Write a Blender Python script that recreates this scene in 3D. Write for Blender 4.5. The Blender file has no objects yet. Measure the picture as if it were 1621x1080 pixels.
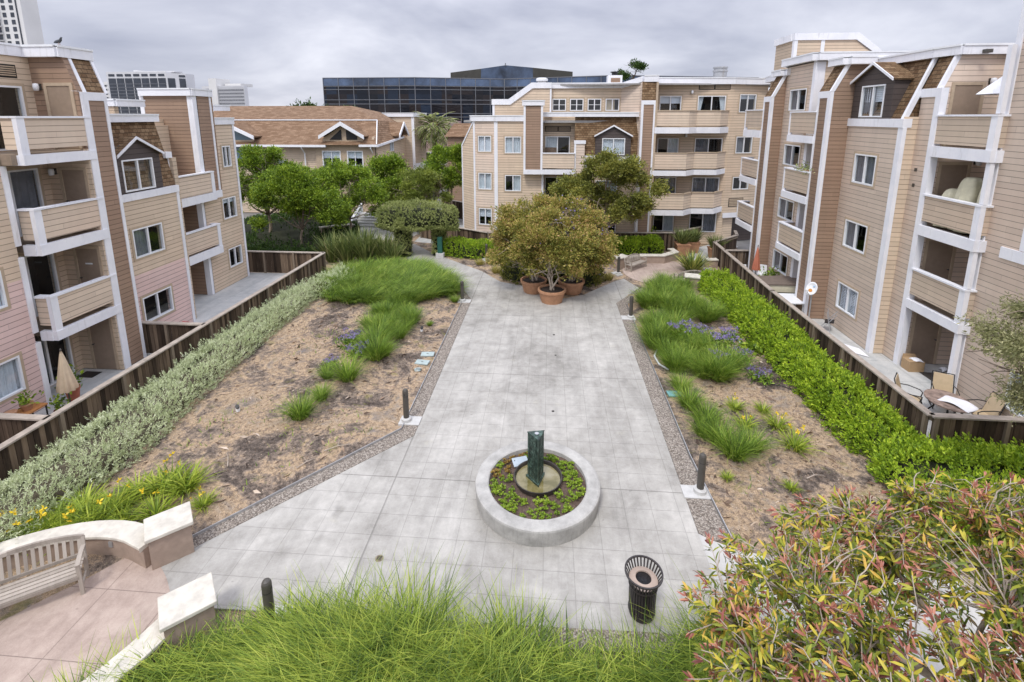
import bpy, math, random
import numpy as np
from math import sin, cos, pi, radians as R

random.seed(7)
rng = np.random.RandomState(11)
SC = bpy.context.scene
COL = SC.collection

# ------------------------------------------------------------------ camera, sky, sun, exposure
cam_data = bpy.data.cameras.new('camera')
cam = bpy.data.objects.new('camera', cam_data); COL.objects.link(cam)
cam.location = (0, 0, 9.0)
cam.rotation_euler = (R(90 - 11.1), 0, R(4.344))
cam_data.sensor_width = 36; cam_data.lens = 17.21
cam_data.shift_y = -0.1252
cam_data.clip_start = 0.1; cam_data.clip_end = 3000
SC.camera = cam

SUN_EL, SUN_AZ = R(58), R(200)
wd = bpy.data.worlds.new('World'); SC.world = wd; wd.use_nodes = True
wt = wd.node_tree; wt.nodes.clear()
def wn(t, **k):
    n = wt.nodes.new(t)
    for a, b in k.items(): setattr(n, a, b)
    return n
def wmath(op, a, b=None, c=None):
    n = wn('ShaderNodeMath', operation=op)
    for i, x in enumerate((a, b, c)):
        if x is None: continue
        if isinstance(x, (int, float)): n.inputs[i].default_value = x
        else: wt.links.new(x, n.inputs[i])
    return n.outputs[0]
sky = wn('ShaderNodeTexSky', sky_type='NISHITA'); sky.sun_disc = False
sky.sun_elevation = SUN_EL; sky.sun_rotation = SUN_AZ
tc = wn('ShaderNodeTexCoord'); sep = wn('ShaderNodeSeparateXYZ'); wt.links.new(tc.outputs['Generated'], sep.inputs[0])
zz = wmath('ADD', wmath('MAXIMUM', sep.outputs[2], 0.0), 0.3)
cv = wn('ShaderNodeCombineXYZ')
wt.links.new(wmath('DIVIDE', sep.outputs[0], zz), cv.inputs[0]); wt.links.new(wmath('DIVIDE', sep.outputs[1], zz), cv.inputs[1])
nz = wn('ShaderNodeTexNoise'); nz.inputs['Scale'].default_value = 1.15; nz.inputs['Detail'].default_value = 7; nz.inputs['Roughness'].default_value = 0.52
nz.inputs['Distortion'].default_value = 0.25
wt.links.new(cv.outputs[0], nz.inputs['Vector'])
cr = wn('ShaderNodeValToRGB'); e = cr.color_ramp.elements
e[0].position = 0.34; e[0].color = (0.475, 0.50, 0.635, 1)
e[1].position = 0.68; e[1].color = (1.03, 1.04, 1.15, 1)
x = e.new(0.52); x.color = (0.74, 0.76, 0.885, 1)
wt.links.new(nz.outputs[0], cr.inputs[0])
# overcast sky: dim horizon band, raised steeply above it to light the walls
ss = wn('ShaderNodeMapRange', interpolation_type='SMOOTHSTEP'); wt.links.new(sep.outputs[2], ss.inputs[0]); ss.inputs[1].default_value = 0.17; ss.inputs[2].default_value = 0.52; ss.inputs[3].default_value = 6.7; ss.inputs[4].default_value = 15.5
grad = wmath('ADD', wmath('MULTIPLY', wmath('MAXIMUM', sep.outputs[2], 0.0), 1.5), ss.outputs[0])
sc_ = wn('ShaderNodeVectorMath', operation='SCALE'); wt.links.new(cr.outputs[0], sc_.inputs[0]); wt.links.new(grad, sc_.inputs['Scale'])
mx = wn('ShaderNodeMix', data_type='RGBA'); mx.inputs[0].default_value = 0.93
wt.links.new(sky.outputs[0], mx.inputs[6]); wt.links.new(sc_.outputs[0], mx.inputs[7])
bg = wn('ShaderNodeBackground'); bg.inputs[1].default_value = 0.1
wt.links.new(mx.outputs[2], bg.inputs[0])
wo = wn('ShaderNodeOutputWorld'); wt.links.new(bg.outputs[0], wo.inputs[0])

sd = bpy.data.lights.new('sun', 'SUN'); sun = bpy.data.objects.new('sun', sd); COL.objects.link(sun)
sd.energy = 1.5; sd.angle = R(12); sd.color = (1.0, 0.965, 0.91)
sun.rotation_euler = (R(90) - SUN_EL, 0, R(180) - SUN_AZ + R(0))
sun.location = (0, 0, 60)

vs = SC.view_settings; vs.view_transform = 'Standard'; vs.look = 'None'; vs.exposure = 0.42; vs.gamma = 1.0; vs.use_curve_mapping = False
SC.cycles.max_bounces = 8; SC.cycles.transparent_max_bounces = 12
SC.cycles.use_denoising = True

# ------------------------------------------------------------------ materials
MATS = {}
class NT:
    def __init__(s, name):
        m = bpy.data.materials.new(name); m.use_nodes = True; s.m = m; s.t = m.node_tree; s.t.nodes.clear()
        s.out = s.n('ShaderNodeOutputMaterial'); s.b = s.n('ShaderNodeBsdfPrincipled'); s.l(s.b.outputs[0], s.out.inputs[0])
        MATS[name] = m
    def n(s, t, **k):
        n = s.t.nodes.new(t)
        for a, b in k.items(): setattr(n, a, b)
        return n
    def l(s, a, b): s.t.links.new(a, b)
    def math(s, op, *xs):
        n = s.n('ShaderNodeMath', operation=op)
        for i, x in enumerate(xs):
            if isinstance(x, (int, float)): n.inputs[i].default_value = x
            else: s.l(x, n.inputs[i])
        return n.outputs[0]
    def noise(s, vec, scale, detail=4, rough=0.55, dist=0.0):
        n = s.n('ShaderNodeTexNoise'); n.inputs['Scale'].default_value = scale; n.inputs['Detail'].default_value = detail
        n.inputs['Roughness'].default_value = rough; n.inputs['Distortion'].default_value = dist
        if vec is not None: s.l(vec, n.inputs['Vector'])
        return n.outputs[0]
    def pos(s): return s.n('ShaderNodeNewGeometry').outputs['Position']
    def obj(s): return s.n('ShaderNodeTexCoord').outputs['Object']
    def uv(s):
        u = s.n('ShaderNodeUVMap'); u.uv_map = 'UVMap'; return u.outputs[0]
    def island(s): return s.n('ShaderNodeNewGeometry').outputs['Random Per Island']
    def xyz(s, v):
        n = s.n('ShaderNodeSeparateXYZ'); s.l(v, n.inputs[0]); return n.outputs
    def comb(s, x, y, z=0):
        n = s.n('ShaderNodeCombineXYZ')
        for i, q in enumerate((x, y, z)):
            if isinstance(q, (int, float)): n.inputs[i].default_value = q
            else: s.l(q, n.inputs[i])
        return n.outputs[0]
    def ramp(s, f, stops, interp='LINEAR'):
        n = s.n('ShaderNodeValToRGB'); n.color_ramp.interpolation = interp; e = n.color_ramp.elements
        while len(e) > 1: e.remove(e[-1])
        e[0].position = stops[0][0]; e[0].color = tuple(stops[0][1]) + (1,)
        for p, c in stops[1:]:
            q = e.new(p); q.color = tuple(c) + (1,)
        s.l(f, n.inputs[0]); return n.outputs[0]
    def mix(s, f, a, b, mode='MIX'):
        n = s.n('ShaderNodeMix', data_type='RGBA', blend_type=mode)
        for i, q in ((0, f), (6, a), (7, b)):
            if isinstance(q, (int, float)): n.inputs[i].default_value = q
            elif isinstance(q, tuple): n.inputs[i].default_value = q + (1,)
            else: s.l(q, n.inputs[i])
        return n.outputs[2]
    def bump(s, h, strength=0.5, dist=0.02):
        n = s.n('ShaderNodeBump'); n.inputs['Strength'].default_value = strength; n.inputs['Distance'].default_value = dist
        s.l(h, n.inputs['Height']); s.l(n.outputs[0], s.b.inputs['Normal'])
    def base(s, c):
        if isinstance(c, tuple): s.b.inputs['Base Color'].default_value = c + (1,)
        else: s.l(c, s.b.inputs['Base Color'])
    def rough(s, r): s.b.inputs['Roughness'].default_value = r
    def spec(s, r): s.b.inputs['Specular IOR Level'].default_value = r
def g3(v): return (v, v, v)
def plain(name, c, rough=0.6, var=0.15, scale=6, bump=0.0, bscale=60, metal=0.0, spec=0.4):
    t = NT(name); p = t.pos()
    f = t.noise(p, scale, 5, 0.6)
    lo = tuple(max(0, q * (1 - var)) for q in c); hi = tuple(min(1, q * (1 + var)) for q in c)
    t.base(t.ramp(f, [(0.3, lo), (0.7, hi)])); t.rough(rough); t.spec(spec)
    t.b.inputs['Metallic'].default_value = metal
    if bump: t.bump(t.noise(p, bscale, 3), bump, 0.01)
    return t.m
def siding(name, c, board=0.178):
    t = NT(name); u = t.xyz(t.uv()); v = t.math('DIVIDE', u[1], board); fr = t.math('FRACT', v); row = t.math('FLOOR', v)
    seg = t.math('FLOOR', t.math('ADD', t.math('DIVIDE', u[0], 3.7), t.math('MULTIPLY', row, 0.37)))
    wnz = t.n('ShaderNodeTexWhiteNoise'); wnz.noise_dimensions = '2D'; t.l(t.comb(row, seg), wnz.inputs['Vector'])
    tone = t.math('ADD', t.math('MULTIPLY', wnz.outputs[0], 0.12), 0.94)
    p = t.pos()
    st = t.noise(t.comb(t.math('MULTIPLY', u[0], 2.2), t.math('MULTIPLY', u[1], 0.35)), 1.0, 6, 0.65)
    big = t.noise(p, 0.35, 3)
    fine = t.noise(t.comb(t.math('MULTIPLY', u[0], 3), t.math('MULTIPLY', u[1], 40)), 1.0, 3)
    col = t.mix(t.math('MULTIPLY', t.math('SUBTRACT', st, 0.35), 0.75), c, tuple(q * 0.62 for q in c))
    col = t.mix(t.math('MULTIPLY', t.math('SUBTRACT', big, 0.45), 0.9), col, (c[0] * 1.02, c[1] * 0.86, c[2] * 0.82))
    sc = t.n('ShaderNodeVectorMath', operation='SCALE'); t.l(col, sc.inputs[0]); t.l(tone, sc.inputs['Scale'])
    lap_dark = t.ramp(fr, [(0.0, g3(0.34)), (0.06, g3(0.40)), (0.12, g3(1.0)), (1.0, g3(1.0))])  # painted dark line in place of the shadow under each board lap
    # end joints between lengths of board
    jf = t.math('FRACT', t.math('ADD', t.math('DIVIDE', u[0], 3.7), t.math('MULTIPLY', row, 0.37)))
    lap_dark = t.mix(t.math('MULTIPLY', t.math('LESS_THAN', jf, 0.0025), 0.45), lap_dark, g3(0.3))
    t.base(t.mix(1.0, sc.outputs[0], lap_dark, 'MULTIPLY'))
    h = t.math('ADD', t.math('SUBTRACT', 1.0, fr), t.math('MULTIPLY', fine, 0.06))
    t.bump(h, 0.9, 0.02); t.rough(0.6); t.spec(0.3)
    return t.m
def shingle(name, a, b, dark, rw=0.15, rl=0.2):
    t = NT(name); u = t.uv()
    br = t.n('ShaderNodeTexBrick'); t.l(u, br.inputs['Vector']); br.inputs['Scale'].default_value = 1
    br.inputs['Brick Width'].default_value = rl; br.inputs['Row Height'].default_value = rw
    br.inputs['Mortar Size'].default_value = 0.008; br.inputs['Mortar Smooth'].default_value = 0.2; br.inputs['Bias'].default_value = -0.1
    br.inputs['Color1'].default_value = a + (1,); br.inputs['Color2'].default_value = b + (1,); br.inputs['Mortar'].default_value = dark + (1,)
    xy = t.xyz(u); fr = t.math('FRACT', t.math('DIVIDE', xy[1], rw))
    n = t.noise(t.pos(), 3.0, 6, 0.7); n2 = t.noise(t.pos(), 18, 4, 0.6)
    col = t.mix(t.math('MULTIPLY', n, 0.6), br.outputs[0], tuple(q * 0.75 for q in a))
    col = t.mix(1.0, col, t.ramp(n2, [(0.25, g3(0.7)), (0.75, g3(1.25))]), 'MULTIPLY')
    lap_dark = t.ramp(fr, [(0, g3(0.35)), (0.1, g3(0.5)), (0.17, g3(1)), (1, g3(1))])
    t.base(t.mix(1.0, col, lap_dark, 'MULTIPLY'))
    t.bump(t.math('ADD', t.math('SUBTRACT', 1.0, fr), t.math('MULTIPLY', n2, 0.5)), 0.9, 0.03); t.rough(0.9); t.spec(0.2)
    return t.m
def leaf(name, stops, rough=0.5, trans=0.2, nscale=1.2, nmix=0.5, spec=0.3, gain=1.35):
    """leaf by leaf colour, mixed with broad patches of lighter and darker foliage"""
    t = NT(name); isl = t.island(); n = t.noise(t.pos(), nscale, 4, 0.6)
    stops = [(p, tuple(min(0.75, q * gain) for q in c)) for p, c in stops]
    f = t.math('ADD', t.math('MULTIPLY', isl, 1 - nmix), t.math('MULTIPLY', t.math('ADD', t.math('MULTIPLY', t.math('SUBTRACT', n, 0.5), 2.2), 0.5), nmix))
    c = t.ramp(f, stops); t.base(c); t.rough(rough); t.spec(spec)
    tr = t.n('ShaderNodeBsdfTranslucent'); t.l(c, tr.inputs[0])
    ms = t.n('ShaderNodeMixShader'); ms.inputs[0].default_value = trans
    t.l(t.b.outputs[0], ms.inputs[1]); t.l(tr.outputs[0], ms.inputs[2]); t.l(ms.outputs[0], t.out.inputs[0])
    return t.m

# concrete of the main walk, scored on a 0.6 m grid, with wider joints
def concrete(name, cols, grid=0.585, ox=0.0, oy=0.0, ang=0.0, joints=True, stain=1.0, line=0.45):
    t = NT(name); p = t.xyz(t.pos())
    ca, sa = cos(ang), sin(ang)
    X = t.math('ADD', t.math('MULTIPLY', p[0], ca), t.math('ADD', t.math('MULTIPLY', p[1], sa), ox))
    Y = t.math('ADD', t.math('MULTIPLY', p[0], -sa), t.math('ADD', t.math('MULTIPLY', p[1], ca), oy))
    def lines(v, g, w):
        fr = t.math('FRACT', t.math('DIVIDE', v, g))
        d = t.math('MULTIPLY', t.math('MINIMUM', fr, t.math('SUBTRACT', 1.0, fr)), g)
        return t.math('LESS_THAN', d, w)
    P = t.pos()
    wear = t.math('GREATER_THAN', t.noise(P, 1.3, 5, 0.6), 0.40)
    l1 = t.math('MAXIMUM', lines(X, grid * 1.07, 0.007), lines(Y, grid, 0.007))
    n1 = t.noise(P, 0.33, 8, 0.66, 0.9); n2 = t.noise(P, 2.6, 7, 0.7, 0.3); n3 = t.noise(P, 30, 4, 0.6); n4 = t.noise(P, 160, 2, 0.5)
    f = t.math('ADD', t.math('MULTIPLY', n1, 0.55), t.math('ADD', t.math('MULTIPLY', n2, 0.35), t.math('MULTIPLY', n3, 0.10)))
    c = t.ramp(f, [(0.33, cols[0]), (0.44, cols[1]), (0.52, cols[2]), (0.63, cols[3])])
    # each scored flag was floated a little differently
    wq = t.n('ShaderNodeTexWhiteNoise'); wq.noise_dimensions = '2D'
    t.l(t.comb(t.math('FLOOR', t.math('DIVIDE', X, grid * 4.28)), t.math('FLOOR', t.math('DIVIDE', Y, grid * 5))), wq.inputs['Vector'])
    c = t.mix(0.5, c, t.ramp(wq.outputs[0], [(0, g3(0.90)), (1, g3(1.07))]), 'MULTIPLY')
    c = t.mix(1.0, c, t.ramp(n4, [(0.25, g3(0.88)), (0.75, g3(1.1))]), 'MULTIPLY')
    # yellowish and dark stains, dark spots
    s1 = t.math('MULTIPLY', t.math('GREATER_THAN', t.noise(P, 5.0, 3, 0.5), 0.735), 0.35 * stain)
    c = t.mix(s1, c, tuple(q * 0.45 for q in cols[1]))
    sk = t.ramp(t.noise(t.comb(t.math('MULTIPLY', p[0], 2.4), t.math('MULTIPLY', p[1], 0.22)), 1.0, 6, 0.7, 0.4), [(0.36, g3(0.87)), (0.5, g3(1.0)), (0.66, g3(1.08))])
    c = t.mix(0.8 * stain, c, sk, 'MULTIPLY')
    sp = t.ramp(t.noise(P, 0.9, 3, 0.5), [(0.68, g3(1.0)), (0.73, g3(0.72)), (0.8, g3(0.66))])
    c = t.mix(0.7 * stain, c, sp, 'MULTIPLY')
    s2 = t.ramp(t.noise(P, 1.1, 5, 0.7), [(0.62, g3(0)), (0.72, g3(1))])
    c = t.mix(t.math('MULTIPLY', s2, 0.25 * stain), c, (cols[3][0], cols[3][1] * 0.97, cols[3][2] * 0.8))
    lf = t.math('MULTIPLY', l1, t.math('ADD', t.math('MULTIPLY', wear, line * 0.5), line * 0.5))
    if joints:
        j = t.math('MAXIMUM', lines(t.math('ADD', X, 0.02), grid * 1.07 * 12, 0.014), lines(Y, grid * 9, 0.014))
        lf = t.math('MAXIMUM', lf, t.math('MULTIPLY', j, 0.42))
    c = t.mix(lf, c, tuple(q * 0.30 for q in cols[0])); t.base(c)
    t.bump(t.math('SUBTRACT', t.math('MULTIPLY', n4, 0.25), l1), 0.6, 0.006); t.rough(0.82); t.spec(0.25)
    return t.m

M_path = concrete('concrete_walk', [(0.225, 0.214, 0.191), (0.33, 0.316, 0.287), (0.40, 0.385, 0.352), (0.505, 0.487, 0.447)], ox=3.76, oy=-0.15, line=0.24)
M_patio = concrete('patio_slab', [(0.34, 0.35, 0.35), (0.42, 0.43, 0.42), (0.5, 0.5, 0.48), (0.58, 0.57, 0.54)], grid=1.5, joints=False)
M_tan = concrete('tan_concrete', [(0.28, 0.215, 0.18), (0.36, 0.28, 0.235), (0.44, 0.35, 0.295), (0.52, 0.43, 0.36)], grid=1.25, ox=0.4, oy=0.2, ang=0.0, joints=False, line=0.5)
M_pale = concrete('pale_concrete', [(0.34, 0.335, 0.315), (0.42, 0.415, 0.39), (0.48, 0.47, 0.445), (0.54, 0.53, 0.50)], grid=1.2, joints=False)

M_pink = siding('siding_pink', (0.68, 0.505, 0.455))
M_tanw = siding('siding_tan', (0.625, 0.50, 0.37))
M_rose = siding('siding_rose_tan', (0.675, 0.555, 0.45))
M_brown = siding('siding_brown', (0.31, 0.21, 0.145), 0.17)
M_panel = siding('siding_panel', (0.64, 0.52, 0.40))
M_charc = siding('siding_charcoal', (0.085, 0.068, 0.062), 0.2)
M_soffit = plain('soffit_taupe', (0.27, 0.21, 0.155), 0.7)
M_door = plain('door_taupe', (0.30, 0.225, 0.165), 0.5, 0.08)
M_casing = plain('casing_tan', (0.46, 0.36, 0.255), 0.6, 0.1)
M_gap = plain('dark_vent_backing', (0.03, 0.028, 0.025), 0.8)  # near-black plate colour behind the vent slats
M_shake = shingle('shake_roof', (0.15, 0.088, 0.046), (0.35, 0.24, 0.14), (0.05, 0.035, 0.02))
M_roof = shingle('brown_asphalt_shingle', (0.20, 0.12, 0.07), (0.36, 0.24, 0.155), (0.12, 0.075, 0.05), 0.2, 0.45)
def white_paint():
    t = NT('white_trim_paint'); P = t.pos(); n = t.noise(P, 1.2, 6, 0.7); x = t.xyz(P)
    st = t.noise(t.comb(t.math('MULTIPLY', t.math('ADD', x[0], x[1]), 5), t.math('MULTIPLY', x[2], 0.5)), 1.2, 6, 0.7)
    c = t.ramp(n, [(0.3, (0.72, 0.73, 0.77)), (0.6, (0.83, 0.83, 0.85))])
    s = t.ramp(st, [(0.56, g3(0)), (0.72, g3(1))])
    t.base(t.mix(t.math('MULTIPLY', s, 0.45), c, (0.42, 0.41, 0.37))); t.rough(0.5); return t.m
M_white = white_paint()
M_vinyl = plain('vinyl_frame', (0.78, 0.79, 0.8), 0.35, 0.04)
M_black = plain('black_metal', (0.02, 0.02, 0.021), 0.45, 0.2)
M_flatroof = plain('flat_roof_membrane', (0.33, 0.32, 0.31), 0.9)
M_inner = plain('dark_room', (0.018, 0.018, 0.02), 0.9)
def glass_m(name='window_glass', tint=(0.9, 0.95, 0.97), refl=0.10):
    t = NT(name); tr = t.n('ShaderNodeBsdfTransparent'); tr.inputs[0].default_value = tint + (1,)
    gl = t.n('ShaderNodeBsdfGlossy'); gl.inputs['Roughness'].default_value = 0.015
    nb = t.n('ShaderNodeBump'); nb.inputs['Strength'].default_value = 0.05; nb.inputs['Distance'].default_value = 0.05
    t.l(t.noise(t.pos(), 0.9, 2), nb.inputs['Height']); t.l(nb.outputs[0], gl.inputs['Normal'])
    fz = t.n('ShaderNodeLayerWeight'); fz.inputs[0].default_value = 0.5
    f = t.math('ADD', t.math('MULTIPLY', t.math('POWER', fz.outputs['Facing'], 4.0), 0.6), refl)
    ms = t.n('ShaderNodeMixShader'); t.l(f, ms.inputs[0]); t.l(tr.outputs[0], ms.inputs[1]); t.l(gl.outputs[0], ms.inputs[2])
    t.l(ms.outputs[0], t.out.inputs[0]); return t.m
M_glass = glass_m()
M_curt = plain('white_curtain', (0.62, 0.65, 0.68), 0.8, 0.12, 3)
M_curtg = plain('grey_curtain', (0.20, 0.20, 0.22), 0.8, 0.2, 3)
M_blind = plain('white_blind', (0.75, 0.77, 0.82), 0.6, 0.06, 3)

def wood_fence(name, a, b, c):
    t = NT(name); isl = t.island(); x = t.xyz(t.pos())
    st = t.noise(t.comb(t.math('MULTIPLY', t.math('ADD', x[0], x[1]), 14), t.math('MULTIPLY', x[2], 1.2), isl), 1.0, 6, 0.7)
    f = t.math('ADD', t.math('MULTIPLY', isl, 0.55), t.math('MULTIPLY', st, 0.6))
    t.base(t.ramp(f, [(0.25, a), (0.6, b), (0.95, c)])); t.rough(0.85); t.spec(0.15); t.bump(st, 0.6, 0.01); return t.m
M_fence = wood_fence('weathered_fence', (0.025, 0.018, 0.013), (0.095, 0.066, 0.046), (0.26, 0.19, 0.13))
M_cap = plain('fence_cap_grey', (0.36, 0.31, 0.26), 0.8, 0.25, 4, 0.3)
M_post = wood_fence('fence_post_wood', (0.12, 0.09, 0.06), (0.21, 0.165, 0.12), (0.31, 0.25, 0.19))
M_teak = wood_fence('grey_teak', (0.26, 0.225, 0.19), (0.37, 0.325, 0.275), (0.47, 0.42, 0.36))
M_orange = wood_fence('orange_cedar', (0.32, 0.14, 0.05), (0.42, 0.19, 0.07), (0.52, 0.25, 0.1))
M_terra = plain('terracotta', (0.41, 0.22, 0.125), 0.8, 0.18, 5, 0.2)
M_soilp = plain('potting_soil', (0.035, 0.025, 0.02), 0.95, 0.4, 20, 0.8, 40)
M_cream = plain('cream_cap_stone', (0.585, 0.55, 0.475), 0.85, 0.2, 4, 0.5, 50)
M_stucco = plain('tan_stucco', (0.34, 0.26, 0.205), 0.9, 0.15, 5, 0.4, 80)
M_bronze = plain('bronze_bollard', (0.075, 0.068, 0.058), 0.45, 0.15)
M_galv = plain('galvanised', (0.5, 0.51, 0.52), 0.4, 0.1, 4, metal=0.6)
M_padc = plain('pad_concrete', (0.52, 0.515, 0.495), 0.85, 0.1, 8, 0.3)
M_bark = plain('bark_grey', (0.24, 0.19, 0.145), 0.9, 0.35, 9, 0.7, 25)
M_barkd = plain('bark_brown', (0.13, 0.095, 0.07), 0.9, 0.35, 9, 0.7, 25)
M_twig = plain('pale_twig', (0.42, 0.355, 0.29), 0.8, 0.3, 6)
M_hcore = plain('hedge_dark_core', (0.022, 0.026, 0.010), 0.95, 0.4, 12)
M_hcore2 = plain('grey_hedge_core', (0.09, 0.075, 0.05), 0.95, 0.4, 12)

# ------------------------------------------------------------------ mesh helpers
WORLD = {}   # object -> world location of its origin
def setprops(o, label=None, cat=None, group=None, kind=None):
    if label: o['label'] = label
    if cat: o['category'] = cat
    if group: o['group'] = group
    if kind: o['kind'] = kind
    return o
def empty(name, loc, label, cat, group=None, rz=0.0):
    o = bpy.data.objects.new(name, None); COL.objects.link(o); o.location = loc; o.empty_display_size = 0.2
    o.rotation_euler = (0, 0, rz); WORLD[o.name] = tuple(loc) if not rz else (0, 0, 0)
    return setprops(o, label, cat, group)
def proto(name, label, cat, group=None):
    """an Empty whose parts are modelled about the origin; moved afterwards"""
    o = bpy.data.objects.new(name, None); COL.objects.link(o); o.empty_display_size = 0.2
    WORLD[o.name] = (0, 0, 0); return setprops(o, label, cat, group)
def put(o, loc, rz=0.0, s=1.0):
    o.location = loc; o.rotation_euler = (0, 0, rz); o.scale = (s, s, s) if not isinstance(s, tuple) else s; return o
def copy_tree(o, loc=None, rz=None, label=None, s=None, parent=None):
    c = o.copy(); COL.objects.link(c)
    if parent is not None: c.parent = parent
    if loc is not None: c.location = loc
    if rz is not None: c.rotation_euler = (0, 0, rz)
    if s is not None: c.scale = (s, s, s) if not isinstance(s, tuple) else s
    if label: c['label'] = label
    for ch in list(o.children): copy_tree(ch, parent=c)
    return c
def finish(me, name, mats, parent, smooth=False, off=None):
    if not isinstance(mats, (list, tuple)): mats = [mats]
    for m in mats: me.materials.append(m)
    o = bpy.data.objects.new(name, me); COL.objects.link(o)
    if parent is not None:
        o.parent = parent; WORLD[o.name] = WORLD[parent.name]
    else: WORLD[o.name] = off if off else (0, 0, 0)
    if smooth: me.polygons.foreach_set('use_smooth', np.ones(len(me.polygons), dtype=bool))
    return o
def autouv(me):
    n = len(me.polygons)
    if not n: return
    nl = len(me.loops)
    nor = np.empty(n * 3); me.polygons.foreach_get('normal', nor); nor = nor.reshape(n, 3)
    co = np.empty(len(me.vertices) * 3); me.vertices.foreach_get('co', co); co = co.reshape(-1, 3)
    vi = np.empty(nl, dtype=np.int32); me.loops.foreach_get('vertex_index', vi)
    lt = np.empty(n, dtype=np.int32); me.polygons.foreach_get('loop_total', lt)
    pf = np.repeat(np.arange(n), lt)
    u = np.stack([-nor[:, 1], nor[:, 0], np.zeros(n)], 1); L = np.linalg.norm(u, axis=1)
    flat = L < 0.05; u[~flat] /= L[~flat][:, None]; u[flat] = (1, 0, 0)
    s = np.where(np.abs(u[:, 0]) > np.abs(u[:, 1]), np.sign(u[:, 0]), np.sign(u[:, 1])); s[s == 0] = 1; u *= s[:, None]
    v = np.cross(nor, u); sv = np.sign(v[:, 2]); sv[sv == 0] = 1; v *= sv[:, None]; v[flat] = (0, 1, 0)
    c = co[vi]
    uv = np.stack([(c * u[pf]).sum(1), (c * v[pf]).sum(1)], 1).astype(np.float32)
    lay = me.uv_layers.new(name='UVMap'); lay.data.foreach_set('uv', uv.ravel())
class MB:
    def __init__(s): s.v = []; s.f = []; s.m = []
    def add(s, vs, fs, mi=0):
        b = len(s.v); s.v += [tuple(p) for p in vs]
        for f in fs: s.f.append(tuple(i + b for i in f)); s.m.append(mi)
        return s
    def hexa(s, p, mi=0):   # 8 points: bottom 4 then top 4
        return s.add(p, [(3, 2, 1, 0), (4, 5, 6, 7), (0, 1, 5, 4), (1, 2, 6, 5), (2, 3, 7, 6), (3, 0, 4, 7)], mi)
    def box(s, x0, x1, y0, y1, z0, z1, mi=0):
        return s.hexa([(x0, y0, z0), (x1, y0, z0), (x1, y1, z0), (x0, y1, z0), (x0, y0, z1), (x1, y0, z1), (x1, y1, z1), (x0, y1, z1)], mi)
    def fbox(s, F, s0, s1, d0, d1, z0, z1, mi=0):
        P = F.P
        return s.hexa([P(s0, d1, z0), P(s1, d1, z0), P(s1, d0, z0), P(s0, d0, z0), P(s0, d1, z1), P(s1, d1, z1), P(s1, d0, z1), P(s0, d0, z1)], mi)
    def quad(s, a, b, c, d, mi=0): return s.add([a, b, c, d], [(0, 1, 2, 3)], mi)
    def prism(s, poly, z0, z1, mi=0):
        n = len(poly)
        s.add([(x, y, z0) for x, y in poly] + [(x, y, z1) for x, y in poly],
              [tuple(range(n - 1, -1, -1)), tuple(range(n, 2 * n))] + [(i, (i + 1) % n, n + (i + 1) % n, n + i) for i in range(n)], mi); return s
    def fprism(s, F, poly, d0, d1, mi=0):    # polygon in (s, z) of a facade, extruded along its normal
        n = len(poly)
        s.add([F.P(a, d1, z) for a, z in poly] + [F.P(a, d0, z) for a, z in poly],
              [tuple(range(n)), tuple(range(2 * n - 1, n - 1, -1))] + [(i, (i + 1) % n, n + (i + 1) % n, n + i) for i in range(n)], mi); return s
    def bar(s, a, b, w, h, mi=0, up=(0, 0, 1)):
        a = np.array(a, float); b = np.array(b, float); d = b - a; d /= max(1e-9, np.linalg.norm(d)); u = np.array(up, float)
        if abs(d.dot(u)) > 0.98: u = np.array((1.0, 0, 0))
        sd_ = np.cross(d, u); sd_ /= np.linalg.norm(sd_); u = np.cross(sd_, d)
        q = [sd_ * w / 2 * i + u * h / 2 * j for i, j in ((-1, -1), (1, -1), (1, 1), (-1, 1))]
        return s.hexa([a + q[0], a + q[1], b + q[1], b + q[0], a + q[3], a + q[2], b + q[2], b + q[3]], mi)
    def tube(s, pts, rad, n=8, mi=0, cap=True):
        pts = np.array(pts, float); k = len(pts)
        if not hasattr(rad, '__len__'): rad = [rad] * k
        T = np.gradient(pts, axis=0); T /= np.maximum(1e-9, np.linalg.norm(T, axis=1))[:, None]
        ref = np.array((0.0, 0, 1)) if abs(T[0][2]) < 0.9 else np.array((1.0, 0, 0))
        vs = []
        for i in range(k):
            a = np.cross(T[i], ref)
            if np.linalg.norm(a) < 1e-3: a = np.cross(T[i], (0, 1.0, 0))
            a /= np.linalg.norm(a); b = np.cross(T[i], a); ref = np.cross(a, T[i])
            for j in range(n):
                t = 2 * pi * j / n; vs.append(pts[i] + rad[i] * (a * cos(t) + b * sin(t)))
        fs = [(i * n + j, i * n + (j + 1) % n, (i + 1) * n + (j + 1) % n, (i + 1) * n + j) for i in range(k - 1) for j in range(n)]
        if cap: fs += [tuple(range(n - 1, -1, -1)), tuple(range((k - 1) * n, k * n))]
        return s.add(vs, fs, mi)
    def lathe(s, prof, c=(0, 0, 0), n=24, mi=0, close=False, caps=True):   # prof: list of (r, z)
        vs = []; k = len(prof)
        for r, z in prof:
            for j in range(n): t = 2 * pi * j / n; vs.append((c[0] + r * cos(t), c[1] + r * sin(t), c[2] + z))
        fs = [(i * n + j, i * n + (j + 1) % n, (i + 1) * n + (j + 1) % n, (i + 1) * n + j) for i in range(k - 1) for j in range(n)]
        if not close and caps: fs += [tuple(range(n - 1, -1, -1)), tuple(range((k - 1) * n, k * n))]
        elif close: fs += [((k - 1) * n + j, (k - 1) * n + (j + 1) % n, (j + 1) % n, j) for j in range(n)]
        return s.add(vs, fs, mi)
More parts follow.
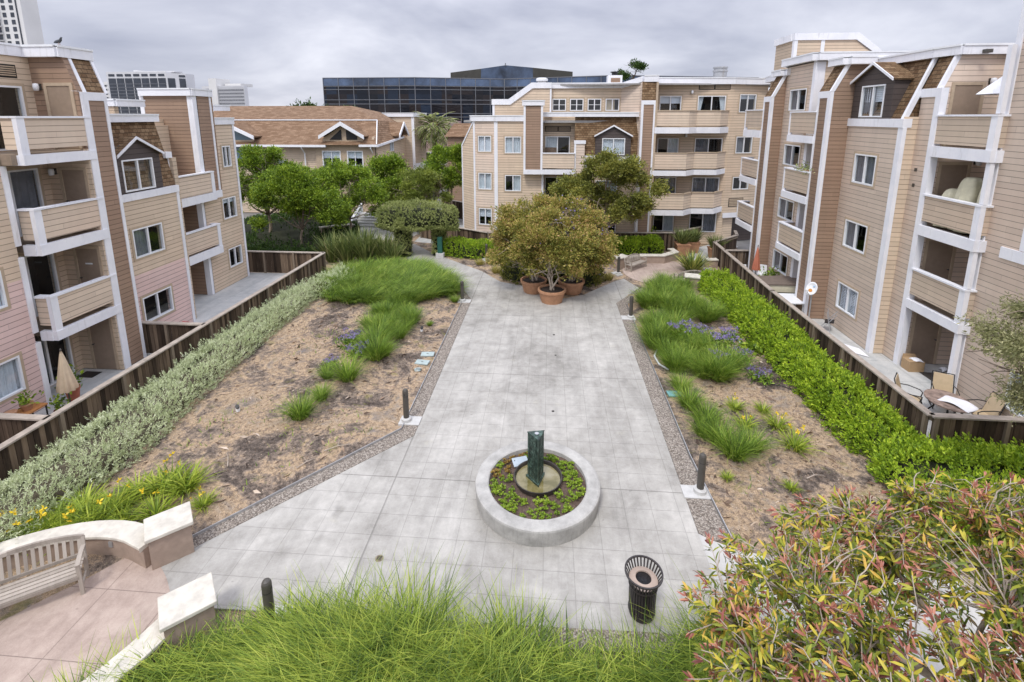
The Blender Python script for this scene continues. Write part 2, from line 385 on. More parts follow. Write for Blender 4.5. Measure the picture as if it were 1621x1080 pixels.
    def build(s, name, mats, parent=None, smooth=False, bevel=0.0, origin=None):
        me = bpy.data.meshes.new(name)
        L = WORLD[parent.name] if parent is not None else (origin or (0, 0, 0))
        vs = s.v if L == (0, 0, 0) else [(p[0] - L[0], p[1] - L[1], p[2] - L[2]) for p in s.v]
        me.from_pydata(vs, [], s.f); me.update()
        if len(set(s.m)) > 1: me.polygons.foreach_set('material_index', s.m)
        autouv(me)
        o = finish(me, name, mats, parent, smooth, off=L)
        if parent is None: o.location = L
        if bevel:
            b = o.modifiers.new('bevel', 'BEVEL'); b.width = bevel; b.segments = 2; b.limit_method = 'ANGLE'; b.angle_limit = R(40)
        return o
def np_mesh(name, V, nper, mats, parent=None, faces=None, smooth=False, origin=None):
    """V: (N, nper, 3) polygons that share no vertices, or faces given explicitly (M, k) into V (n,3)"""
    me = bpy.data.meshes.new(name)
    L = np.array(WORLD[parent.name] if parent is not None else (origin or (0, 0, 0)))
    if faces is None:
        N = V.shape[0]; co = V.reshape(-1, 3) - L; faces = np.arange(N * nper).reshape(N, nper)
    else: co = V - L
    k = faces.shape[1]; M_ = faces.shape[0]
    me.vertices.add(len(co)); me.vertices.foreach_set('co', co.astype(np.float32).ravel())
    me.loops.add(M_ * k); me.loops.foreach_set('vertex_index', faces.astype(np.int32).ravel())
    me.polygons.add(M_); me.polygons.foreach_set('loop_start', np.arange(0, M_ * k, k, dtype=np.int32))
    me.update(calc_edges=True); me.validate()
    o = finish(me, name, mats, parent, smooth, off=tuple(L))
    if parent is None: o.location = tuple(L)
    return o
class Fr:
    """a facade frame: s along the wall, d outward, z up"""
    def __init__(s, o, d, n): s.o = o; s.d = d; s.n = n
    def P(s, a, d, z): return (s.o[0] + s.d[0] * a + s.n[0] * d, s.o[1] + s.d[1] * a + s.n[1] * d, z)
def FL(x): return Fr((x, 0), (0, 1), (1, 0))
def FRt(x): return Fr((x, 0), (0, 1), (-1, 0))
def FC(y): return Fr((0, y), (1, 0), (0, -1))
def FA(p, q):   # from p to q, outward to the right-hand side of travel
    L = math.hypot(q[0] - p[0], q[1] - p[1]); d = ((q[0] - p[0]) / L, (q[1] - p[1]) / L)
    f = Fr(p, d, (d[1], -d[0])); f.L = L; return f
# ------------------------------------------------------------------ building kit
def wall(B, F, s0, s1, z0, z1, mat, holes=(), name='wall', t=0.22, top=None, d=0.0, dz=None):
    """siding wall with openings; holes: (s0, s1, z0, z1, style). The outer face has real reveals."""
    xs = sorted({s0, s1} | {h[0] for h in holes} | {h[1] for h in holes}); zs = sorted({z0, z1} | {h[2] for h in holes} | {h[3] for h in holes})
    mb = MB(); P = F.P
    for i in range(len(xs) - 1):
        for j in range(len(zs) - 1):
            a, b, c, e_ = xs[i], xs[i + 1], zs[j], zs[j + 1]
            if any(h[0] <= a + 1e-6 and h[1] >= b - 1e-6 and h[2] <= c + 1e-6 and h[3] >= e_ - 1e-6 for h in holes): continue
            mb.quad(P(a, d, c), P(b, d, c), P(b, d, e_), P(a, d, e_)); mb.quad(P(a, d - t, e_), P(b, d - t, e_), P(b, d - t, c), P(a, d - t, c))
    for a, b, c, e_ in [(s0, s1, z0, z1)] + [h[:4] for h in holes]:
        mb.quad(P(a, d, c), P(a, d, e_), P(a, d - t, e_), P(a, d - t, c)); mb.quad(P(b, d, c), P(b, d, e_), P(b, d - t, e_), P(b, d - t, c))
        mb.quad(P(a, d, e_), P(b, d, e_), P(b, d - t, e_), P(a, d - t, e_)); mb.quad(P(a, d, c), P(b, d, c), P(b, d - t, c), P(a, d - t, c))
    o = mb.build(name, mat, B)
    for h in holes:
        if len(h) > 4 and h[4]: window(B, F, *h[:4], h[4], d=d)
    return o
def curtain_mb(F, s0, s1, z0, z1, d, amp=0.025, per=0.13):
    mb = MB(); n = max(4, int((s1 - s0) / per * 4)); vs = []
    for i in range(n + 1):
        a = s0 + (s1 - s0) * i / n; dd = d + amp * sin(i * pi / 2 + 0.6 * sin(i * 0.37)); vs += [F.P(a, dd, z0), F.P(a, dd, z1)]
    mb.add(vs, [(2 * i, 2 * i + 2, 2 * i + 3, 2 * i + 1) for i in range(n)]); return mb
def window(B, F, s0, s1, z0, z1, style='dark', d=0.0, kind='window', fw=0.055, casing=True, mat_c=None):
    f = MB(); m = (s0 + s1) / 2
    for a, b, c, e_ in ((s0, s1, z1 - fw, z1), (s0, s1, z0, z0 + fw), (s0, s0 + fw, z0 + fw, z1 - fw), (s1 - fw, s1, z0 + fw, z1 - fw)):
        f.fbox(F, a, b, d - 0.08, d + 0.025, c, e_)
    if 'grid' in style or style == 'bigdoor':
        f.fbox(F, m - 0.03, m + 0.03, d - 0.07, d + 0.012, z0 + fw, z1 - fw)
        for q in ((z0 + z1) / 2,): f.fbox(F, s0 + fw, m - 0.03, d - 0.06, d + 0.005, q - 0.015, q + 0.015); f.fbox(F, m + 0.03, s1 - fw, d - 0.06, d + 0.005, q - 0.015, q + 0.015)
    else: f.fbox(F, m - 0.032, m + 0.032, d - 0.07, d + 0.012, z0 + fw, z1 - fw)
    w = f.build(kind, M_vinyl, B)
    if casing:
        k = MB(); cw = 0.09
        for a, b, c, e_ in ((s0 - cw, s1 + cw, z1, z1 + cw), (s0 - cw, s1 + cw, z0 - cw, z0), (s0 - cw, s0, z0, z1), (s1, s1 + cw, z0, z1)):
            k.fbox(F, a, b, d - 0.02, d + 0.018, c, e_)
        k.build('casing', mat_c or M_casing, w)
    p = MB(); p.quad(F.P(s0 + fw, d - 0.045, z0 + fw), F.P(s1 - fw, d - 0.045, z0 + fw), F.P(s1 - fw, d - 0.045, z1 - fw), F.P(s0 + fw, d - 0.045, z1 - fw)); p.build('pane', M_glass, w)
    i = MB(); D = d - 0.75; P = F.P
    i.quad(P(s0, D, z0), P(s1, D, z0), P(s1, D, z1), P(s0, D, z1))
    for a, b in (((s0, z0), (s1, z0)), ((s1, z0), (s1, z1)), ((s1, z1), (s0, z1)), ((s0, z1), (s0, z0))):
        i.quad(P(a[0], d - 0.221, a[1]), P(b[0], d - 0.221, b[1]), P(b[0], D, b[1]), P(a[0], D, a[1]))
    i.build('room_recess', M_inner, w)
    cm = M_curtg if 'grey' in style else M_curt; q = d - 0.13
    if 'curtL' in style: curtain_mb(F, s0 + 0.02, m, z0, z1, q).build('curtain', cm, w)
    if 'curtR' in style: curtain_mb(F, m, s1 - 0.02, z0, z1, q).build('curtain', cm, w)
    if 'both' in style: curtain_mb(F, s0 + 0.02, s1 - 0.02, z0, z1, q).build('curtain', cm, w)
    if 'slats' in style: curtain_mb(F, s0 + 0.02, s1 - 0.02, z0, z1, q, 0.03, 0.22).build('vertical_blind', M_curtg, w)
    if 'swag' in style:
        for sg in (-1, 1):
            e0 = s0 if sg < 0 else s1
            k = MB(); k.fprism(F, [(e0, z1), (e0, z0 + 0.1), (e0 - sg * 0.12, z0 + 0.2), (e0 - sg * 0.42, z1)], q - 0.03, q); k.build('curtain', M_curt, w)
    if 'half' in style:
        k = MB(); n = 9; zb = z0 + (z1 - z0) * 0.48
        for r in range(n): zz_ = zb + (z1 - zb) * r / n; k.fbox(F, s0 + 0.04, s1 - 0.04, q - 0.012, q, zz_, zz_ + (z1 - zb) / n * 0.9)
        k.build('blind', M_blind, w)
    if 'top' in style:
        k = MB(); k.fbox(F, s0 + 0.04, s1 - 0.04, q - 0.012, q, z0 + (z1 - z0) * 0.74, z1 - 0.05); k.build('blind', M_blind, w)
    if 'blind' in style:
        k = MB(); n = 14
        for r in range(n): zz_ = z0 + (z1 - z0) * r / n; k.fbox(F, s0 + 0.04, s1 - 0.04, q - 0.012, q, zz_, zz_ + (z1 - z0) / n * 0.9)
        k.build('blind', M_blind, w)
    if 'shut' in style:
        k = MB(); n = 15
        for r in range(n):
            zz_ = z0 + 0.06 + (z1 - z0 - 0.12) * r / n
            for a, b in ((s0 + 0.12, s0 + (m - s0) * .5 + 0.02), (s0 + (m - s0) * .5 + 0.06, m - 0.06), (m + 0.08, m + (s1 - m) * .5), (m + (s1 - m) * .5 + 0.04, s1 - 0.12)):
                k.fbox(F, a, b, q - 0.03, q, zz_, zz_ + 0.028)
        for a in (s0 + 0.06, (s0 + m) / 2 + 0.02, m - 0.05, m + 0.03, (s1 + m) / 2, s1 - 0.11): k.fbox(F, a, a + 0.045, q - 0.03, q + 0.004, z0 + 0.05, z1 - 0.05)
        k.build('shutters', M_blind, w)
    if 'tanfill' in style:
        k = MB(); k.fbox(F, s0 + 0.05, s1 - 0.3, q - 0.02, q, z0, z1); k.build('blind', M_casing, w)
    return w
def door(B, F, s0, s1, z0, z1, d=0.0, knob=-1, sign=False):
    m = MB()
    m.fbox(F, s0, s1, d - 0.06, d + 0.012, z0, z1); o = m.build('door', M_door, B)
    c = MB(); cw = 0.1
    for a, b, p, q in ((s0 - cw, s1 + cw, z1, z1 + cw), (s0 - cw, s0, z0, z1), (s1, s1 + cw, z0, z1)): c.fbox(F, a, b, d - 0.02, d + 0.035, p, q)
    c.build('casing', M_casing, o)
    k = MB(); a = s0 + 0.08 if knob < 0 else s1 - 0.08; k.lathe([(0.0, -0.03), (0.025, -0.02), (0.035, 0), (0.025, 0.02), (0, 0.03)], F.P(a, d + 0.07, z0 + 0.97), 10); k.bar(F.P(a, d, z0 + 0.97), F.P(a, d + 0.07, z0 + 0.97), 0.025, 0.025); k.build('handle', M_bronze, o)
    if sign: k = MB(); k.fbox(F, (s0 + s1) / 2 - 0.12, (s0 + s1) / 2 + 0.14, d + 0.013, d + 0.02, z0 + 1.45, z0 + 1.5); k.build('name_plate', M_vinyl, o)
    return o
def wlight(B, F, a, z, d=0.0):
    m = MB(); m.fbox(F, a - 0.06, a + 0.06, d, d + 0.05, z - 0.1, z + 0.1); o = m.build('wall_light', M_bronze, B)
    m = MB(); m.lathe([(0.0, -0.13), (0.07, -0.12), (0.085, 0), (0.07, 0.1), (0, 0.11)], F.P(a, d + 0.135, z), 12); m.build('lamp_shade', M_vinyl, o, smooth=True)
def balcony(B, F, s0, s1, zf, zr, f0, f1, mat=None, left=0.0, right=0.0, deck=1.6, post=0.2, trim=True, lpost=True, inner=True):
    """projecting balcony: sided front panel in the plane of F, returns of given depth at its ends"""
    mat = mat or M_panel; P = F.P; g = 0.11; m = MB(); pt = 0.12
    m.fbox(F, s0, s1, -pt, 0, zf + g, zr - 0.06)
    if left: m.fbox(F, s0, s0 + pt, -left, -pt, zf + g, zr - 0.06)
    if right: m.fbox(F, s1 - pt, s1, -right, -pt, zf + g, zr - 0.06)
    o = m.build('balcony', mat, B)
    c = MB(); c.fbox(F, s0 - 0.03, s1 + 0.03, -pt - 0.04, 0.05, zr - 0.06, zr)
    if left: c.fbox(F, s0 - 0.05, s0 + pt + 0.04, -left, -pt - 0.04, zr - 0.06, zr)
    if right: c.fbox(F, s1 - pt - 0.04, s1 + 0.05, -right, -pt - 0.04, zr - 0.06, zr)
    c.build('rail_cap', M_white, o)
    fa = MB(); fa.fbox(F, s0 - 0.03, s1 + 0.03, -0.1, 0.055, f0, f1)
    if left: fa.fbox(F, s0 - 0.055, s0 + 0.1, -left, -0.1, f0, f1)
    if right: fa.fbox(F, s1 - 0.1, s1 + 0.055, -right, -0.1, f0, f1)
    fa.build('fascia', M_white, o)
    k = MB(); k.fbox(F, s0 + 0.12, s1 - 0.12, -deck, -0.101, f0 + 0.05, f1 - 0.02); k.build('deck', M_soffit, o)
    if post:
        w = MB()
        for side, has in ((s0, left), (s1, right)):
            if not has: continue
            sg = 1 if side == s0 else -1
            w.fbox(F, *sorted((side - sg * 0.02, side + sg * post)), -0.11, 0.03, f1 + 0.001, zr - 0.061)
            w.fbox(F, *sorted((side - sg * 0.022, side + sg * 0.13)), -post * 0.55, -0.111, f1 + 0.001, zr - 0.061)
        w.build('corner_post', M_white, o)
    return o
def trimbox(B, items, name='trim', mat=None):
    m = MB()
    for F, s0, s1, d0, d1, z0, z1 in items: m.fbox(F, s0, s1, d0, d1, z0, z1)
    return m.build(name, mat or M_white, B)
def slab(B, poly, z0, z1, mat, name='roof'):
    m = MB(); m.prism(poly, z0, z1); return m.build(name, mat, B)
def mansard(B, F, s0, s1, z0, z1, lean, d=0.0, name='mansard_roof', end=True, lean2=None):
    m = MB(); P = F.P; t = 0.12
    m.hexa([P(s0, d, z0), P(s1, d, z0), P(s1, d - t - lean, z0), P(s0, d - t - lean, z0), P(s0, d - lean, z1), P(s1, d - lean, z1), P(s1, d - lean - t, z1), P(s0, d - lean - t, z1)])
    return m.build(name, M_shake, B)
def dormer(B, F, s0, s1, z0, ze, za, dface, depth, win, style, sa=None):
    sa = sa if sa is not None else (s0 + s1) / 2; P = F.P
    w = win
    m = MB(); fr = 0.02
    # face with an opening for the window, cheeks
    pts = [(s0, z0), (w[0], z0), (w[0], w[3]), (w[1], w[3]), (w[1], z0), (s1, z0), (s1, ze), (sa, za), (s0, ze)]
    m.add([P(a, dface, z) for a, z in [(s0, z0), (w[0], z0), (w[0], ze), (s0, ze)]], [(0, 1, 2, 3)])
    m.add([P(a, dface, z) for a, z in [(w[1], z0), (s1, z0), (s1, ze), (w[1], ze)]], [(0, 1, 2, 3)])
    if w[3] < ze: m.add([P(a, dface, z) for a, z in [(w[0], w[3]), (w[1], w[3]), (w[1], ze), (w[0], ze)]], [(0, 1, 2, 3)])
    m.add([P(a, dface, z) for a, z in [(s0, ze), (s1, ze), (sa, za)]], [(0, 1, 2)])
    for a in (s0, s1): m.quad(P(a, dface, z0), P(a, dface - depth, z0), P(a, dface - depth, ze), P(a, dface, ze))
    m.quad(P(w[0], dface, z0), P(w[1], dface, z0), P(w[1], dface - 0.2, z0), P(w[0], dface - 0.2, z0))
    for a in (w[0], w[1]): m.quad(P(a, dface, z0), P(a, dface - 0.22, z0), P(a, dface - 0.22, ze), P(a, dface, ze))
    o = m.build('dormer', M_charc, B)
    r = MB(); oh = 0.1; th = 0.06
    k = (za - ze) / max(0.01, sa - s0)
    for e0, e1 in ((s0 - oh, sa), (s1 + oh, sa)):
        zz0 = ze - oh * k
        r.hexa([P(e0, dface + 0.12, zz0), P(e1, dface + 0.12, za), P(e1, dface - depth - 0.6, za), P(e0, dface - depth - 0.1, zz0),
                P(e0, dface + 0.12, zz0 + th), P(e1, dface + 0.12, za + th), P(e1, dface - depth - 0.6, za + th), P(e0, dface - depth - 0.1, zz0 + th)])
    r.build('dormer_roof', M_shake, o)
    r = MB()
    for e0, e1 in ((s0 - oh, sa), (s1 + oh, sa)):
        zz0 = ze - oh * k
        r.hexa([P(e0, dface + 0.16, zz0 - 0.03), P(e1, dface + 0.16, za - 0.03), P(e1, dface + 0.122, za - 0.03), P(e0, dface + 0.122, zz0 - 0.03),
                P(e0, dface + 0.16, zz0 + th + .01), P(e1, dface + 0.16, za + th + .01), P(e1, dface + 0.122, za + th + .01), P(e0, dface + 0.122, zz0 + th + .01)])
    r.build('barge_board', M_white, o)
    window(o, F, w[0], w[1], w[2], w[3], style, d=dface, casing=False)
    return o
def parapet(B, path, z0, z1, t=0.22, name='parapet', over=0.06):
    """white roof-edge board along a polyline, a little proud of the wall below, with a thin metal cap"""
    m = MB()
    for p, q in zip(path[:-1], path[1:]):
        F = FA(p[:2], q[:2]); zz = (p[2] if len(p) > 2 else z1); zq = (q[2] if len(q) > 2 else z1); h = z1 - z0
        L = F.L; P = F.P
        m.hexa([P(-over * .0, over, zz - h), P(L, over, zq - h), P(L, -t, zq - h), P(0, -t, zz - h), P(0, over, zz), P(L, over, zq), P(L, -t, zq), P(0, -t, zz)])
    o = m.build(name, M_white, B)
    c = MB()
    for p, q in zip(path[:-1], path[1:]):
        F = FA(p[:2], q[:2]); zz = (p[2] if len(p) > 2 else z1); zq = (q[2] if len(q) > 2 else z1); L = F.L; P = F.P; v = over + 0.03
        c.hexa([P(0, v, zz - .03), P(L, v, zq - .03), P(L, -t - .02, zz * 0 + zq - .03), P(0, -t - .02, zz - .03), P(0, v, zz + .035), P(L, v, zq + .035), P(L, -t - .02, zq + .035), P(0, -t - .02, zz + .035)])
    c.build('coping', M_vinyl, o)
    return o
def vent(B, F, s0, s1, z0, z1, d=0.0, n=5):
    m = MB()
    for r in range(n): z = z0 + (z1 - z0) * r / n; m.fbox(F, s0, s1, d + 0.005, d + 0.03, z + 0.03, z + (z1 - z0) / n)
    o = m.build('vent', M_casing, B)
    m = MB(); m.fbox(F, s0 - .05, s1 + .05, d + 0.001, d + 0.004, z0 - .03, z1 + .05); m.build('backing', M_gap, o)
def fence(pts, h, label, name='board_fence', post_every=1.9, side=1, hb=0.02, group=None):
    """weathered board fence along a polyline: boards, grey cap rail, posts on the path side"""
    B = empty(name, (pts[0][0], pts[0][1], 0), label, 'fence', group)
    bo = MB(); cp = MB(); rl = MB()
    for p, q in zip(pts[:-1], pts[1:]):
        F = FA(p, q) if side > 0 else FA(p, q); L = F.L; n = max(1, int(round(L / 0.145)))
        for i in range(n):
            a = L * i / n; b = L * (i + 1) / n - 0.012; dd = random.uniform(-0.008, 0.008)
            bo.fbox(F, a, b, -0.012 + dd, 0.012 + dd, hb, h - 0.04 - random.uniform(0, 0.01))
        cp.fbox(F, -0.06, L + 0.06, -0.1, 0.1, h - 0.04, h + 0.005)
        rl.fbox(F, 0, L, -0.07, -0.022, h - 0.2, h - 0.1); rl.fbox(F, 0, L, -0.07, -0.022, 0.2, 0.3)
    bo.build('boards', M_fence, B); cp.build('cap_rail', M_cap, B); rl.build('stringer', M_post, B)
    for p, q in zip(pts[:-1], pts[1:]):
        F = FA(p, q); L = F.L; n = max(1, int(round(L / post_every)))
        for i in range(n + (1 if q == pts[-1] else 0)):
            a = L * i / n; m = MB(); a0 = min(max(a, 0.05), L - 0.05)
            m.fbox(F, a0 - 0.05, a0 + 0.05, 0.021 * side if side > 0 else -0.12, 0.1 if side > 0 else -0.021, 0.0, h - 0.041); m.build('post', M_post, B)
    return B

# ================================================================== the setting
g = MB(); g.quad((-900, -300, -0.06), (900, -300, -0.06), (900, 1500, -0.06), (-900, 1500, -0.06))
o = g.build('ground', plain('city_ground', (0.2, 0.195, 0.185), 0.95, 0.3, 0.4)); setprops(o, 'grey paved ground stretching away between the buildings', 'ground', kind='structure')

def lump(x, y, k=1.0, seed=0):
    r = np.random.RandomState(100 + seed); v = 0
    for i in range(6):
        a = r.uniform(0, 2 * pi); f = k * r.uniform(0.6, 2.2); v = v + np.sin(f * (x * cos(a) + y * sin(a)) + r.uniform(0, 6)) / (0.7 + i * 0.25)
    return v / 3.0
def soil_z(x, y):
    """soil rises a little away from the walk"""
    x = np.asarray(x, float); y = np.asarray(y, float)
    e = np.where(x < 0, -x - 4.2, x - 3.85); e = np.minimum(e, np.abs(-11.8 - x) * 0.9 + 0.4)
    e = np.where(x < 0, np.minimum(e, ((x + 3.76) * -4.32 + (y - 12.33) * 4.05) / 5.92 * 1.0 - 0.2 + 0 * x), e)
    m = 1 - np.exp(-np.clip(e, 0, 9) * 0.9)
    return m * (0.16 + 0.05 * lump(x, y, 0.9, 1)) + 0.012 * lump(x, y, 3.5, 2) * m
def soil():
    t = NT('bare_soil'); P = t.pos()
    n1 = t.noise(P, 0.5, 7, 0.66, 1.2); n2 = t.noise(P, 1.7, 7, 0.7, 0.5); n3 = t.noise(P, 9, 6, 0.75); n4 = t.noise(P, 55, 4, 0.7)
    f = t.math('ADD', t.math('MULTIPLY', n1, 0.55), t.math('ADD', t.math('MULTIPLY', n2, 0.30), t.math('MULTIPLY', n3, 0.15)))
    c = t.ramp(f, [(0.37, (0.075, 0.058, 0.048)), (0.44, (0.17, 0.138, 0.115)), (0.485, (0.33, 0.26, 0.20)), (0.525, (0.52, 0.38, 0.245)), (0.57, (0.42, 0.335, 0.25)), (0.62, (0.23, 0.20, 0.18)), (0.68, (0.40, 0.37, 0.34))])
    c = t.mix(1.0, c, t.ramp(n4, [(0.3, g3(0.38)), (0.5, g3(0.95)), (0.72, g3(1.5))]), 'MULTIPLY')
    c = t.mix(1.0, c, t.ramp(n3, [(0.32, g3(0.5)), (0.5, g3(1.0)), (0.68, g3(1.3))]), 'MULTIPLY')
    moss = t.ramp(t.noise(P, 1.5, 5, 0.65, 0.4), [(0.60, g3(0)), (0.66, g3(1))])
    c = t.mix(t.math('MULTIPLY', moss, 0.5), c, (0.25, 0.24, 0.07))
    t.base(c); t.rough(0.95); t.spec(0.1)
    t.bump(t.math('ADD', n4, t.math('MULTIPLY', n3, 1.2)), 0.9, 0.04); return t.m
M_soil = soil()
def sheet(name, x0, x1, y0, y1, n, m, zf, mat, kind='structure', label=None, cat=None):
    X, Y = np.meshgrid(np.linspace(x0, x1, n), np.linspace(y0, y1, m)); Z = zf(X, Y)
    V = np.stack([X, Y, Z], -1).reshape(-1, 3); i = np.arange(n * m).reshape(m, n)
    Fc = np.stack([i[:-1, :-1], i[:-1, 1:], i[1:, 1:], i[1:, :-1]], -1).reshape(-1, 4)
    o = np_mesh(name, V, 4, mat, faces=Fc, smooth=True); return setprops(o, label, cat, kind=kind)
sheet('soil', -20.5, 12.5, 2.0, 36.5, 200, 220, lambda x, y: np.where((y < 24.5) & (x > -12.6) & (x < 10.2) & (y > np.where(x > 0, 9.6, 6)), np.maximum(soil_z(x, y), 0), 0) - 0.035, M_soil, label='bare brown soil of the planting beds', cat='soil')

def flat(name, poly, z, mat, label, cat, th=0.05):
    m = MB(); m.prism(poly, z - th, z); return setprops(m.build(name, mat), label, cat, kind='structure')
walk = [(-7.9, 7.86), (-7.3, 7.2), (-6.2, 7.1), (3.0, 7.3), (3.39, 7.6), (3.39, 23.1), (4.9, 25.4), (4.3, 26.9), (3.7, 26.4), (1.9, 24.2), (0.9, 23.55), (-1.4, 25.3), (-2.6, 25.85), (-3.9, 27.65), (-7.9, 31.5), (-9.6, 33.6), (-10.6, 33.0), (-8.9, 29.6), (-4.9, 25.4), (-3.76, 23.0), (-3.76, 12.33)]
flat('path', walk, 0.0, M_path, 'scored grey concrete walk through the courtyard', 'path')
flat('right_paving', [(3.39, 3.0), (9.5, 3.0), (9.5, 8.6), (4.2, 9.1), (3.62, 9.35), (3.392, 9.5)], -0.004, M_pale, 'pale concrete paving under the red tipped tree', 'paving')
flat('near_paving', [(-9.0, 1.0), (3.39, 1.0), (3.39, 4.2), (-9.0, 4.2)], -0.004, M_pale, 'pale concrete paving behind the tall grass', 'paving')
def circle(cx, cy, r, a0, a1, n=28): return [(cx + r * cos(R(a0 + (a1 - a0) * i / n)), cy + r * sin(R(a0 + (a1 - a0) * i / n))) for i in range(n + 1)]
flat('seating_area', circle(-9.45, 5.2, 3.12, 44, 236, 48) + [(-9, 3.4), (-8.1, 3.8), (-7.4, 4.5), (-6.9, 5.2), (-6.55, 5.9), (-6.5, 6.5)], 0.004, M_tan, 'round tan concrete seating area with scored lines', 'paving', 0.07)
flat('far_seating_area', circle(7.0, 28.2, 2.55, 0, 360, 48), 0.004, M_tan, 'tan concrete seating circle beside the far bench', 'paving', 0.07)
flat('far_walk', [(8.0, 29.5), (9.0, 31.0), (9.2, 33), (13.2, 36.5), (13.4, 34.6), (10.6, 31.2), (9.6, 28.4)], -0.002, M_patio, 'concrete walk to the far entrance', 'path')
flat('left_patio', [(-18.6, 4), (-12.9, 4), (-12.9, 26.4), (-18.6, 26.4)], -0.003, M_patio, 'concrete patio strip behind the left fence', 'patio')
flat('right_patio', [(10.3, 12.6), (15.2, 12.6), (16, 35), (10.6, 31)], -0.003, M_patio, 'concrete patio strip behind the right fence', 'patio')
flat('far_left_patio', [(-9.8, 34.3), (-6.4, 33.4), (-3.7, 32.2), (8.4, 33.1), (12.8, 36.8), (12.8, 40), (-9.8, 40)], -0.005, M_patio, 'concrete patio strip behind the centre fence', 'patio')
flat('clubhouse_paving', [(-17.8, 35.0), (-10.5, 34.6), (-9.7, 40), (-9.7, 52), (-17.8, 43)], -0.006, M_pale, 'pale paved forecourt before the clubhouse', 'paving')

t = NT('pea_gravel'); P = t.pos(); vo = t.n('ShaderNodeTexVoronoi'); vo.inputs['Scale'].default_value = 32; t.l(P, vo.inputs['Vector'])
c = t.ramp(t.xyz(vo.outputs['Color'])[0], [(0.0, (0.16, 0.13, 0.105)), (0.5, (0.31, 0.265, 0.22)), (1.0, (0.47, 0.42, 0.36))])
c = t.mix(1.0, c, t.ramp(vo.outputs['Distance'], [(0.0, g3(1.1)), (0.45, g3(0.9)), (0.75, g3(0.45))]), 'MULTIPLY')
t.base(c); t.rough(0.9); t.bump(t.math('SUBTRACT', 1.0, vo.outputs['Distance']), 0.8, 0.02); M_gravel = t.m
flat('left_gravel_strip', [(-8.05, 8.02), (-7.72, 7.98), (-3.765, 12.33), (-3.765, 23.0), (-4.9, 25.2), (-5.2, 25.0), (-4.2, 22.9), (-4.2, 12.55)], 0.012, M_gravel, 'strip of pea gravel along the left edge of the walk', 'gravel', 0.08)
flat('right_gravel_strip', [(3.395, 9.5), (3.62, 9.36), (4.05, 9.3), (3.88, 12), (3.85, 22.9), (5.2, 25.0), (5.0, 25.4), (3.395, 23.1)], 0.012, M_gravel, 'strip of pea gravel along the right edge of the walk', 'gravel', 0.08)
flat('near_gravel_strip', [(-4.4, 6.75), (3.1, 6.95), (3.1, 7.29), (3.0, 7.295), (-4.4, 7.12)], 0.006, M_gravel, 'narrow strip of pea gravel along the near end of the walk', 'gravel', 0.08)
for nm, pts, lb in (('metal_edging', [(-8.05, 8.03), (-4.2, 12.57), (-4.2, 22.9)], 'thin metal edging beside the left gravel strip'), ('metal_edging', [(4.06, 9.4), (3.9, 12), (3.87, 22.9)], 'thin pale metal edging beside the right gravel strip')):
    m = MB()
    for p, q in zip(pts[:-1], pts[1:]): m.bar((p[0], p[1], 0.03), (q[0], q[1], 0.03), 0.014, 0.09)
    setprops(m.build(nm, M_galv), lb, 'garden edging')
# ================================================================== left apartment building (faces +x)
B = empty('apartment_building', (-15.3, 12, 0), 'left tan and pink apartment building with brown pillars and stacked balconies', 'building')
A_ = FL(-15.76); Bf = FL(-15.26); Rk = FL(-16.8); Q = FC(15.2); PIL = FL(-15.26)
wall(B, A_, -4, 12.93, 0, 4.2, M_pink, [(10.9, 12.4, 0.9, 2.0, 'both'), (10.9, 12.38, 3.55, 4.2, None)])
wall(B, A_, -4, 12.93, 4.2, 7.9, M_tanw, [(10.9, 12.38, 4.2, 4.65, None)], name='upper_wall'); window(B, A_, 10.9, 12.38, 3.55, 4.65, 'curtR')
wall(B, Rk, 9.0, 15.2, 0, 10.9, M_tanw, [(13.3, 14.85, 0.02, 2.1, None), (13.1, 14.85, 2.52, 4.6, None), (13.1, 14.85, 5.24, 7.35, None), (12.6, 14.83, 7.97, 9.95, None)], name='recess_wall')
for a, b, z, e_, st in ((13.3, 14.85, 0.02, 2.1, 'dark'), (13.1, 14.85, 2.52, 4.6, 'dark'), (13.1, 14.85, 5.24, 7.35, 'slats'), (12.6, 14.83, 7.97, 9.95, 'grey curtL')): window(B, Rk, a, b, z, e_, st, kind='sliding_door')
vent(B, Rk, 12.9, 14.72, 10.22, 10.55)
# cross wall facing the camera; its top storey is cut to the mansard slope
wall(B, Q, -17.0, -15.27, 0, 7.95, M_tanw, [], name='cross_wall')
m = MB(); m.fprism(Q, [(-17.0, 7.95), (-15.27, 7.95), (-15.27, 9.8), (-15.62, 10.88), (-17.0, 10.88)], -0.2, 0.0); m.build('cross_wall', M_brown, B)
for z, sg in ((0.0, False), (2.5, True), (5.22, False), (7.95, False)): door(B, Q, -16.3, -15.5, z + 0.02, z + 2.03, sign=sg)
for z in (7.35, 10.1): wlight(B, Q, -16.55, z - .15)
for zf, zr, f0, f1 in ((2.5, 3.57, 2.13, 2.43), (5.22, 6.31, 4.87, 5.2), (7.95, 9.02, 7.6, 7.9)): balcony(B, Bf, 13.16, 15.43, zf, zr, f0, f1, left=0.5)
slab(B, [(-16.8, 12.95), (-15.4, 12.95), (-15.4, 15.2), (-16.8, 15.2)], 7.62, 7.93, M_soffit, 'deck')
W = [(A_, 12.9, 13.05, -0.9, 0.04, 0, 2.12), (A_, 12.9, 13.05, -0.9, 0.04, 2.45, 4.86), (A_, 12.9, 13.05, -0.9, 0.04, 5.21, 7.59), (PIL, 15.25, 15.5, -0.22, 0.03, 0, 9.8), (PIL, 16.09, 16.2, -0.1, 0.03, 0, 9.8), (PIL, 15.5, 16.09, -0.1, 0.026, 9.53, 9.8), (PIL, 15.0, 15.25, -0.02, 0.0, 9.81, 9.82)]
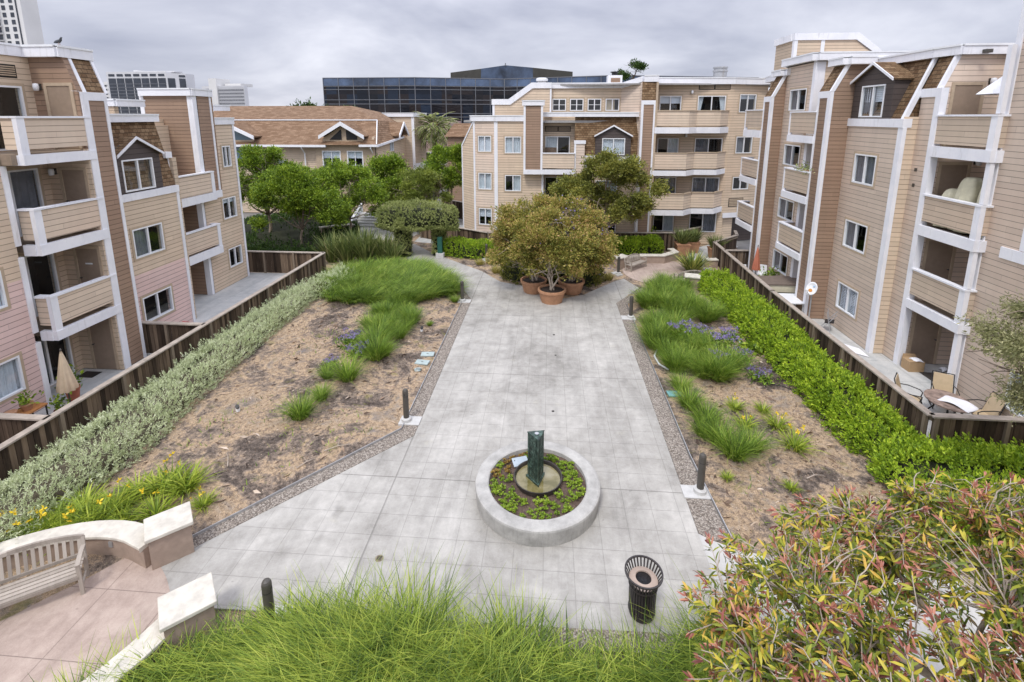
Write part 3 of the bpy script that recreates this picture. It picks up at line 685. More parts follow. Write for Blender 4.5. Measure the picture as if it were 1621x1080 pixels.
trimbox(B, W)
wall(B, PIL, 15.45, 16.15, 0, 9.6, M_brown, name='pillar', t=0.6)
mansard(B, PIL, 15.45, 16.2, 9.8, 10.9, 0.38)
m = MB(); P = PIL.P   # sloping white trim on the mansard edge
for a in (15.38, 16.16): m = MB(); m.hexa([P(a, 0.04, 9.78), P(a + .1, 0.04, 9.78), P(a + .1, -0.12, 9.78), P(a, -0.12, 9.78), P(a, -0.34, 10.9), P(a + .1, -0.34, 10.9), P(a + .1, -0.5, 10.9), P(a, -0.5, 10.9)]); m.build('mansard_trim', M_white, B)
parapet(B, [(-21, 8.0), (-16.8, 8.0), (-16.8, 15.05), (-15.62, 15.05), (-15.62, 16.28), (-21, 16.28)], 10.87, 11.2)
slab(B, [(-21, 8), (-16.8, 8), (-16.8, 15.1), (-15.7, 15.1), (-15.7, 16.2), (-21, 16.2)], 10.9, 11.0, M_flatroof)
m = MB(); m.fbox(Rk, 13.9, 14.15, .06, .22, 10.93, 11.03); m.build('scupper', M_bronze, B)
# section with the dormer
C_ = FL(-15.75)
wall(B, C_, 16.2, 19.5, 0, 3.0, M_pink, [(16.93, 18.4, 1.0, 2.05, 'dark')])
wall(B, C_, 16.2, 19.5, 3.0, 5.9, M_tanw, [(16.93, 18.38, 3.64, 4.78, 'grey curtL')], name='upper_wall')
trimbox(B, [(C_, 16.2, 19.52, -0.25, 0.06, 5.88, 6.16), (C_, 19.38, 19.52, -0.2, 0.03, 0, 5.88), (C_, 19.54, 19.66, -0.9, -0.3, 0, 7.3), (C_, 19.35, 19.68, -0.85, -0.2, 7.3, 7.55)])
mansard(B, C_, 16.2, 19.5, 6.16, 8.85, 0.6, d=-0.06)
dormer(B, C_, 16.74, 18.75, 6.17, 7.6, 8.2, 0.0, 0.5, (16.93, 18.36, 6.22, 7.42), 'dark', 17.62)
parapet(B, [(-20, 16.3), (-16.3, 16.3), (-16.3, 19.6), (-20, 19.6)], 8.8, 9.08)
slab(B, [(-21, 16.3), (-16.4, 16.3), (-16.4, 19.5), (-21, 19.5)], 8.8, 8.95, M_flatroof)
wall(B, FC(19.6), -17.4, -15.9, 0, 7.3, M_tanw, name='side_wall')
# far section: wall, balconies, brown tower
D_ = FL(-17.2); DB = FL(-16.8); DR = FL(-18.4)
wall(B, D_, 22.76, 25.8, 0, 8.62, M_tanw, [(24.3, 25.4, 0.93, 1.98, 'dark'), (24.25, 25.36, 3.62, 4.74, 'top'), (24.68, 25.36, 6.37, 7.48, 'grey curtL')])
wall(B, DR, 19.6, 22.7, 0, 8.6, M_tanw, [(20.2, 22.2, 0.05, 2.1, None), (20.2, 22.2, 2.6, 4.6, None)], name='recess_wall')
for z in (0.05, 2.6): window(B, DR, 20.2, 22.2, z, z + 2.0, 'dark', kind='sliding_door')
wall(B, FC(22.7), -18.6, -17.2, 0, 5.0, M_brown, name='cross_wall')
balcony(B, DB, 19.75, 23.28, 2.5, 3.66, 2.12, 2.5, right=0.42, deck=1.7)
balcony(B, DB, 19.75, 23.26, 5.2, 6.34, 4.9, 5.28, right=0.42, deck=1.7)
TF = FL(-17.0)
wall(B, TF, 22.75, 23.9, 5.25, 10.0, M_brown, name='tower_front', t=0.4)
wall(B, FC(22.7), -19.6, -17.0, 5.25, 10.0, M_brown, name='tower_side', t=0.3)
wall(B, FC(24.0), -19.4, -17.0, 5.25, 10.0, M_brown, name='tower_back', t=0.1)
trimbox(B, [(TF, 22.66, 22.92, -0.25, 0.03, 5.3, 10.0), (TF, 23.84, 23.96, -0.4, 0.03, 5.3, 10.0), (TF, 23.2, 24.0, -0.3, 0.06, 4.92, 5.28), (D_, 22.68, 22.85, -0.25, 0.03, 0, 4.9), (D_, 25.72, 25.86, -0.2, 0.03, 0, 8.6), (FC(22.7), -19.66, -19.46, -0.2, 0.03, 5.3, 10.0)])
parapet(B, [(-19.6, 22.62), (-16.97, 22.62), (-16.97, 24.05), (-19.6, 24.05)], 9.98, 10.3)
parapet(B, [(-17.2, 24.05), (-17.2, 25.9), (-21, 25.9)], 8.6, 8.93)
slab(B, [(-24, 19.5), (-18.65, 19.5), (-18.65, 24.1), (-17.3, 24.1), (-17.3, 25.8), (-24, 25.8)], 8.4, 8.6, M_flatroof)
wall(B, FL(-18.6), 19.6, 23, 8.5, 8.9, M_tanw, name='upper_wall')
# rooftop bits behind the dormer section
RT = FC(17.6)
for x0, x1, y, z0, z1 in ((-19.9, -18.55, 20.0, 8.9, 9.72), (-21.2, -20.6, 18.6, 8.9, 9.8), (-19.0, -18.0, 25.2, 8.6, 9.6)):
    F = FC(y); wall(B, F, x0, x1, z0, z1 - .25, M_tanw, name='rooftop_wall'); parapet(B, [(x0 - .1, y), (x1 + .1, y), (x1 + .1, y + 1.5)], z1 - .28, z1)
m = MB(); m.prism([(-20.2, 18.5), (-18.9, 18.5), (-18.9, 19.5), (-20.2, 19.5)], 9.0, 9.35); r_ = m.build('rooftop_unit', plain('rust_red_metal', (0.25, 0.08, 0.05), 0.7), B)
m = MB(); m.prism([(-20.3, 18.4), (-18.85, 18.4), (-18.85, 19.6), (-20.3, 19.6)], 9.35, 9.55); m.build('lid', M_vinyl, r_)
wall(B, FC(25.86), -24, -17.2, 0, 8.6, M_tanw, name='end_wall', t=-0.15)

# ================================================================== right apartment building (faces -x)
B = empty('apartment_building', (13.0, 18, 0), 'right rose tan apartment building with brown pillars, shake mansard and dormer', 'building')
S_ = FRt(13.25); Rf = FRt(12.96); RB = FRt(14.85); Q = FC(17.87); C_ = FRt(12.5)
wall(B, S_, -4, 15.62, 0, 2.5, M_pink if False else M_rose, [(12.6, 13.9, 0.75, 1.95, None)]); window(B, S_, 12.6, 13.9, 0.75, 1.95, 'blind')
wall(B, S_, -4, 15.62, 2.5, 14.5, M_rose, [], name='upper_wall')
trimbox(B, [(S_, 15.5, 15.68, -0.25, 0.04, 0, 14.5), (S_, 14.2, 14.36, -0.02, 0.03, 5.3, 8.9), (S_, 12.0, 14.9, -0.02, 0.05, 4.95, 5.28)])
wall(B, RB, 13, 17.87, 0, 11.0, M_rose, [(15.75, 17.4, z + .04, z + 2.08, None) for z in (0, 2.68, 5.35, 8.0)], name='recess_wall')
for z in (0, 2.68, 5.35, 8.0): window(B, RB, 15.75, 17.4, z + .04, z + 2.08, 'dark', kind='sliding_door')
wall(B, Q, 12.97, 15.0, 0, 8.0, M_rose, name='cross_wall')
m = MB(); m.fprism(Q, [(12.97, 8.0), (15.0, 8.0), (15.0, 11.02), (13.42, 11.02), (12.97, 9.95)], -0.2, 0.0); m.build('cross_wall', M_rose, B)
for z in (0, 2.68, 5.35, 8.0): door(B, Q, 13.42, 14.27, z + .02, z + 2.03, knob=1)
for z in (7.5, 10.15): wlight(B, Q, 14.5, z)
for zf, zr, f0, f1 in ((2.68, 3.73, 2.27, 2.58), (5.35, 6.39, 4.95, 5.3), (8.0, 9.07, 7.67, 8.03)): balcony(B, Rf, 15.47, 17.74, zf, zr, f0, f1, left=0.32, deck=1.8)
wall(B, Rf, 17.85, 18.62, 0, 9.7, M_rose, name='pillar', t=0.4)
trimbox(B, [(Rf, 17.72, 17.95, -0.2, 0.03, 0, 9.95), (Rf, 17.95, 18.66, -0.1, 0.03, 9.66, 9.95), (Rf, 15.47, 15.62, -0.15, -0.02, 0, 2.26), (Rf, 15.47, 15.62, -0.15, -0.02, 3.75, 4.94), (Rf, 15.47, 15.62, -0.15, -0.02, 6.41, 7.66), (Rf, 15.47, 15.62, -0.15, -0.02, 9.09, 11.0)])
mansard(B, Rf, 17.95, 18.7, 9.95, 11.03, 0.42)
m = MB(); P = Rf.P
for a in (17.86, 18.64): m = MB(); m.hexa([P(a, 0.04, 9.93), P(a + .1, 0.04, 9.93), P(a + .1, -0.12, 9.93), P(a, -0.12, 9.93), P(a, -0.38, 11.03), P(a + .1, -0.38, 11.03), P(a + .1, -0.54, 11.03), P(a, -0.54, 11.03)]); m.build('mansard_trim', M_white, B)
wall(B, FC(18.6), 12.5, 13.1, 0, 9.0, M_tanw, name='cross_wall', t=0.1)
wall(B, C_, 18.62, 22.1, 0, 8.65, M_rose, [(19.7, 21.1, 0.93, 2.07, 'shut'), (19.72, 21.17, 3.64, 4.78, 'grey curtR'), (19.77, 21.13, 6.35, 7.53, 'grey curtR both')])
trimbox(B, [(C_, 18.57, 18.82, -0.1, 0.035, 0, 8.62), (C_, 18.58, 22.1, -0.25, 0.06, 8.62, 8.93)])
mansard(B, C_, 18.75, 22.1, 8.93, 11.0, 0.78, d=-0.05)
m = MB(); P = C_.P; a = 18.64
m.hexa([P(a, 0.05, 8.9), P(a + .12, 0.05, 8.9), P(a + .12, -0.12, 8.9), P(a, -0.12, 8.9), P(a, -0.72, 11.0), P(a + .12, -0.72, 11.0), P(a + .12, -0.9, 11.0), P(a, -0.9, 11.0)]); m.build('mansard_trim', M_white, B)
dormer(B, C_, 19.4, 21.78, 8.94, 10.38, 11.0, 0.0, 0.85, (19.85, 21.25, 8.98, 10.2), 'grey curtR half', 20.55)
parapet(B, [(20, 22.2), (13.2, 22.2), (13.2, 18.68), (13.38, 17.75), (15.0, 17.75), (15.0, 15.4)], 11.0, 11.3)
slab(B, [(20, 15), (15, 15), (15, 17.8), (13.45, 17.8), (13.3, 22.2), (20, 22.2)], 11.0, 11.1, M_flatroof)
m = MB(); m.fbox(FC(17.75), 13.95, 14.15, .06, .22, 11.03, 11.14); m.build('scupper', M_bronze, B)
for z in (7.1, 6.55): m = MB(); m.fbox(Rf, 18.3, 18.36, 0, .05, z, z + .12); m.build('vent_pipe', M_bronze, B)
# brown pillars B2 and F, balconies E and G, wall E
E_ = FRt(12.3); EB = FRt(11.62); PF = FRt(11.65)
for s0 in (21.87, 27.4):
    wall(B, PF, s0 + .02, s0 + .92, 0, 10.06, M_brown, name='pillar', t=0.2)
    wall(B, FC(s0), 11.65, 12.6, 0, 10.06, M_brown, name='pillar_side', t=0.1)
    m = MB(); m.fprism(FC(s0), [(11.65, 10.06), (13.4, 10.06), (13.4, 11.1), (12.2, 11.1)], -0.1, 0.0); m.build('pillar_side', M_brown, B)
    trimbox(B, [(PF, s0 - .02, s0 + .2, -0.1, 0.03, 0, 10.06), (PF, s0 + .82, s0 + .95, -0.1, 0.03, 0, 10.06), (PF, s0 + .2, s0 + .82, -0.1, 0.026, 9.78, 10.06)])
    mansard(B, PF, s0 + .02, s0 + .95, 10.06, 11.12, 0.52)
    m = MB(); P = PF.P; a = s0 - .03
    m.hexa([P(a, 0.04, 10.04), P(a + .12, 0.04, 10.04), P(a + .12, -0.12, 10.04), P(a, -0.12, 10.04), P(a, -0.48, 11.12), P(a + .12, -0.48, 11.12), P(a + .12, -0.64, 11.12), P(a, -0.64, 11.12)]); m.build('mansard_trim', M_white, B)
    parapet(B, [(14.5, s0 - .1), (12.12, s0 - .1), (12.12, s0 + 1.0)], 11.1, 11.38)
wall(B, E_, 24.6, 27.45, 0, 11.6, M_rose, [(25.2, 26.85, z, z + 1.05, 'grey curtR') for z in (0.9, 3.75, 6.55, 9.3)])
wall(B, FC(24.6), 12.3, 15, 0, 11.6, M_tanw, [(12.6, 13.6, z, z + 2.0, None) for z in (0.05, 2.75, 5.45)], name='cross_wall', t=0.15)
for z in (0.05, 2.75, 5.45): window(B, FC(24.6), 12.6, 13.6, z, z + 2.0, 'dark', kind='sliding_door')
wall(B, FRt(13.2), 22.7, 24.6, 0, 11.1, M_tanw, name='recess_wall')
trimbox(B, [(E_, 24.56, 24.8, -0.2, 0.03, 0, 11.55), (E_, 24.56, 24.7, -0.4, -0.2, 0, 11.55)])
parapet(B, [(20, 24.5), (12.25, 24.5), (12.25, 27.6), (20, 27.6)], 11.55, 11.88)
slab(B, [(20, 24.5), (12.3, 24.5), (12.3, 27.6), (20, 27.6)], 11.5, 11.62, M_flatroof)
for zf, zr, f0, f1 in ((2.75, 3.84, 2.45, 2.75), (5.45, 6.57, 5.1, 5.42), (8.15, 9.25, 7.83, 8.15)): balcony(B, EB, 22.8, 25.12, zf, zr, f0, f1, right=0.65, deck=1.3, post=0.08)
for zf, zr, f0, f1 in ((2.85, 3.96, 2.52, 2.83), (5.52, 6.62, 5.2, 5.52), (8.3, 9.4, 7.86, 8.25)): balcony(B, FRt(11.6), 28.32, 30.6, zf, zr, f0, f1, right=0.65, deck=1.3, post=0.08)
wall(B, FRt(13.2), 28.3, 31.5, 0, 11.2, M_rose, [(28.6, 30.2, z, z + 2.0, None) for z in (0.05, 2.9, 5.6, 8.3)], name='recess_wall')
for z in (0.05, 2.9, 5.6, 8.3): window(B, FRt(13.2), 28.6, 30.2, z, z + 2.0, 'dark', kind='sliding_door')
slab(B, [(20, 27.6), (12.3, 27.6), (13.2, 31.5), (20, 31.5)], 11.0, 11.1, M_flatroof)
parapet(B, [(12.6, 28.35), (13.15, 31.6)], 11.0, 11.32)
# stair penthouse on the roof
F = FC(30.6); z0 = 11.1
m = MB(); m.fprism(F, [(14.0, z0), (18.5, z0), (18.5, 12.4), (17.2, 13.35), (14.0, 13.35)], -2.5, 0.0); pent = m.build('penthouse', M_tanw, B)
m = MB()
m.fprism(F, [(13.9, 13.3), (17.3, 13.3), (19.2, 12.0), (19.2, 12.35), (17.4, 13.68), (13.9, 13.68)], -0.3, 0.08); m.fbox(F, 13.86, 14.1, -2.5, -0.3, 13.3, 13.68); m.fbox(F, 13.92, 14.1, -.2, 0.05, z0, 13.3); m.fbox(F, 15.4, 15.6, -.02, .03, z0, 13.3); m.build('trim', M_white, pent)

# ================================================================== centre apartment building (faces -y)
B = empty('apartment_building', (3, 34.5, 0), 'centre tan apartment building across the courtyard end with zigzag balconies', 'building')
P0, P1, P2 = (-6.35, 35.6), (-5.3, 34.35), (-3.72, 34.0)
F1 = FA(P0, P1); F2 = FA(P1, P2); F3 = FC(34.0)
m = MB(); m.fprism(F1, [(0, 0), (F1.L, 0), (F1.L, 8.72), (F1.L * .93, 8.72), (0, 6.9)], -0.2, 0); m.build('wall', M_tanw, B)
wall(B, F2, 0, F2.L, 0, 8.72, M_rose, [(0.32, 1.3, 1.37, 2.58, 'half'), (0.32, 1.3, 3.94, 5.12, 'both'), (0.32, 1.3, 6.6, 7.7, 'blind')])
wall(B, F3, -3.72, -1.75, 0, 8.72, M_tanw, [(-3.08, -1.95, 1.3, 2.4, 'half'), (-3.08, -1.95, 3.87, 5.0, 'curtR'), (-3.08, -1.95, 6.52, 7.66, 'both')])
trimbox(B, [(F3, -3.82, -3.58, -0.1, 0.03, 0, 8.7), (F2, -0.03, 0.1, -0.1, 0.03, 0, 8.7), (F1, -0.05, 0.08, -0.1, 0.03, 0, 6.95)])
m = MB(); P = F1.P; m.hexa([P(-.05, .04, 6.82), P(F1.L, .04, 8.6), P(F1.L, -.1, 8.6), P(-.05, -.1, 6.82), P(-.05, .04, 6.98), P(F1.L, .04, 8.76), P(F1.L, -.1, 8.76), P(-.05, -.1, 6.98)]); m.build('sloping_trim', M_white, B)
parapet(B, [(-5.7, 35.6), (-5.42, 34.3), (-3.72, 33.95), (-1.7, 33.95)], 8.7, 9.07)
slab(B, [(-6.3, 40), (-6.2, 35.6), (-5.3, 34.4), (-3.7, 34.05), (6.2, 34.2), (6.2, 40)], 8.6, 8.75, M_flatroof)
# raised block behind
U = FC(34.7)
m = MB(); m.fprism(U, [(-3.95, 8.6), (0.05, 8.6), (0.05, 10.95), (-1.2, 10.95), (-2.75, 9.85), (-3.95, 9.85)], -0.2, 0.0); m.build('upper_wall', M_tanw, B)
m = MB(); m.fprism(U, [(-4.05, 9.82), (-2.75, 9.82), (-1.2, 10.92), (0.1, 10.92), (0.1, 11.3), (-1.3, 11.3), (-2.87, 10.2), (-4.05, 10.2)], -0.35, 0.08); m.fbox(U, -4.0, -3.85, -.1, .03, 8.7, 9.82); m.fbox(U, -0.02, 0.09, -.1, .03, 9.1, 10.92); m.build('parapet', M_white, B)
U2 = FC(35.0)
wall(B, U2, 0.05, 4.85, 8.6, 10.95, M_tanw, [(0.16, 1.1, 9.41, 10.22, None), (1.38, 2.3, 9.41, 10.22, None), (2.6, 3.52, 9.41, 10.22, None), (3.82, 4.75, 9.41, 10.22, None)], name='upper_wall')
for a, b, st in ((0.16, 1.1, 'grid'), (1.38, 2.3, 'grid'), (2.6, 3.52, 'grid'), (3.82, 4.75, 'tanfill')): window(B, U2, a, b, 9.41, 10.22, st)
parapet(B, [(0.1, 34.95), (4.85, 34.95)], 10.92, 11.26)
F4 = FA((4.85, 35.0), (6.1, 33.95)); m = MB(); m.fprism(F4, [(0, 6), (F4.L, 6), (F4.L, 11.25), (0, 10.95)], -0.15, 0); m.build('upper_wall', M_rose, B)
m = MB(); P = F4.P; L = F4.L; m.hexa([P(0, .07, 10.9), P(L, .07, 11.27), P(L, -.25, 11.27), P(0, -.25, 10.9), P(0, .07, 11.26), P(L, .07, 11.63), P(L, -.25, 11.63), P(0, -.25, 11.26)]); m.build('parapet', M_white, B)
# hanging brown pillar and balcony beside it
Pl = FC(33.45)
wall(B, Pl, -1.7, -0.5, 5.45, 9.75, M_brown, name='pillar', t=0.55)
trimbox(B, [(Pl, -1.76, -1.62, -0.55, 0.03, 5.45, 9.75), (Pl, -0.6, -0.46, -0.55, 0.03, 5.45, 9.75), (Pl, -1.76, 1.75, -0.55, 0.04, 5.13, 5.45)])
parapet(B, [(-1.8, 33.95), (-1.8, 33.42), (-0.42, 33.42), (-0.42, 33.95)], 9.74, 10.05)
balcony(B, Pl, -0.46, 1.7, 5.45, 6.6, 5.14, 5.46, deck=1.4)
wall(B, FC(34.9), -1.75, 1.8, 0, 8.9, M_tanw, [(-0.3, 1.42, 6.0, 7.65, None), (-0.3, 1.42, 2.9, 4.8, None)], name='recess_wall')
window(B, FC(34.9), -0.3, 1.42, 5.6, 7.65, 'curtL', kind='sliding_door'); window(B, FC(34.9), -0.3, 1.42, 2.9, 4.8, 'dark', kind='sliding_door')
vent(B, FC(34.9), -0.3, 0.55, 8.0, 8.3); vent(B, FC(34.9), 0.62, 1.42, 8.0, 8.3)
wall(B, F3, -1.75, -0.5, 0, 5.13, M_tanw, name='lower_wall'); trimbox(B, [(F3, -0.52, -0.38, -0.3, 0.03, 0, 5.13)])
# shake front with dormer
M4 = FC(33.9)
wall(B, M4, 1.72, 6.1, 0, 6.1, M_tanw, [(3.2, 4.7, 3.6, 4.7, 'both'), (3.2, 4.7, 1.0, 2.1, 'dark')])
wall(B, FC(33.6), 1.72, 2.38, 0, 7.2, M_rose, name='pier', t=0.4); trimbox(B, [(FC(33.6), 1.66, 2.44, -0.35, 0.04, 7.2, 7.42), (FC(33.6), 1.68, 1.8, -0.3, 0.03, 0, 7.2), (M4, 2.4, 6.1, -0.2, 0.07, 6.1, 6.4), (M4, 2.42, 2.56, -0.05, 0.03, 0, 6.1)])
mansard(B, M4, 1.72, 6.1, 6.4, 9.05, 0.3)
dormer(B, M4, 3.1, 5.46, 6.4, 7.75, 8.4, 0.12, 0.4, (3.55, 5.08, 6.45, 7.58), 'both half', 4.28)
parapet(B, [(-0.46, 34.3), (1.7, 34.3), (1.7, 33.95), (6.1, 33.95)], 9.0, 9.28)
# brown pillar with shake top, then the zigzag balconies
Pr = FC(33.3)
wall(B, Pr, 6.0, 6.85, 0, 9.8, M_brown, name='pillar', t=0.6)
trimbox(B, [(Pr, 5.96, 6.1, -0.6, 0.03, 0, 9.82), (Pr, 6.75, 6.9, -0.6, 0.03, 0, 9.82), (Pr, 6.1, 6.75, -0.3, 0.026, 9.78, 10.05), (Pr, 5.96, 6.1, -0.3, 0.03, 9.82, 10.05), (Pr, 6.75, 6.9, -0.3, 0.03, 9.82, 10.05)])
mansard(B, Pr, 5.98, 6.9, 10.05, 11.25, 0.15)
m = MB(); m.fbox(FC(33.45), 5.95, 6.0, -0.5, 0.0, 6, 11.2); m.build('side_wall', M_rose, B)
zig = [(6.9, 33.3), (9.05, 33.3), (9.78, 34.1), (11.3, 34.1), (12.25, 35.2)]
for zf, zr, f0, f1 in ((2.72, 3.93, 2.42, 2.78), (5.45, 6.66, 5.12, 5.46), (8.3, 9.43, 7.92, 8.32)):
    m = MB(); c_ = MB(); fa = MB()
    for p, q in zip(zig[:-1], zig[1:]):
        F = FA(p, q); L = F.L
        m.fbox(F, 0, L, -0.1, 0, zf + 0.12, zr - 0.06); c_.fbox(F, -0.03, L + .03, -0.14, 0.04, zr - 0.06, zr); fa.fbox(F, -.02, L + .02, -0.1, 0.05, f0, f1)
    o = m.build('balcony', M_panel, B); c_.build('rail_cap', M_casing, o); fa.build('fascia', M_white, o)
    d_ = MB(); d_.prism([(p[0] + .02, p[1] + .11) for p in zig] + [(12.3, 35.6), (6.9, 35.2)], f0 + .05, f1 - .02); d_.build('deck', M_soffit, o)
ZB = FC(35.1); hz = []
for i, z in enumerate((0.3, 2.78, 5.5, 8.35)): hz += [(7.5, 8.95, z + .1 if i else 0.9, z + 2.05, None), (10.05, 11.9, z + .1 if i else 0.9, z + 2.05, None)]
wall(B, ZB, 6.9, 12.35, 0, 11.3, M_tanw, hz, name='recess_wall')
for (a, b, z, e_, _), st in zip(hz, ('curtR', 'grey curtR', 'grey curtR', 'slats', 'curtR', 'curtL grey', 'top', 'swag')): window(B, ZB, a, b, z, e_, st, kind='sliding_door')
wlight(B, ZB, 9.6, 10.65); wlight(B, ZB, 9.4, 7.75); vent(B, ZB, 10.1, 11.05, 10.82, 11.15); vent(B, ZB, 11.15, 12.1, 10.82, 11.15)
trimbox(B, [(Pr, 6.86, 6.99, -0.3, 0.035, 0, 11.2)], 'corner_trim', M_casing)
F5 = FA((12.35, 35.1), (14.2, 35.7))
wall(B, F5, 0, F5.L + .8, 2.3, 11.3, M_tanw, [(0.55, 1.85, 3.95, 4.85, 'dark'), (0.55, 1.85, 6.5, 7.65, 'grey curtL'), (0.55, 1.85, 9.3, 10.5, 'top')])
trimbox(B, [(F5, -0.05, F5.L + .8, -0.2, 0.05, 1.95, 2.3)]); vent(B, F5, 0.4, 1.5, 2.75, 3.3)
wall(B, FA((12.35, 35.3), (13.2, 35.6)), 0, 0.9, 0, 1.95, M_tanw, name='lower_wall'); wall(B, FA((13.2, 36.2), (15.2, 36.8)), 0, 2, 0, 2, M_charc, name='entry_wall')
parapet(B, [(6.1, 33.5, 11.63), (6.95, 33.4, 11.63), (6.95, 34.95, 11.6), (12.4, 34.95, 11.55), (14.3, 35.5, 11.55), (16, 35.5, 11.6)], 11.2, 11.6)
slab(B, [(0, 35), (6.2, 34), (12.4, 35.2), (16, 36), (16, 41), (0, 41)], 11.1, 11.2, M_flatroof)
wall(B, FA((-6.35, 40), (-6.35, 35.6)), 0, 4.4, 0, 6.9, M_tanw, name='end_wall')
# roof furniture fixed to the centre building
F = FC(36.5); m = MB(); m.fbox(F, 4.1, 5.1, -1, 0, 11.1, 11.9); ch = m.build('chimney', M_white, B); m = MB(); m.fbox(F, 4.3, 4.95, 0, .02, 11.2, 11.72); m.build('panel', M_brown, ch)
m = MB(); m.lathe([(0.2, 0), (0.2, 0.2), (0.3, 0.22), (0.3, 0.28), (0, 0.3)], (4.6, 37, 11.9), 12); m.build('flue_cap', M_black, ch)
m = MB(); m.lathe([(0.45, 0), (0.45, 0.6), (0.5, 0.62), (0.5, 0.72), (0.44, 0.74), (0.44, 0.85), (0.5, .87), (0.5, 0.95), (0, 0.97)], (12.0, 37, 11.5), 20); m.build('roof_vent', M_galv, B, smooth=False)
m = MB(); m.lathe([(0.3, 0), (0.3, 0.25), (0.42, 0.28), (0.42, 0.45), (0.3, 0.5), (0, 0.5)], (-0.6, 36, 11.2), 16); m.build('roof_vent', M_vinyl, B)
m = MB(); m.fbox(FC(37), 7.3, 9.4, -1.2, 0, 11.6, 11.75); m.build('solar_panel', M_black, B)
# ================================================================== clubhouse
B = empty('clubhouse', (-22, 44, 0), 'tan clubhouse with brown shingle hip roof and white gable behind the trees', 'building')
K = FC(44.0)
wall(B, K, -33, -21.4, 0, 6.3, M_tanw, [(-25.5, -24.4, 4.3, 5.05, 'blind')])
wall(B, K, -16.3, -15.9, 0, 6.5, M_tanw, name='wall')
K2 = FC(43.7)
wall(B, K2, -21.4, -15.9, 0, 6.3, M_casing, [(-20.8, -19.05, 3.3, 5.95, None), (-18.45, -16.95, 3.3, 5.95, None)], name='bay_wall')
for a, b in ((-20.8, -19.05), (-18.45, -16.95)): window(B, K2, a, b, 3.3, 5.95, 'grid top', fw=0.09)
m = MB(); m.fprism(K2, [(-20.6, 6.3), (-16.9, 6.3), (-16.9, 7.1), (-18.65, 8.3), (-20.6, 7.1)], -0.3, 0.0); gb = m.build('gable_wall', M_casing, B)
for a, b in (([(-20.0, 6.95), (-18.85, 6.95), (-18.85, 7.9)], 0), ([(-18.4, 6.95), (-17.4, 6.95), (-17.4, 7.25), (-18.4, 7.88)], 0)):
    m = MB(); m.fprism(K2, a, 0.02, 0.05); w = m.build('window', M_black, gb)
def gable(cx, hw, zl, za, y0, y1, ov=0.35, F=None):
    m = MB(); th = 0.1
    for sg in (-1, 1):
        m.hexa([(cx + sg * (hw + ov), y0, zl), (cx, y0, za), (cx, y1, za), (cx + sg * (hw + ov), y1, zl), (cx + sg * (hw + ov), y0, zl + th), (cx, y0, za + th), (cx, y1, za + th), (cx + sg * (hw + ov), y1, zl + th)])
    o = m.build('gable_roof', M_roof, B); m = MB()
    for sg in (-1, 1):
        m.hexa([(cx + sg * (hw + ov), y0 - .08, zl - .18), (cx, y0 - .08, za - .2), (cx, y0 - .01, za - .2), (cx + sg * (hw + ov), y0 - .01, zl - .18), (cx + sg * (hw + ov), y0 - .08, zl + .14), (cx, y0 - .08, za + .16), (cx, y0 - .01, za + .16), (cx + sg * (hw + ov), y0 - .01, zl + .14)])
    m.build('barge_board', M_white, o)
gable(-18.68, 1.75, 7.2, 8.42, 43.2, 47.0)
gable(-29.4, 2.3, 7.15, 8.4, 43.0, 47.0)
m = MB(); m.fprism(FC(43.6), [(-31.5, 5.9), (-27.2, 5.9), (-27.2, 7.1), (-29.4, 8.2), (-31.5, 7.1)], -0.3, 0); g2 = m.build('gable_wall', M_casing, B)
m = MB(); m.fprism(FC(43.6), [(-29.2, 6.9), (-27.4, 6.9), (-27.4, 7.1), (-29.2, 8.0)], 0.01, 0.03); m.fprism(FC(43.6), [(-29.2, 4.9), (-27.4, 4.9), (-27.4, 6.6), (-29.2, 6.6)], 0.01, 0.03)
tq = NT('blue_gable_glass'); tq.base((0.10, 0.16, 0.2)); tq.rough(0.05); tq.spec(0.9); m.build('window', tq.m, g2)  # even blue base colour on the gable panes
# roof: low front slope, white flashing line, upper hip
m = MB()
m.quad((-34, 43.2, 6.5), (-15.4, 43.2, 6.5), (-16.5, 46.6, 8.66), (-34, 46.6, 8.66)); m.quad((-34, 46.6, 8.66), (-16.5, 46.6, 8.66), (-20.3, 50, 10.1), (-34.5, 50, 10.1))
m.quad((-15.4, 43.2, 6.5), (-15.4, 53, 6.9), (-16.5, 53, 8.4), (-16.5, 46.6, 8.66)); m.quad((-16.5, 46.6, 8.66), (-16.5, 53, 8.4), (-18.4, 53, 9.5), (-20.3, 50, 10.1)); m.quad((-34.5, 50, 10.1), (-20.3, 50, 10.1), (-18.4, 53, 9.5), (-34, 56, 7))
m.build('roof', M_roof, B)
m = MB(); m.bar((-34, 46.58, 8.7), (-16.5, 46.58, 8.7), 0.2, 0.1); m.bar((-16.5, 46.6, 8.7), (-15.5, 43.3, 6.6), 0.08, 0.06); m.build('flashing', M_white, B)
m = MB(); m.fbox(FC(43.2), -34, -20.2, -0.12, 0.05, 6.3, 6.5); m.fbox(FC(43.2), -17.1, -15.4, -.12, .05, 6.34, 6.54); m.bar((-15.4, 43.2, 6.42), (-15.4, 51.5, 6.9), 0.1, 0.2); m.build('gutter', M_white, B)
for x, z0 in ((-22.5, 0), (-16.05, 0)): m = MB(); m.tube([(x, 43.25, 6.35), (x, 43.25, 6.2), (x, 43.8, 5.7), (x, 43.8, z0)], 0.06, 6); m.build('downspout', M_vinyl, B)
SWF = Fr((-15.9, 0), (0, 1), (1, 0))
wall(B, SWF, 43.9, 54, 0, 7.2, M_tanw, [(48.2, 49.4, 5.6, 6.5, 'blind'), (45.6, 46.1, 4.6, 5.2, 'blind')], name='side_wall')
m = MB(); th = .1
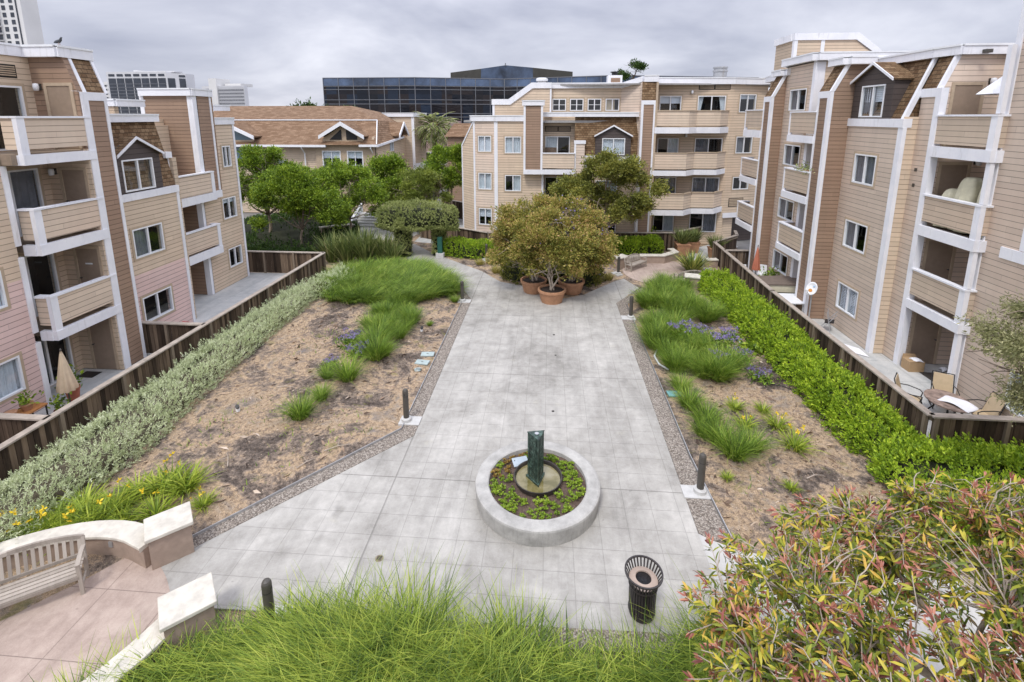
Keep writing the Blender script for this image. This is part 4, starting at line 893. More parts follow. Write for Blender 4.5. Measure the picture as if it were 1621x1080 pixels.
for sg in (-1, 1): m.hexa([(-14.9, 50 + sg * 1.6, 7.1), (-14.9, 50, 8.35), (-17.5, 50, 8.35), (-17.5, 50 + sg * 1.6, 7.1), (-14.9, 50 + sg * 1.6, 7.2), (-14.9, 50, 8.45), (-17.5, 50, 8.45), (-17.5, 50 + sg * 1.6, 7.2)])
sgb = m.build('gable_roof', M_roof, B); m = MB()
for sg in (-1, 1): m.hexa([(-14.85, 50 + sg * 1.65, 6.95), (-14.85, 50, 8.2), (-14.95, 50, 8.2), (-14.95, 50 + sg * 1.65, 6.95), (-14.85, 50 + sg * 1.65, 7.25), (-14.85, 50, 8.5), (-14.95, 50, 8.5), (-14.95, 50 + sg * 1.65, 7.25)])
m.build('barge_board', M_white, sgb)
wall(B, FC(53.5), -19, -14.9, 3.0, 9.2, M_tanw, name='rear_block_wall'); wall(B, FA((-14.9, 53.5), (-14.2, 56)), 0, 2.6, 3.0, 9.2, M_tanw, name='rear_block_wall')
parapet(B, [(-19, 53.4), (-14.85, 53.4), (-14.1, 56.2)], 9.0, 9.4)
m = MB(); m.fbox(FC(53.5), -15.1, -14.8, 0, .05, 3, 9.0); F = FA((-14.9, 53.45), (-14.2, 56)); m.fbox(F, 0, 2.6, 0, .12, 3.2, 3.9); m.fbox(Fr((-15.9, 0), (0, 1), (1, 0)), 49.5, 53.3, 0, .1, 2.9, 3.5); m.build('trim', M_white, B)
# entrance steps and ramp wall
e_ = empty('entry_ramp', (-15.4, 36.2, 0), 'low stucco ramp wall with pale cap below the clubhouse trees', 'ramp')
m = MB(); m.prism([(-17.6, 35.6), (-17.3, 35.4), (-15.3, 36.6), (-15.6, 36.85)], 0, 0.62); m.build('wall', M_stucco, e_)
m = MB(); m.prism([(-17.68, 35.58), (-17.3, 35.3), (-15.2, 36.58), (-15.6, 36.95)], 0.62, 0.7); m.build('cap', M_cream, e_)
e_ = empty('entry_steps', (-14.5, 39.5, 0), 'pale concrete steps with white side walls before the clubhouse', 'steps')
m = MB()
for i in range(5): m.box(-16.2, -13.2, 38.6 + i * .35, 40.8, i * .17, i * .17 + .17)
m.build('step', M_padc, e_)
for x in (-16.4, -13.0): m = MB(); m.hexa([(x, 38.3, 0), (x + .2, 38.3, 0), (x + .2, 41, 0), (x, 41, 0), (x, 38.3, .5), (x + .2, 38.3, .5), (x + .2, 41, 1.6), (x, 41, 1.6)]); m.build('side_wall', M_vinyl, e_)

# ================================================================== black glass office block
B = empty('office_building', (-15, 98, 0), 'long black glass office building with faceted front and roof penthouse', 'building')
t = NT('black_mirror_glass'); u = t.xyz(t.uv()); pn = t.noise(t.comb(t.math('FLOOR', t.math('DIVIDE', u[0], 2.05)), t.math('FLOOR', t.math('DIVIDE', u[1], 1.9))), 3.3, 2)
t.base(t.ramp(pn, [(0.32, (0.004, 0.005, 0.008)), (0.45, (0.022, 0.017, 0.017)), (0.52, (0.006, 0.008, 0.013)), (0.6, (0.018, 0.028, 0.048)), (0.68, (0.005, 0.006, 0.009))])); t.rough(0.03); t.spec(0.34)  # panel tints painted in to suggest reflections of sky and buildings
nb = t.noise(t.comb(t.math('MULTIPLY', u[0], 0.5), t.math('MULTIPLY', u[1], 1.1), pn), 1.2, 3); t.bump(nb, 0.5, 0.09); M_bg = t.m
M_mull = plain('steel_mullion', (0.20, 0.205, 0.22), 0.4, 0.1, 1, metal=0.3)
M_brz = plain('bronze_panel', (0.055, 0.052, 0.042), 0.5, 0.15, 1)
M_bluep = plain('sky_reflection_blue', (0.06, 0.09, 0.15), 0.10, 0.75, 0.22, spec=0.7)
pts = [(-44.2, 95.5), (-26.0, 95.5), (-9.2, 101), (12, 93.5), (40, 101)]
zt = 16.45
for p, q in zip(pts[:-1], pts[1:]):
    F = FA(p, q); L = F.L
    m = MB(); m.fbox(F, 0, L, -12, 0, 0, zt); fac = m.build('glass_front', M_bg, B)
    mm = MB(); n = int(round(L / 2.95))
    for i in range(n + 1): a = L * i / n; mm.fbox(F, a - .05, a + .05, 0.002, 0.1, 0, zt)
    for z in (16.35, 14.8, 14.15, 12.2, 11.4, 9.6, 8.9, 7.0, 6.3, 4.4, 3.7, 1.8):
        mm.fbox(F, 0, L, 0.002, 0.085, z, z + (0.1 if z < 16 else .12))
    mm.build('mullions', M_mull, fac)
    tb = MB(); tb.fbox(F, 0, L, -.5, 0.001, 14.95, zt - .02); tb.build('sky_reflection_band', M_bluep, fac)  # blue painted band standing in for sky reflected in the top row
pp = [(-20.5, 103), (-14.0, 101.6), (-9.0, 100.3 + .9), (-3.5, 101.3), (4.5, 104.0)]
for (p, q), mt in zip(zip(pp[:-1], pp[1:]), (M_brz, M_bluep, M_bluep, M_brz)):
    F = FA(p, q); dz = 1.0 if mt is M_bluep else 0.3
    zl = {0: 17.9, 1: 18.5, 2: 19.1, 3: 18.6, 4: 18.0}
    i = pp.index(p); P = F.P; m = MB()
    m.hexa([P(0, 0, 16.2), P(F.L, 0, 16.2), P(F.L, -8, 16.2), P(0, -8, 16.2), P(0, 0, zl[i]), P(F.L, 0, zl[i + 1]), P(F.L, -8, zl[i + 1]), P(0, -8, zl[i])]); m.build('penthouse', mt, B)
m = MB(); m.box(-9.1, -8.9, 101, 101.2, 19, 19.5); m.build('mast', M_mull, B)

# pink stucco block behind the palm
B = empty('stucco_building', (-14, 62, 0), 'pink brown stucco block with dark square windows behind the palm', 'building')
F = FC(62); M_pst = plain('pink_stucco', (0.36, 0.255, 0.225), 0.9, 0.12, 3)
wall(B, F, -20, -12.6, 0, 8.2, M_pst, [(-15.9, -14.4, 3.0, 4.6, 'dark'), (-15.9, -14.4, 6.0, 7.3, 'dark'), (-13.9, -13.1, 3.0, 4.6, 'dark')], t=0.3)
wall(B, FA((-12.6, 62), (-12.6, 70)), 0, 8, 0, 8.2, M_pst, name='side_wall'); slab(B, [(-20, 62), (-12.6, 62), (-12.6, 70), (-20, 70)], 8.2, 8.4, M_pst)
B = empty('shingled_roof_house', (-9.5, 50, 0), 'small brown roof corner peeking past the centre building', 'building')
m = MB(); m.box(-10.4, -7.5, 50, 54, 0, 7.0); m.build('wall', M_brown, B); m = MB(); m.hexa([(-10.7, 49.7, 7.0), (-7, 49.7, 7.0), (-7, 54, 7.0), (-10.7, 54, 7.0), (-9.9, 51, 8.3), (-7, 51, 8.3), (-7, 54, 8.3), (-9.9, 54, 8.3)]); m.build('roof', M_roof, B)

# ================================================================== towers on the skyline
def tower(name, label, F, L, depth, zt, mat, wrows, wcols, wsz, part='window', z0=20, skip=(), balcony_cols=(), mw=None):
    B = empty(name, (F.P(L / 2, 0, 0)[0], F.P(L / 2, 0, 0)[1], 0), label, 'building')
    m = MB(); m.fbox(F, 0, L, -depth, 0, 0, zt); m.build('shaft', mat, B)
    cnt = 0
    for c in wcols:
        for r in wrows: m = MB(); m.fbox(F, c, c + wsz[0], 0.05, 0.15, r, r + wsz[1]); m.build('window', mw or M_bgf, B)
    for c in balcony_cols:
        for r in wrows: m = MB(); k = MB(); m.fbox(F, c - .6, c + 4.2, 0.1, 2.2, r - 1.3, r - 0.9); k.fbox(F, c - .6, c + 4.2, 2.1, 2.2, r - 0.9, r + .2); o = m.build('balcony', mat, B); k.build('railing', M_railg, o)
    return B
M_bgf = plain('distant_glass', (0.035, 0.042, 0.055), 0.15, 0.3, 0.3, spec=0.7)
M_railg = plain('grey_railing', (0.25, 0.25, 0.26), 0.5)
M_towr = plain('tower_white', (0.66, 0.65, 0.63), 0.8, 0.06, 0.1)
M_towg = plain('tower_pale_grey', (0.60, 0.60, 0.61), 0.8, 0.06, 0.1)
F = FA((-285, 222), (-244, 222))
Bt = tower('apartment_tower', 'tall white residential tower with stacked balconies at the left edge', F, 41, 8, 105, M_towr, [38.6 + 3.15 * i for i in range(9)], [1, 5.5, 14.5, 18.5, 22.3, 31.2, 35.2], (1.8, 2.0), balcony_cols=(9, 25.5))
for c in (9.6, 26.2):
    m = MB()
    for i in range(9): m = MB(); m.fbox(F, c, c + 3, 0.05, .1, 38.2 + 3.15 * i, 40.5 + 3.15 * i); m.build('balcony_door', M_bgf, Bt)
m = MB(); m.fbox(F, 38.6, 39.0, .02, .4, 0, 105); m.build('joint', M_bgf, Bt)
F = FA((-280, 300), (-240, 300)); L = 40
B = empty('office_tower', (-260, 305, 0), 'dark glass office tower with pale fins and white top band', 'building')
m = MB(); m.fbox(F, 0, L, -25, 0, 0, 36.8); m.build('shaft', M_towg, B)
for i in range(7): m = MB(); a = 1.2 + i * 5.55; m.fbox(F, a, a + 4.95, .1, .2, 0, 32.8); m.fbox(F, a + .3, a + 4.4, .1, .2, 34.0, 35.4); o = m.build('glazing_strip', M_bgf, B)
for r in range(14): pass
m = MB()
for r in range(15): m.fbox(F, 1, L - .8, .21, .26, 2.0 * r + 1.2, 2.0 * r + 1.45)
m.build('floor_lines', M_mull, B)
F2 = FA((-240, 300), (-231.5, 306)); m = MB(); m.fbox(F2, 0, F2.L, -4, 0, 0, 35.9); m.build('side_wing', M_towg, B); m = MB(); m.fbox(F2, 0.6, 4.4, .1, .2, 0, 32.8); m.fbox(F2, 6.6, 10.0, .1, .2, 0, 32.8); m.fbox(F2, 6.6, 10.0, .1, .2, 33.6, 34.9); m.build('glazing_strip', M_bgf, B)
m = MB(); m.lathe([(3, 36.8), (3, 38.4), (0, 38.6)], (-266, 310, 0), 16); m.box(-262, -238, 305, 312, 36.8, 37.6); m.build('roof_plant', M_towg, B)
F = FA((-292, 310), (-277, 304)); tower('pale_office_block', 'small pale office block with rows of dark windows left of the dark tower', F, 16, 12, 31.5, M_towr, [18 + 2.6 * i for i in range(5)], [0.8 + 3.8 * i for i in range(4)], (2.6, 1.1))
F = FA((-221, 305), (-190, 300))
Bt = tower('long_office_block', 'pale long office block with dark window bands and blank stair tower', F, 31.5, 3, 28.0, M_towg, [], [], (1, 1))
for r in range(8): m = MB(); m.fbox(F, .2, 6.6, .1, .2, 11 + 2.05 * r, 12 + 2.05 * r); m.fbox(F, 12.4, 31.2, .1, .2, 10.5 + 2.05 * r, 11.5 + 2.05 * r); m.build('window_band', M_bgf, Bt)
m = MB()
for i in range(40):
    m.fbox(F, 12.6 + i * .78 * 0.61 * 1, 12.6 + i * .78 * .61 + .1, .2, .3, 10, 28)
m.build('mullions', M_towg, Bt)
m = MB(); m.fbox(F, 6.6, 12.4, -10, 1.2, 0, 32.6); m.fbox(F, 14, 26, -14, -4, 28, 29.6); m.build('stair_tower', M_towr, Bt)

# ================================================================== fences
fence([(-12.92, 3.0), (-12.92, 26.4)], 1.3, 'long dark board fence with grey cap along the left patios')
fence([(-18.3, 26.42), (-12.95, 26.42)], 1.3, 'dark board fence closing the far end of the left patios')
fence([(-15.9, 16.45), (-13.0, 16.45)], 1.3, 'short dark fence dividing the left patios at the brown pillar')
fence([(-16, 10.55), (-13.0, 10.55)], 1.3, 'short dark fence dividing the left patios beside the potted shelf')
fence([(12.95, 34.2), (12.6, 32.9), (10.5, 30.9), (10.2, 22.0), (10.2, 12.56)], 1.25, 'long dark board fence with grey cap along the right patios')
fence([(10.25, 12.5), (17.5, 12.5)], 1.25, 'dark board fence in front of the patio dining table')
fence([(10.5, 28.95), (12.3, 29.0)], 1.25, 'short dark fence dividing the right patios beyond the terracotta umbrella')
fence([(-9.6, 35.5), (-6.5, 33.55), (-4.1, 32.15), (8.45, 33.05), (12.6, 36.6)], 1.3, 'dark board fence along the foot of the centre building')
fence([(-9.8, 44), (-6.7, 41.5)], 1.6, 'distant dark fence beneath the tree left of the centre building')

# ================================================================== low seat walls with cream caps
def seatwall(name, label, pts, h=0.45, w=0.34, pier=None, smooth=0):
    B = empty(name, (pts[0][0], pts[0][1], 0), label, 'wall')
    m = MB(); c = MB()
    P = np.array(pts, float)
    for _ in range(smooth): P = np.concatenate([P[:1], np.stack([P[:-1] * .75 + P[1:] * .25, P[:-1] * .25 + P[1:] * .75], 1).reshape(-1, 2), P[-1:]])
    T = np.gradient(P, axis=0); T /= np.linalg.norm(T, axis=1)[:, None]; Nn = np.stack([-T[:, 1], T[:, 0]], 1)
    for (mb, ww, z0, z1) in ((m, w / 2, -0.05, h), (c, w / 2 + .05, h, h + .07)):
        vs = []
        for p, n in zip(P, Nn):
            a, b = p + n * ww, p - n * ww; vs += [(a[0], a[1], z0), (b[0], b[1], z0), (b[0], b[1], z1), (a[0], a[1], z1)]
        k = len(P); fs = [(4 * i + j, 4 * i + (j + 1) % 4, 4 * i + 4 + (j + 1) % 4, 4 * i + 4 + j) for i in range(k - 1) for j in range(4)] + [(0, 1, 2, 3), (4 * k - 1, 4 * k - 2, 4 * k - 3, 4 * k - 4)]
        mb.add(vs, fs)
    m.build('wall', M_stucco, B); c.build('cap', M_cream, B, bevel=0.015)
    for q in pier or []:
        (cx, cy), ang, hx, hy, ph = q
        m = MB(); c = MB()
        def rect(a, b): return [(cx + x * cos(ang) - y * sin(ang), cy + x * sin(ang) + y * cos(ang)) for x, y in ((-a, -b), (a, -b), (a, b), (-a, b))]
        m.prism(rect(hx, hy), -0.05, ph); c.prism(rect(hx + .05, hy + .05), ph, ph + .08)
        o = m.build('pier', M_stucco, B); c.build('pier_cap', M_cream, o, bevel=0.015)
    return B
wl = seatwall('seat_wall', 'curved stucco seat wall with cream cap and end pier behind the near bench', [(-12.6, 4.6), (-12.1, 6.2), (-11.1, 7.4), (-9.9, 8.05), (-8.8, 8.2), (-7.98, 7.93)], smooth=2, pier=[((-7.8, 8.2), R(42), 0.36, 0.3, 0.68)])
m = MB(); F = FC(7.9); m.box(-8.98, -8.9, 7.96, 8.01, 0.25, 0.37); m.build('outlet_box', M_galv, wl)
seatwall('seat_wall', 'curved seat wall with cream cap and end pier beside the tall grass', [(-6.4, 6.4), (-6.55, 5.9), (-6.9, 5.2), (-7.4, 4.5), (-8.1, 3.8), (-9, 3.4)], smooth=2, pier=[((-6.18, 6.62), R(42), 0.36, 0.3, 0.68)])
seatwall('seat_wall', 'low seat wall with cream cap along the hedge behind the far bench', [(4.8, 29.5), (5.3, 29.9), (5.85, 30.15), (7.2, 30.2), (8.2, 31.1), (8.05, 31.8)], pier=[((4.4, 29.15), R(35), 0.42, 0.3, 0.6)])
seatwall('seat_wall', 'short seat wall with cream end pier at the start of the right hedge', [(8.8, 25.7), (8.3, 25.72), (7.8, 25.72)], pier=[((7.75, 25.72), R(-15), 0.36, 0.3, 0.6)])
seatwall('seat_wall', 'short low seat wall beside the fence end near the far pots', [(9.6, 29.55), (9.9, 29.6), (10.3, 29.65)], h=0.42)
# ================================================================== vegetation kit
L_bright = leaf('bright_hedge_leaf', [(0.1, (0.05, 0.10, 0.010)), (0.4, (0.175, 0.275, 0.020)), (0.7, (0.335, 0.445, 0.032)), (1.0, (0.47, 0.53, 0.06))], nscale=2.2, trans=.25)
L_silver = leaf('silver_hedge_leaf', [(0.05, (0.13, 0.155, 0.075)), (0.3, (0.36, 0.41, 0.225)), (0.65, (0.50, 0.545, 0.345)), (1.0, (0.60, 0.61, 0.46))], nscale=2.0, trans=0.2)
L_green = leaf('tree_leaf_green', [(0.05, (0.025, 0.045, 0.008)), (0.35, (0.085, 0.145, 0.014)), (0.65, (0.21, 0.30, 0.025)), (1.0, (0.37, 0.43, 0.05))], nscale=1.6, nmix=.5, gain=1.3)
L_olive = leaf('tree_leaf_olive', [(0.05, (0.035, 0.042, 0.012)), (0.35, (0.11, 0.125, 0.026)), (0.65, (0.22, 0.22, 0.042)), (0.88, (0.31, 0.27, 0.06)), (1.0, (0.25, 0.12, 0.06))], nscale=0.9)
L_tib = leaf('tibouchina_leaf', [(0.05, (0.055, 0.068, 0.016)), (0.3, (0.155, 0.168, 0.034)), (0.56, (0.285, 0.26, 0.055)), (0.76, (0.38, 0.265, 0.095)), (1.0, (0.41, 0.22, 0.16))], nscale=0.8, nmix=0.4)
L_phot = leaf('photinia_leaf', [(0.05, (0.02, 0.034, 0.010)), (0.35, (0.07, 0.10, 0.016)), (0.6, (0.19, 0.205, 0.024)), (0.8, (0.35, 0.29, 0.04)), (0.92, (0.40, 0.20, 0.06)), (1.0, (0.34, 0.11, 0.05))], nscale=2.2, nmix=0.3, rough=0.45, trans=0.3, gain=1.95)
L_red = leaf('photinia_new_leaf', [(0.1, (0.10, 0.035, 0.03)), (0.45, (0.25, 0.09, 0.07)), (0.75, (0.38, 0.175, 0.115)), (1.0, (0.42, 0.27, 0.13))], nscale=2.0, nmix=0.25, rough=0.38, trans=0.25, gain=1.6)
L_grass = leaf('tall_grass_blade', [(0.05, (0.025, 0.055, 0.010)), (0.3, (0.085, 0.15, 0.02)), (0.6, (0.26, 0.345, 0.042)), (0.88, (0.45, 0.50, 0.085)), (1.0, (0.55, 0.47, 0.22))], nscale=1.3, nmix=0.35, trans=0.25, gain=1.12)
L_grassd = leaf('clump_grass_blade', [(0.05, (0.03, 0.062, 0.010)), (0.35, (0.095, 0.175, 0.02)), (0.7, (0.23, 0.345, 0.04)), (0.92, (0.40, 0.46, 0.09)), (1.0, (0.45, 0.40, 0.17))], nscale=0.9, nmix=0.25, trans=0.25, gain=1.15)
L_flax = leaf('flax_blade', [(0.05, (0.03, 0.05, 0.015)), (0.5, (0.10, 0.135, 0.035)), (0.85, (0.22, 0.24, 0.08)), (1.0, (0.45, 0.41, 0.22))], nscale=0.8, nmix=0.2, trans=0.25)
L_varieg = leaf('variegated_flax_blade', [(0.2, (0.07, 0.11, 0.025)), (0.6, (0.2, 0.24, 0.05)), (0.85, (0.55, 0.5, 0.15)), (1.0, (0.6, 0.56, 0.22))], nscale=0.8, nmix=0.2)
L_arch = leaf('arch_hedge_leaf', [(0.05, (0.06, 0.08, 0.028)), (0.4, (0.20, 0.235, 0.075)), (0.75, (0.36, 0.385, 0.15)), (1.0, (0.47, 0.47, 0.25))], nscale=1.2)
L_dark = leaf('dark_groundcover_leaf', [(0.1, (0.014, 0.03, 0.008)), (0.6, (0.045, 0.085, 0.018)), (1.0, (0.11, 0.17, 0.03))], nscale=0.9)
L_palm = leaf('palm_leaflet', [(0.1, (0.05, 0.075, 0.02)), (0.5, (0.17, 0.21, 0.06)), (1.0, (0.46, 0.46, 0.20))], nscale=0.8, nmix=0.4, trans=0.2)
L_wisp = leaf('feathery_leaf', [(0.05, (0.07, 0.08, 0.03)), (0.5, (0.20, 0.205, 0.085)), (0.85, (0.36, 0.34, 0.19)), (1.0, (0.5, 0.46, 0.31))], nscale=1.2, nmix=0.35)
L_succ = leaf('succulent_leaf', [(0.1, (0.07, 0.12, 0.018)), (0.6, (0.21, 0.30, 0.03)), (1.0, (0.36, 0.42, 0.06))], nscale=2.0, nmix=0.5, trans=0.15)
L_succr = leaf('reddish_succulent_leaf', [(0.1, (0.10, 0.06, 0.02)), (0.5, (0.24, 0.15, 0.04)), (1.0, (0.30, 0.27, 0.06))], nscale=2.0, trans=0.15)
M_yel = plain('yellow_petal', (0.75, 0.56, 0.03), 0.6, 0.12, 20)
M_pur = leaf('purple_petal', [(0.1, (0.13, 0.10, 0.24)), (0.6, (0.26, 0.215, 0.42)), (1.0, (0.42, 0.37, 0.54))], trans=0.2, gain=1.1)

def unit(v): return v / np.maximum(1e-9, np.linalg.norm(v, axis=-1, keepdims=True))
def leaf_quads(p, d, size, aspect=0.42, r=rng, fold=0.25):
    """rhombic leaves at p pointing along d"""
    n = len(p); d = unit(d); q = unit(r.normal(size=(n, 3)) + np.array((0, 0, 0.6))); sd_ = unit(np.cross(d, q)); nn = np.cross(sd_, d)
    s = np.asarray(size).reshape(-1, 1) * np.ones((n, 1)); m = p + d * s * 0.45
    return np.stack([p, m + sd_ * s * aspect / 2 + nn * s * fold * 0.2, p + d * s, m - sd_ * s * aspect / 2 + nn * s * fold * 0.2], 1)
def blades(base, L, head, lean, droop, width, seg=4, r=rng):
    n = len(base); t = np.linspace(0, 1, seg + 1); hx, hy = np.cos(head), np.sin(head)
    H = (lean[:, None] * t + droop[:, None] * t ** 2) * L[:, None]; Z = (np.sqrt(np.maximum(0.05, 1 - lean ** 2))[:, None] * t - (droop[:, None] ** 1.5) * 0.75 * t ** 2.2) * L[:, None]
    C = np.stack([base[:, 0, None] + hx[:, None] * H, base[:, 1, None] + hy[:, None] * H, base[:, 2, None] + Z], -1)
    a = head + pi / 2 + r.uniform(-0.8, 0.8, n); w = width[:, None] * np.clip(1.05 - t ** 2.0, 0.06, 1)
    S = np.stack([np.cos(a)[:, None] * w, np.sin(a)[:, None] * w, 0 * w], -1) / 2
    V = np.stack([C - S, C + S], 2)          # n, seg+1, 2, 3
    idx = np.arange(n * (seg + 1) * 2).reshape(n, seg + 1, 2)
    Fc = np.stack([idx[:, :-1, 0], idx[:, :-1, 1], idx[:, 1:, 1], idx[:, 1:, 0]], -1).reshape(-1, 4)
    return V.reshape(-1, 3), Fc
def blade_mesh(name, parts, mat, parent=None, origin=None):
    Vs, Fs, b = [], [], 0
    for V, F in parts: Vs.append(V); Fs.append(F + b); b += len(V)
    return np_mesh(name, np.concatenate(Vs), 4, mat, parent, faces=np.concatenate(Fs), origin=origin)
def clump(n, rad, Lm, width=0.012, r=rng, lean=(0.15, 0.75), droop=(0.15, 0.6), bias=None, z=0.0):
    a = r.uniform(0, 2 * pi, n); q = rad * np.sqrt(r.uniform(0, 1, n)) * 0.55
    base = np.stack([q * np.cos(a), q * np.sin(a), np.zeros(n) + z], 1)
    head = a + r.normal(0, 0.5, n); ln = r.uniform(*lean, n) * (0.4 + 0.6 * q / max(rad * .55, 1e-6))
    return blades(base, Lm * r.uniform(0.6, 1.1, n), head, ln, r.uniform(*droop, n), width * r.uniform(0.7, 1.3, n), r=r)
def npnoise(p, f, seed=0):
    r = np.random.RandomState(seed); v = 0
    for i in range(5):
        k = unit(r.normal(size=3)) * f * r.uniform(0.6, 1.9); v = v + np.sin(p @ k + r.uniform(0, 6.28))
    return v / 3.2
def hedge(name, label, path, hw, h, n, size, mat, core, cat='hedge', seed=1, ex=3.2, bump=0.10, kind=None, aspect=0.5, up=0.35, shoots=0.0, z0=0.0, under=0.0, group=None, tuft=9, ramp=0.8):
    """clipped hedge: leaves over a rounded body that follows a path, with a solid dark core inside"""
    r = np.random.RandomState(seed); P = np.array(path, float); seg = np.linalg.norm(np.diff(P, axis=0), axis=1); cum = np.concatenate([[0], np.cumsum(seg)]); T = cum[-1]
    def at(u):
        x = np.interp(u, cum, P[:, 0]); y = np.interp(u, cum, P[:, 1]); w = np.interp(u, cum, P[:, 2]) if P.shape[1] > 2 else np.full_like(u, hw)
        e = 0.15; dx = np.interp(np.clip(u + e, 0, T), cum, P[:, 0]) - np.interp(np.clip(u - e, 0, T), cum, P[:, 0]); dy = np.interp(np.clip(u + e, 0, T), cum, P[:, 1]) - np.interp(np.clip(u - e, 0, T), cum, P[:, 1]); l = np.hypot(dx, dy); return x, y, w, dx / l, dy / l
    def surf(u, ph, k=1.0):
        x, y, w, dx, dy = at(u); c, s_ = np.cos(ph), np.sin(ph)
        en = np.clip(np.minimum(u, T - u) / (ramp * w), 0.0, 1); en = np.power(1 - (1 - en) ** 2.4, 0.5)
        a = np.sign(c) * np.abs(c) ** (2 / ex) * w * k * (0.25 + 0.75 * en); b = np.abs(s_) ** (2 / ex) * h * k * (0.35 + .65 * en)
        if under: b = np.where(s_ < 0, -under * np.abs(s_) ** .5, b)
        p = np.stack([x + dy * a, y - dx * a, z0 + b], -1)
        nrm = unit(np.stack([dy * np.sign(c) * np.abs(c) ** 1.2, -dx * np.sign(c) * np.abs(c) ** 1.2, np.abs(s_) ** 1.2 * np.sign(s_)], -1)); return p, nrm
    B = empty(name, (P[0][0], P[0][1], z0), label, cat, group)
    if kind: B['kind'] = kind
    u = r.uniform(0, T, n); ph = r.uniform(-pi * .9 if under else -0.08, pi * 1.9 if under else pi + 0.08, n)
    if not under: ph = np.clip(ph, 0.02, pi - 0.02)
    p, nr = surf(u, ph); bm = npnoise(p, 2.6, seed) * bump + npnoise(p, 7.5, seed + 1) * bump * 0.8 + npnoise(p, 15, seed + 2) * bump * .4
    p = p + nr * (bm - np.abs(r.normal(0, 0.06, n)) + 0.02)[:, None]
    if shoots: q = r.uniform(0, 1, n) < shoots * 0.5; p[q] += (nr[q] + np.array((0, 0, .7))) * r.uniform(0.02, 0.16, (q.sum(), 1))
    nt = n // tuft; c = p[:nt]; cn = unit(nr[:nt] + r.normal(0, .35, (nt, 3)) + np.array((0, 0, up))); k = np.repeat(np.arange(nt), tuft); m_ = len(k)
    along = np.tile(np.linspace(0, 1, tuft), nt); a = np.tile(np.arange(tuft) * 2.4, nt) + r.uniform(0, .8, m_); u_ = unit(np.cross(cn[k], r.normal(size=(m_, 3)) * .2 + np.array((.3, .2, .1)))); w_ = np.cross(cn[k], u_)
    op = (1.25 - .95 * along + r.normal(0, .15, m_))[:, None]; d = cn[k] * np.cos(op) + (u_ * np.cos(a)[:, None] + w_ * np.sin(a)[:, None]) * np.sin(op)
    p = c[k] + cn[k] * (along * size * 1.5 * r.uniform(.7, 1.3, nt)[k])[:, None]
    np_mesh('leaves', leaf_quads(p, d, size * r.uniform(0.6, 1.15, m_), aspect, r), 4, mat, B)
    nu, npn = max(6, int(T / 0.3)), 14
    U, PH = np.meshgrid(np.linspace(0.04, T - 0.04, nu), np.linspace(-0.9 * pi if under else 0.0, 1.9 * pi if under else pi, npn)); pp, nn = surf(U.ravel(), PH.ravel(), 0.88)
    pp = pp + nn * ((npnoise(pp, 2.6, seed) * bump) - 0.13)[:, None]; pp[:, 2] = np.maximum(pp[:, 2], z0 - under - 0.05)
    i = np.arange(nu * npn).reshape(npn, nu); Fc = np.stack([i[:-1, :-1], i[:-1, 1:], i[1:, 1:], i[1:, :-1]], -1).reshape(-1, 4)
    np_mesh('stems', pp, 4, core, B, faces=Fc, smooth=True)  # solid core; its dark colour stands in for shade between the leaves
    return B
def limb(mb, a, b, r0, r1, bend=0.12, n=6, sides=7, r=rng):
    a = np.array(a, float); b = np.array(b, float); L = np.linalg.norm(b - a); k = r.normal(0, bend * L, 3); t = np.linspace(0, 1, n)[:, None]
    p = a + (b - a) * t + np.sin(t * pi) * k + np.array((0, 0, 1)) * np.sin(t * pi) * 0.06 * L
    mb.tube(p, list(np.linspace(r0, r1, n)), sides)
    return p
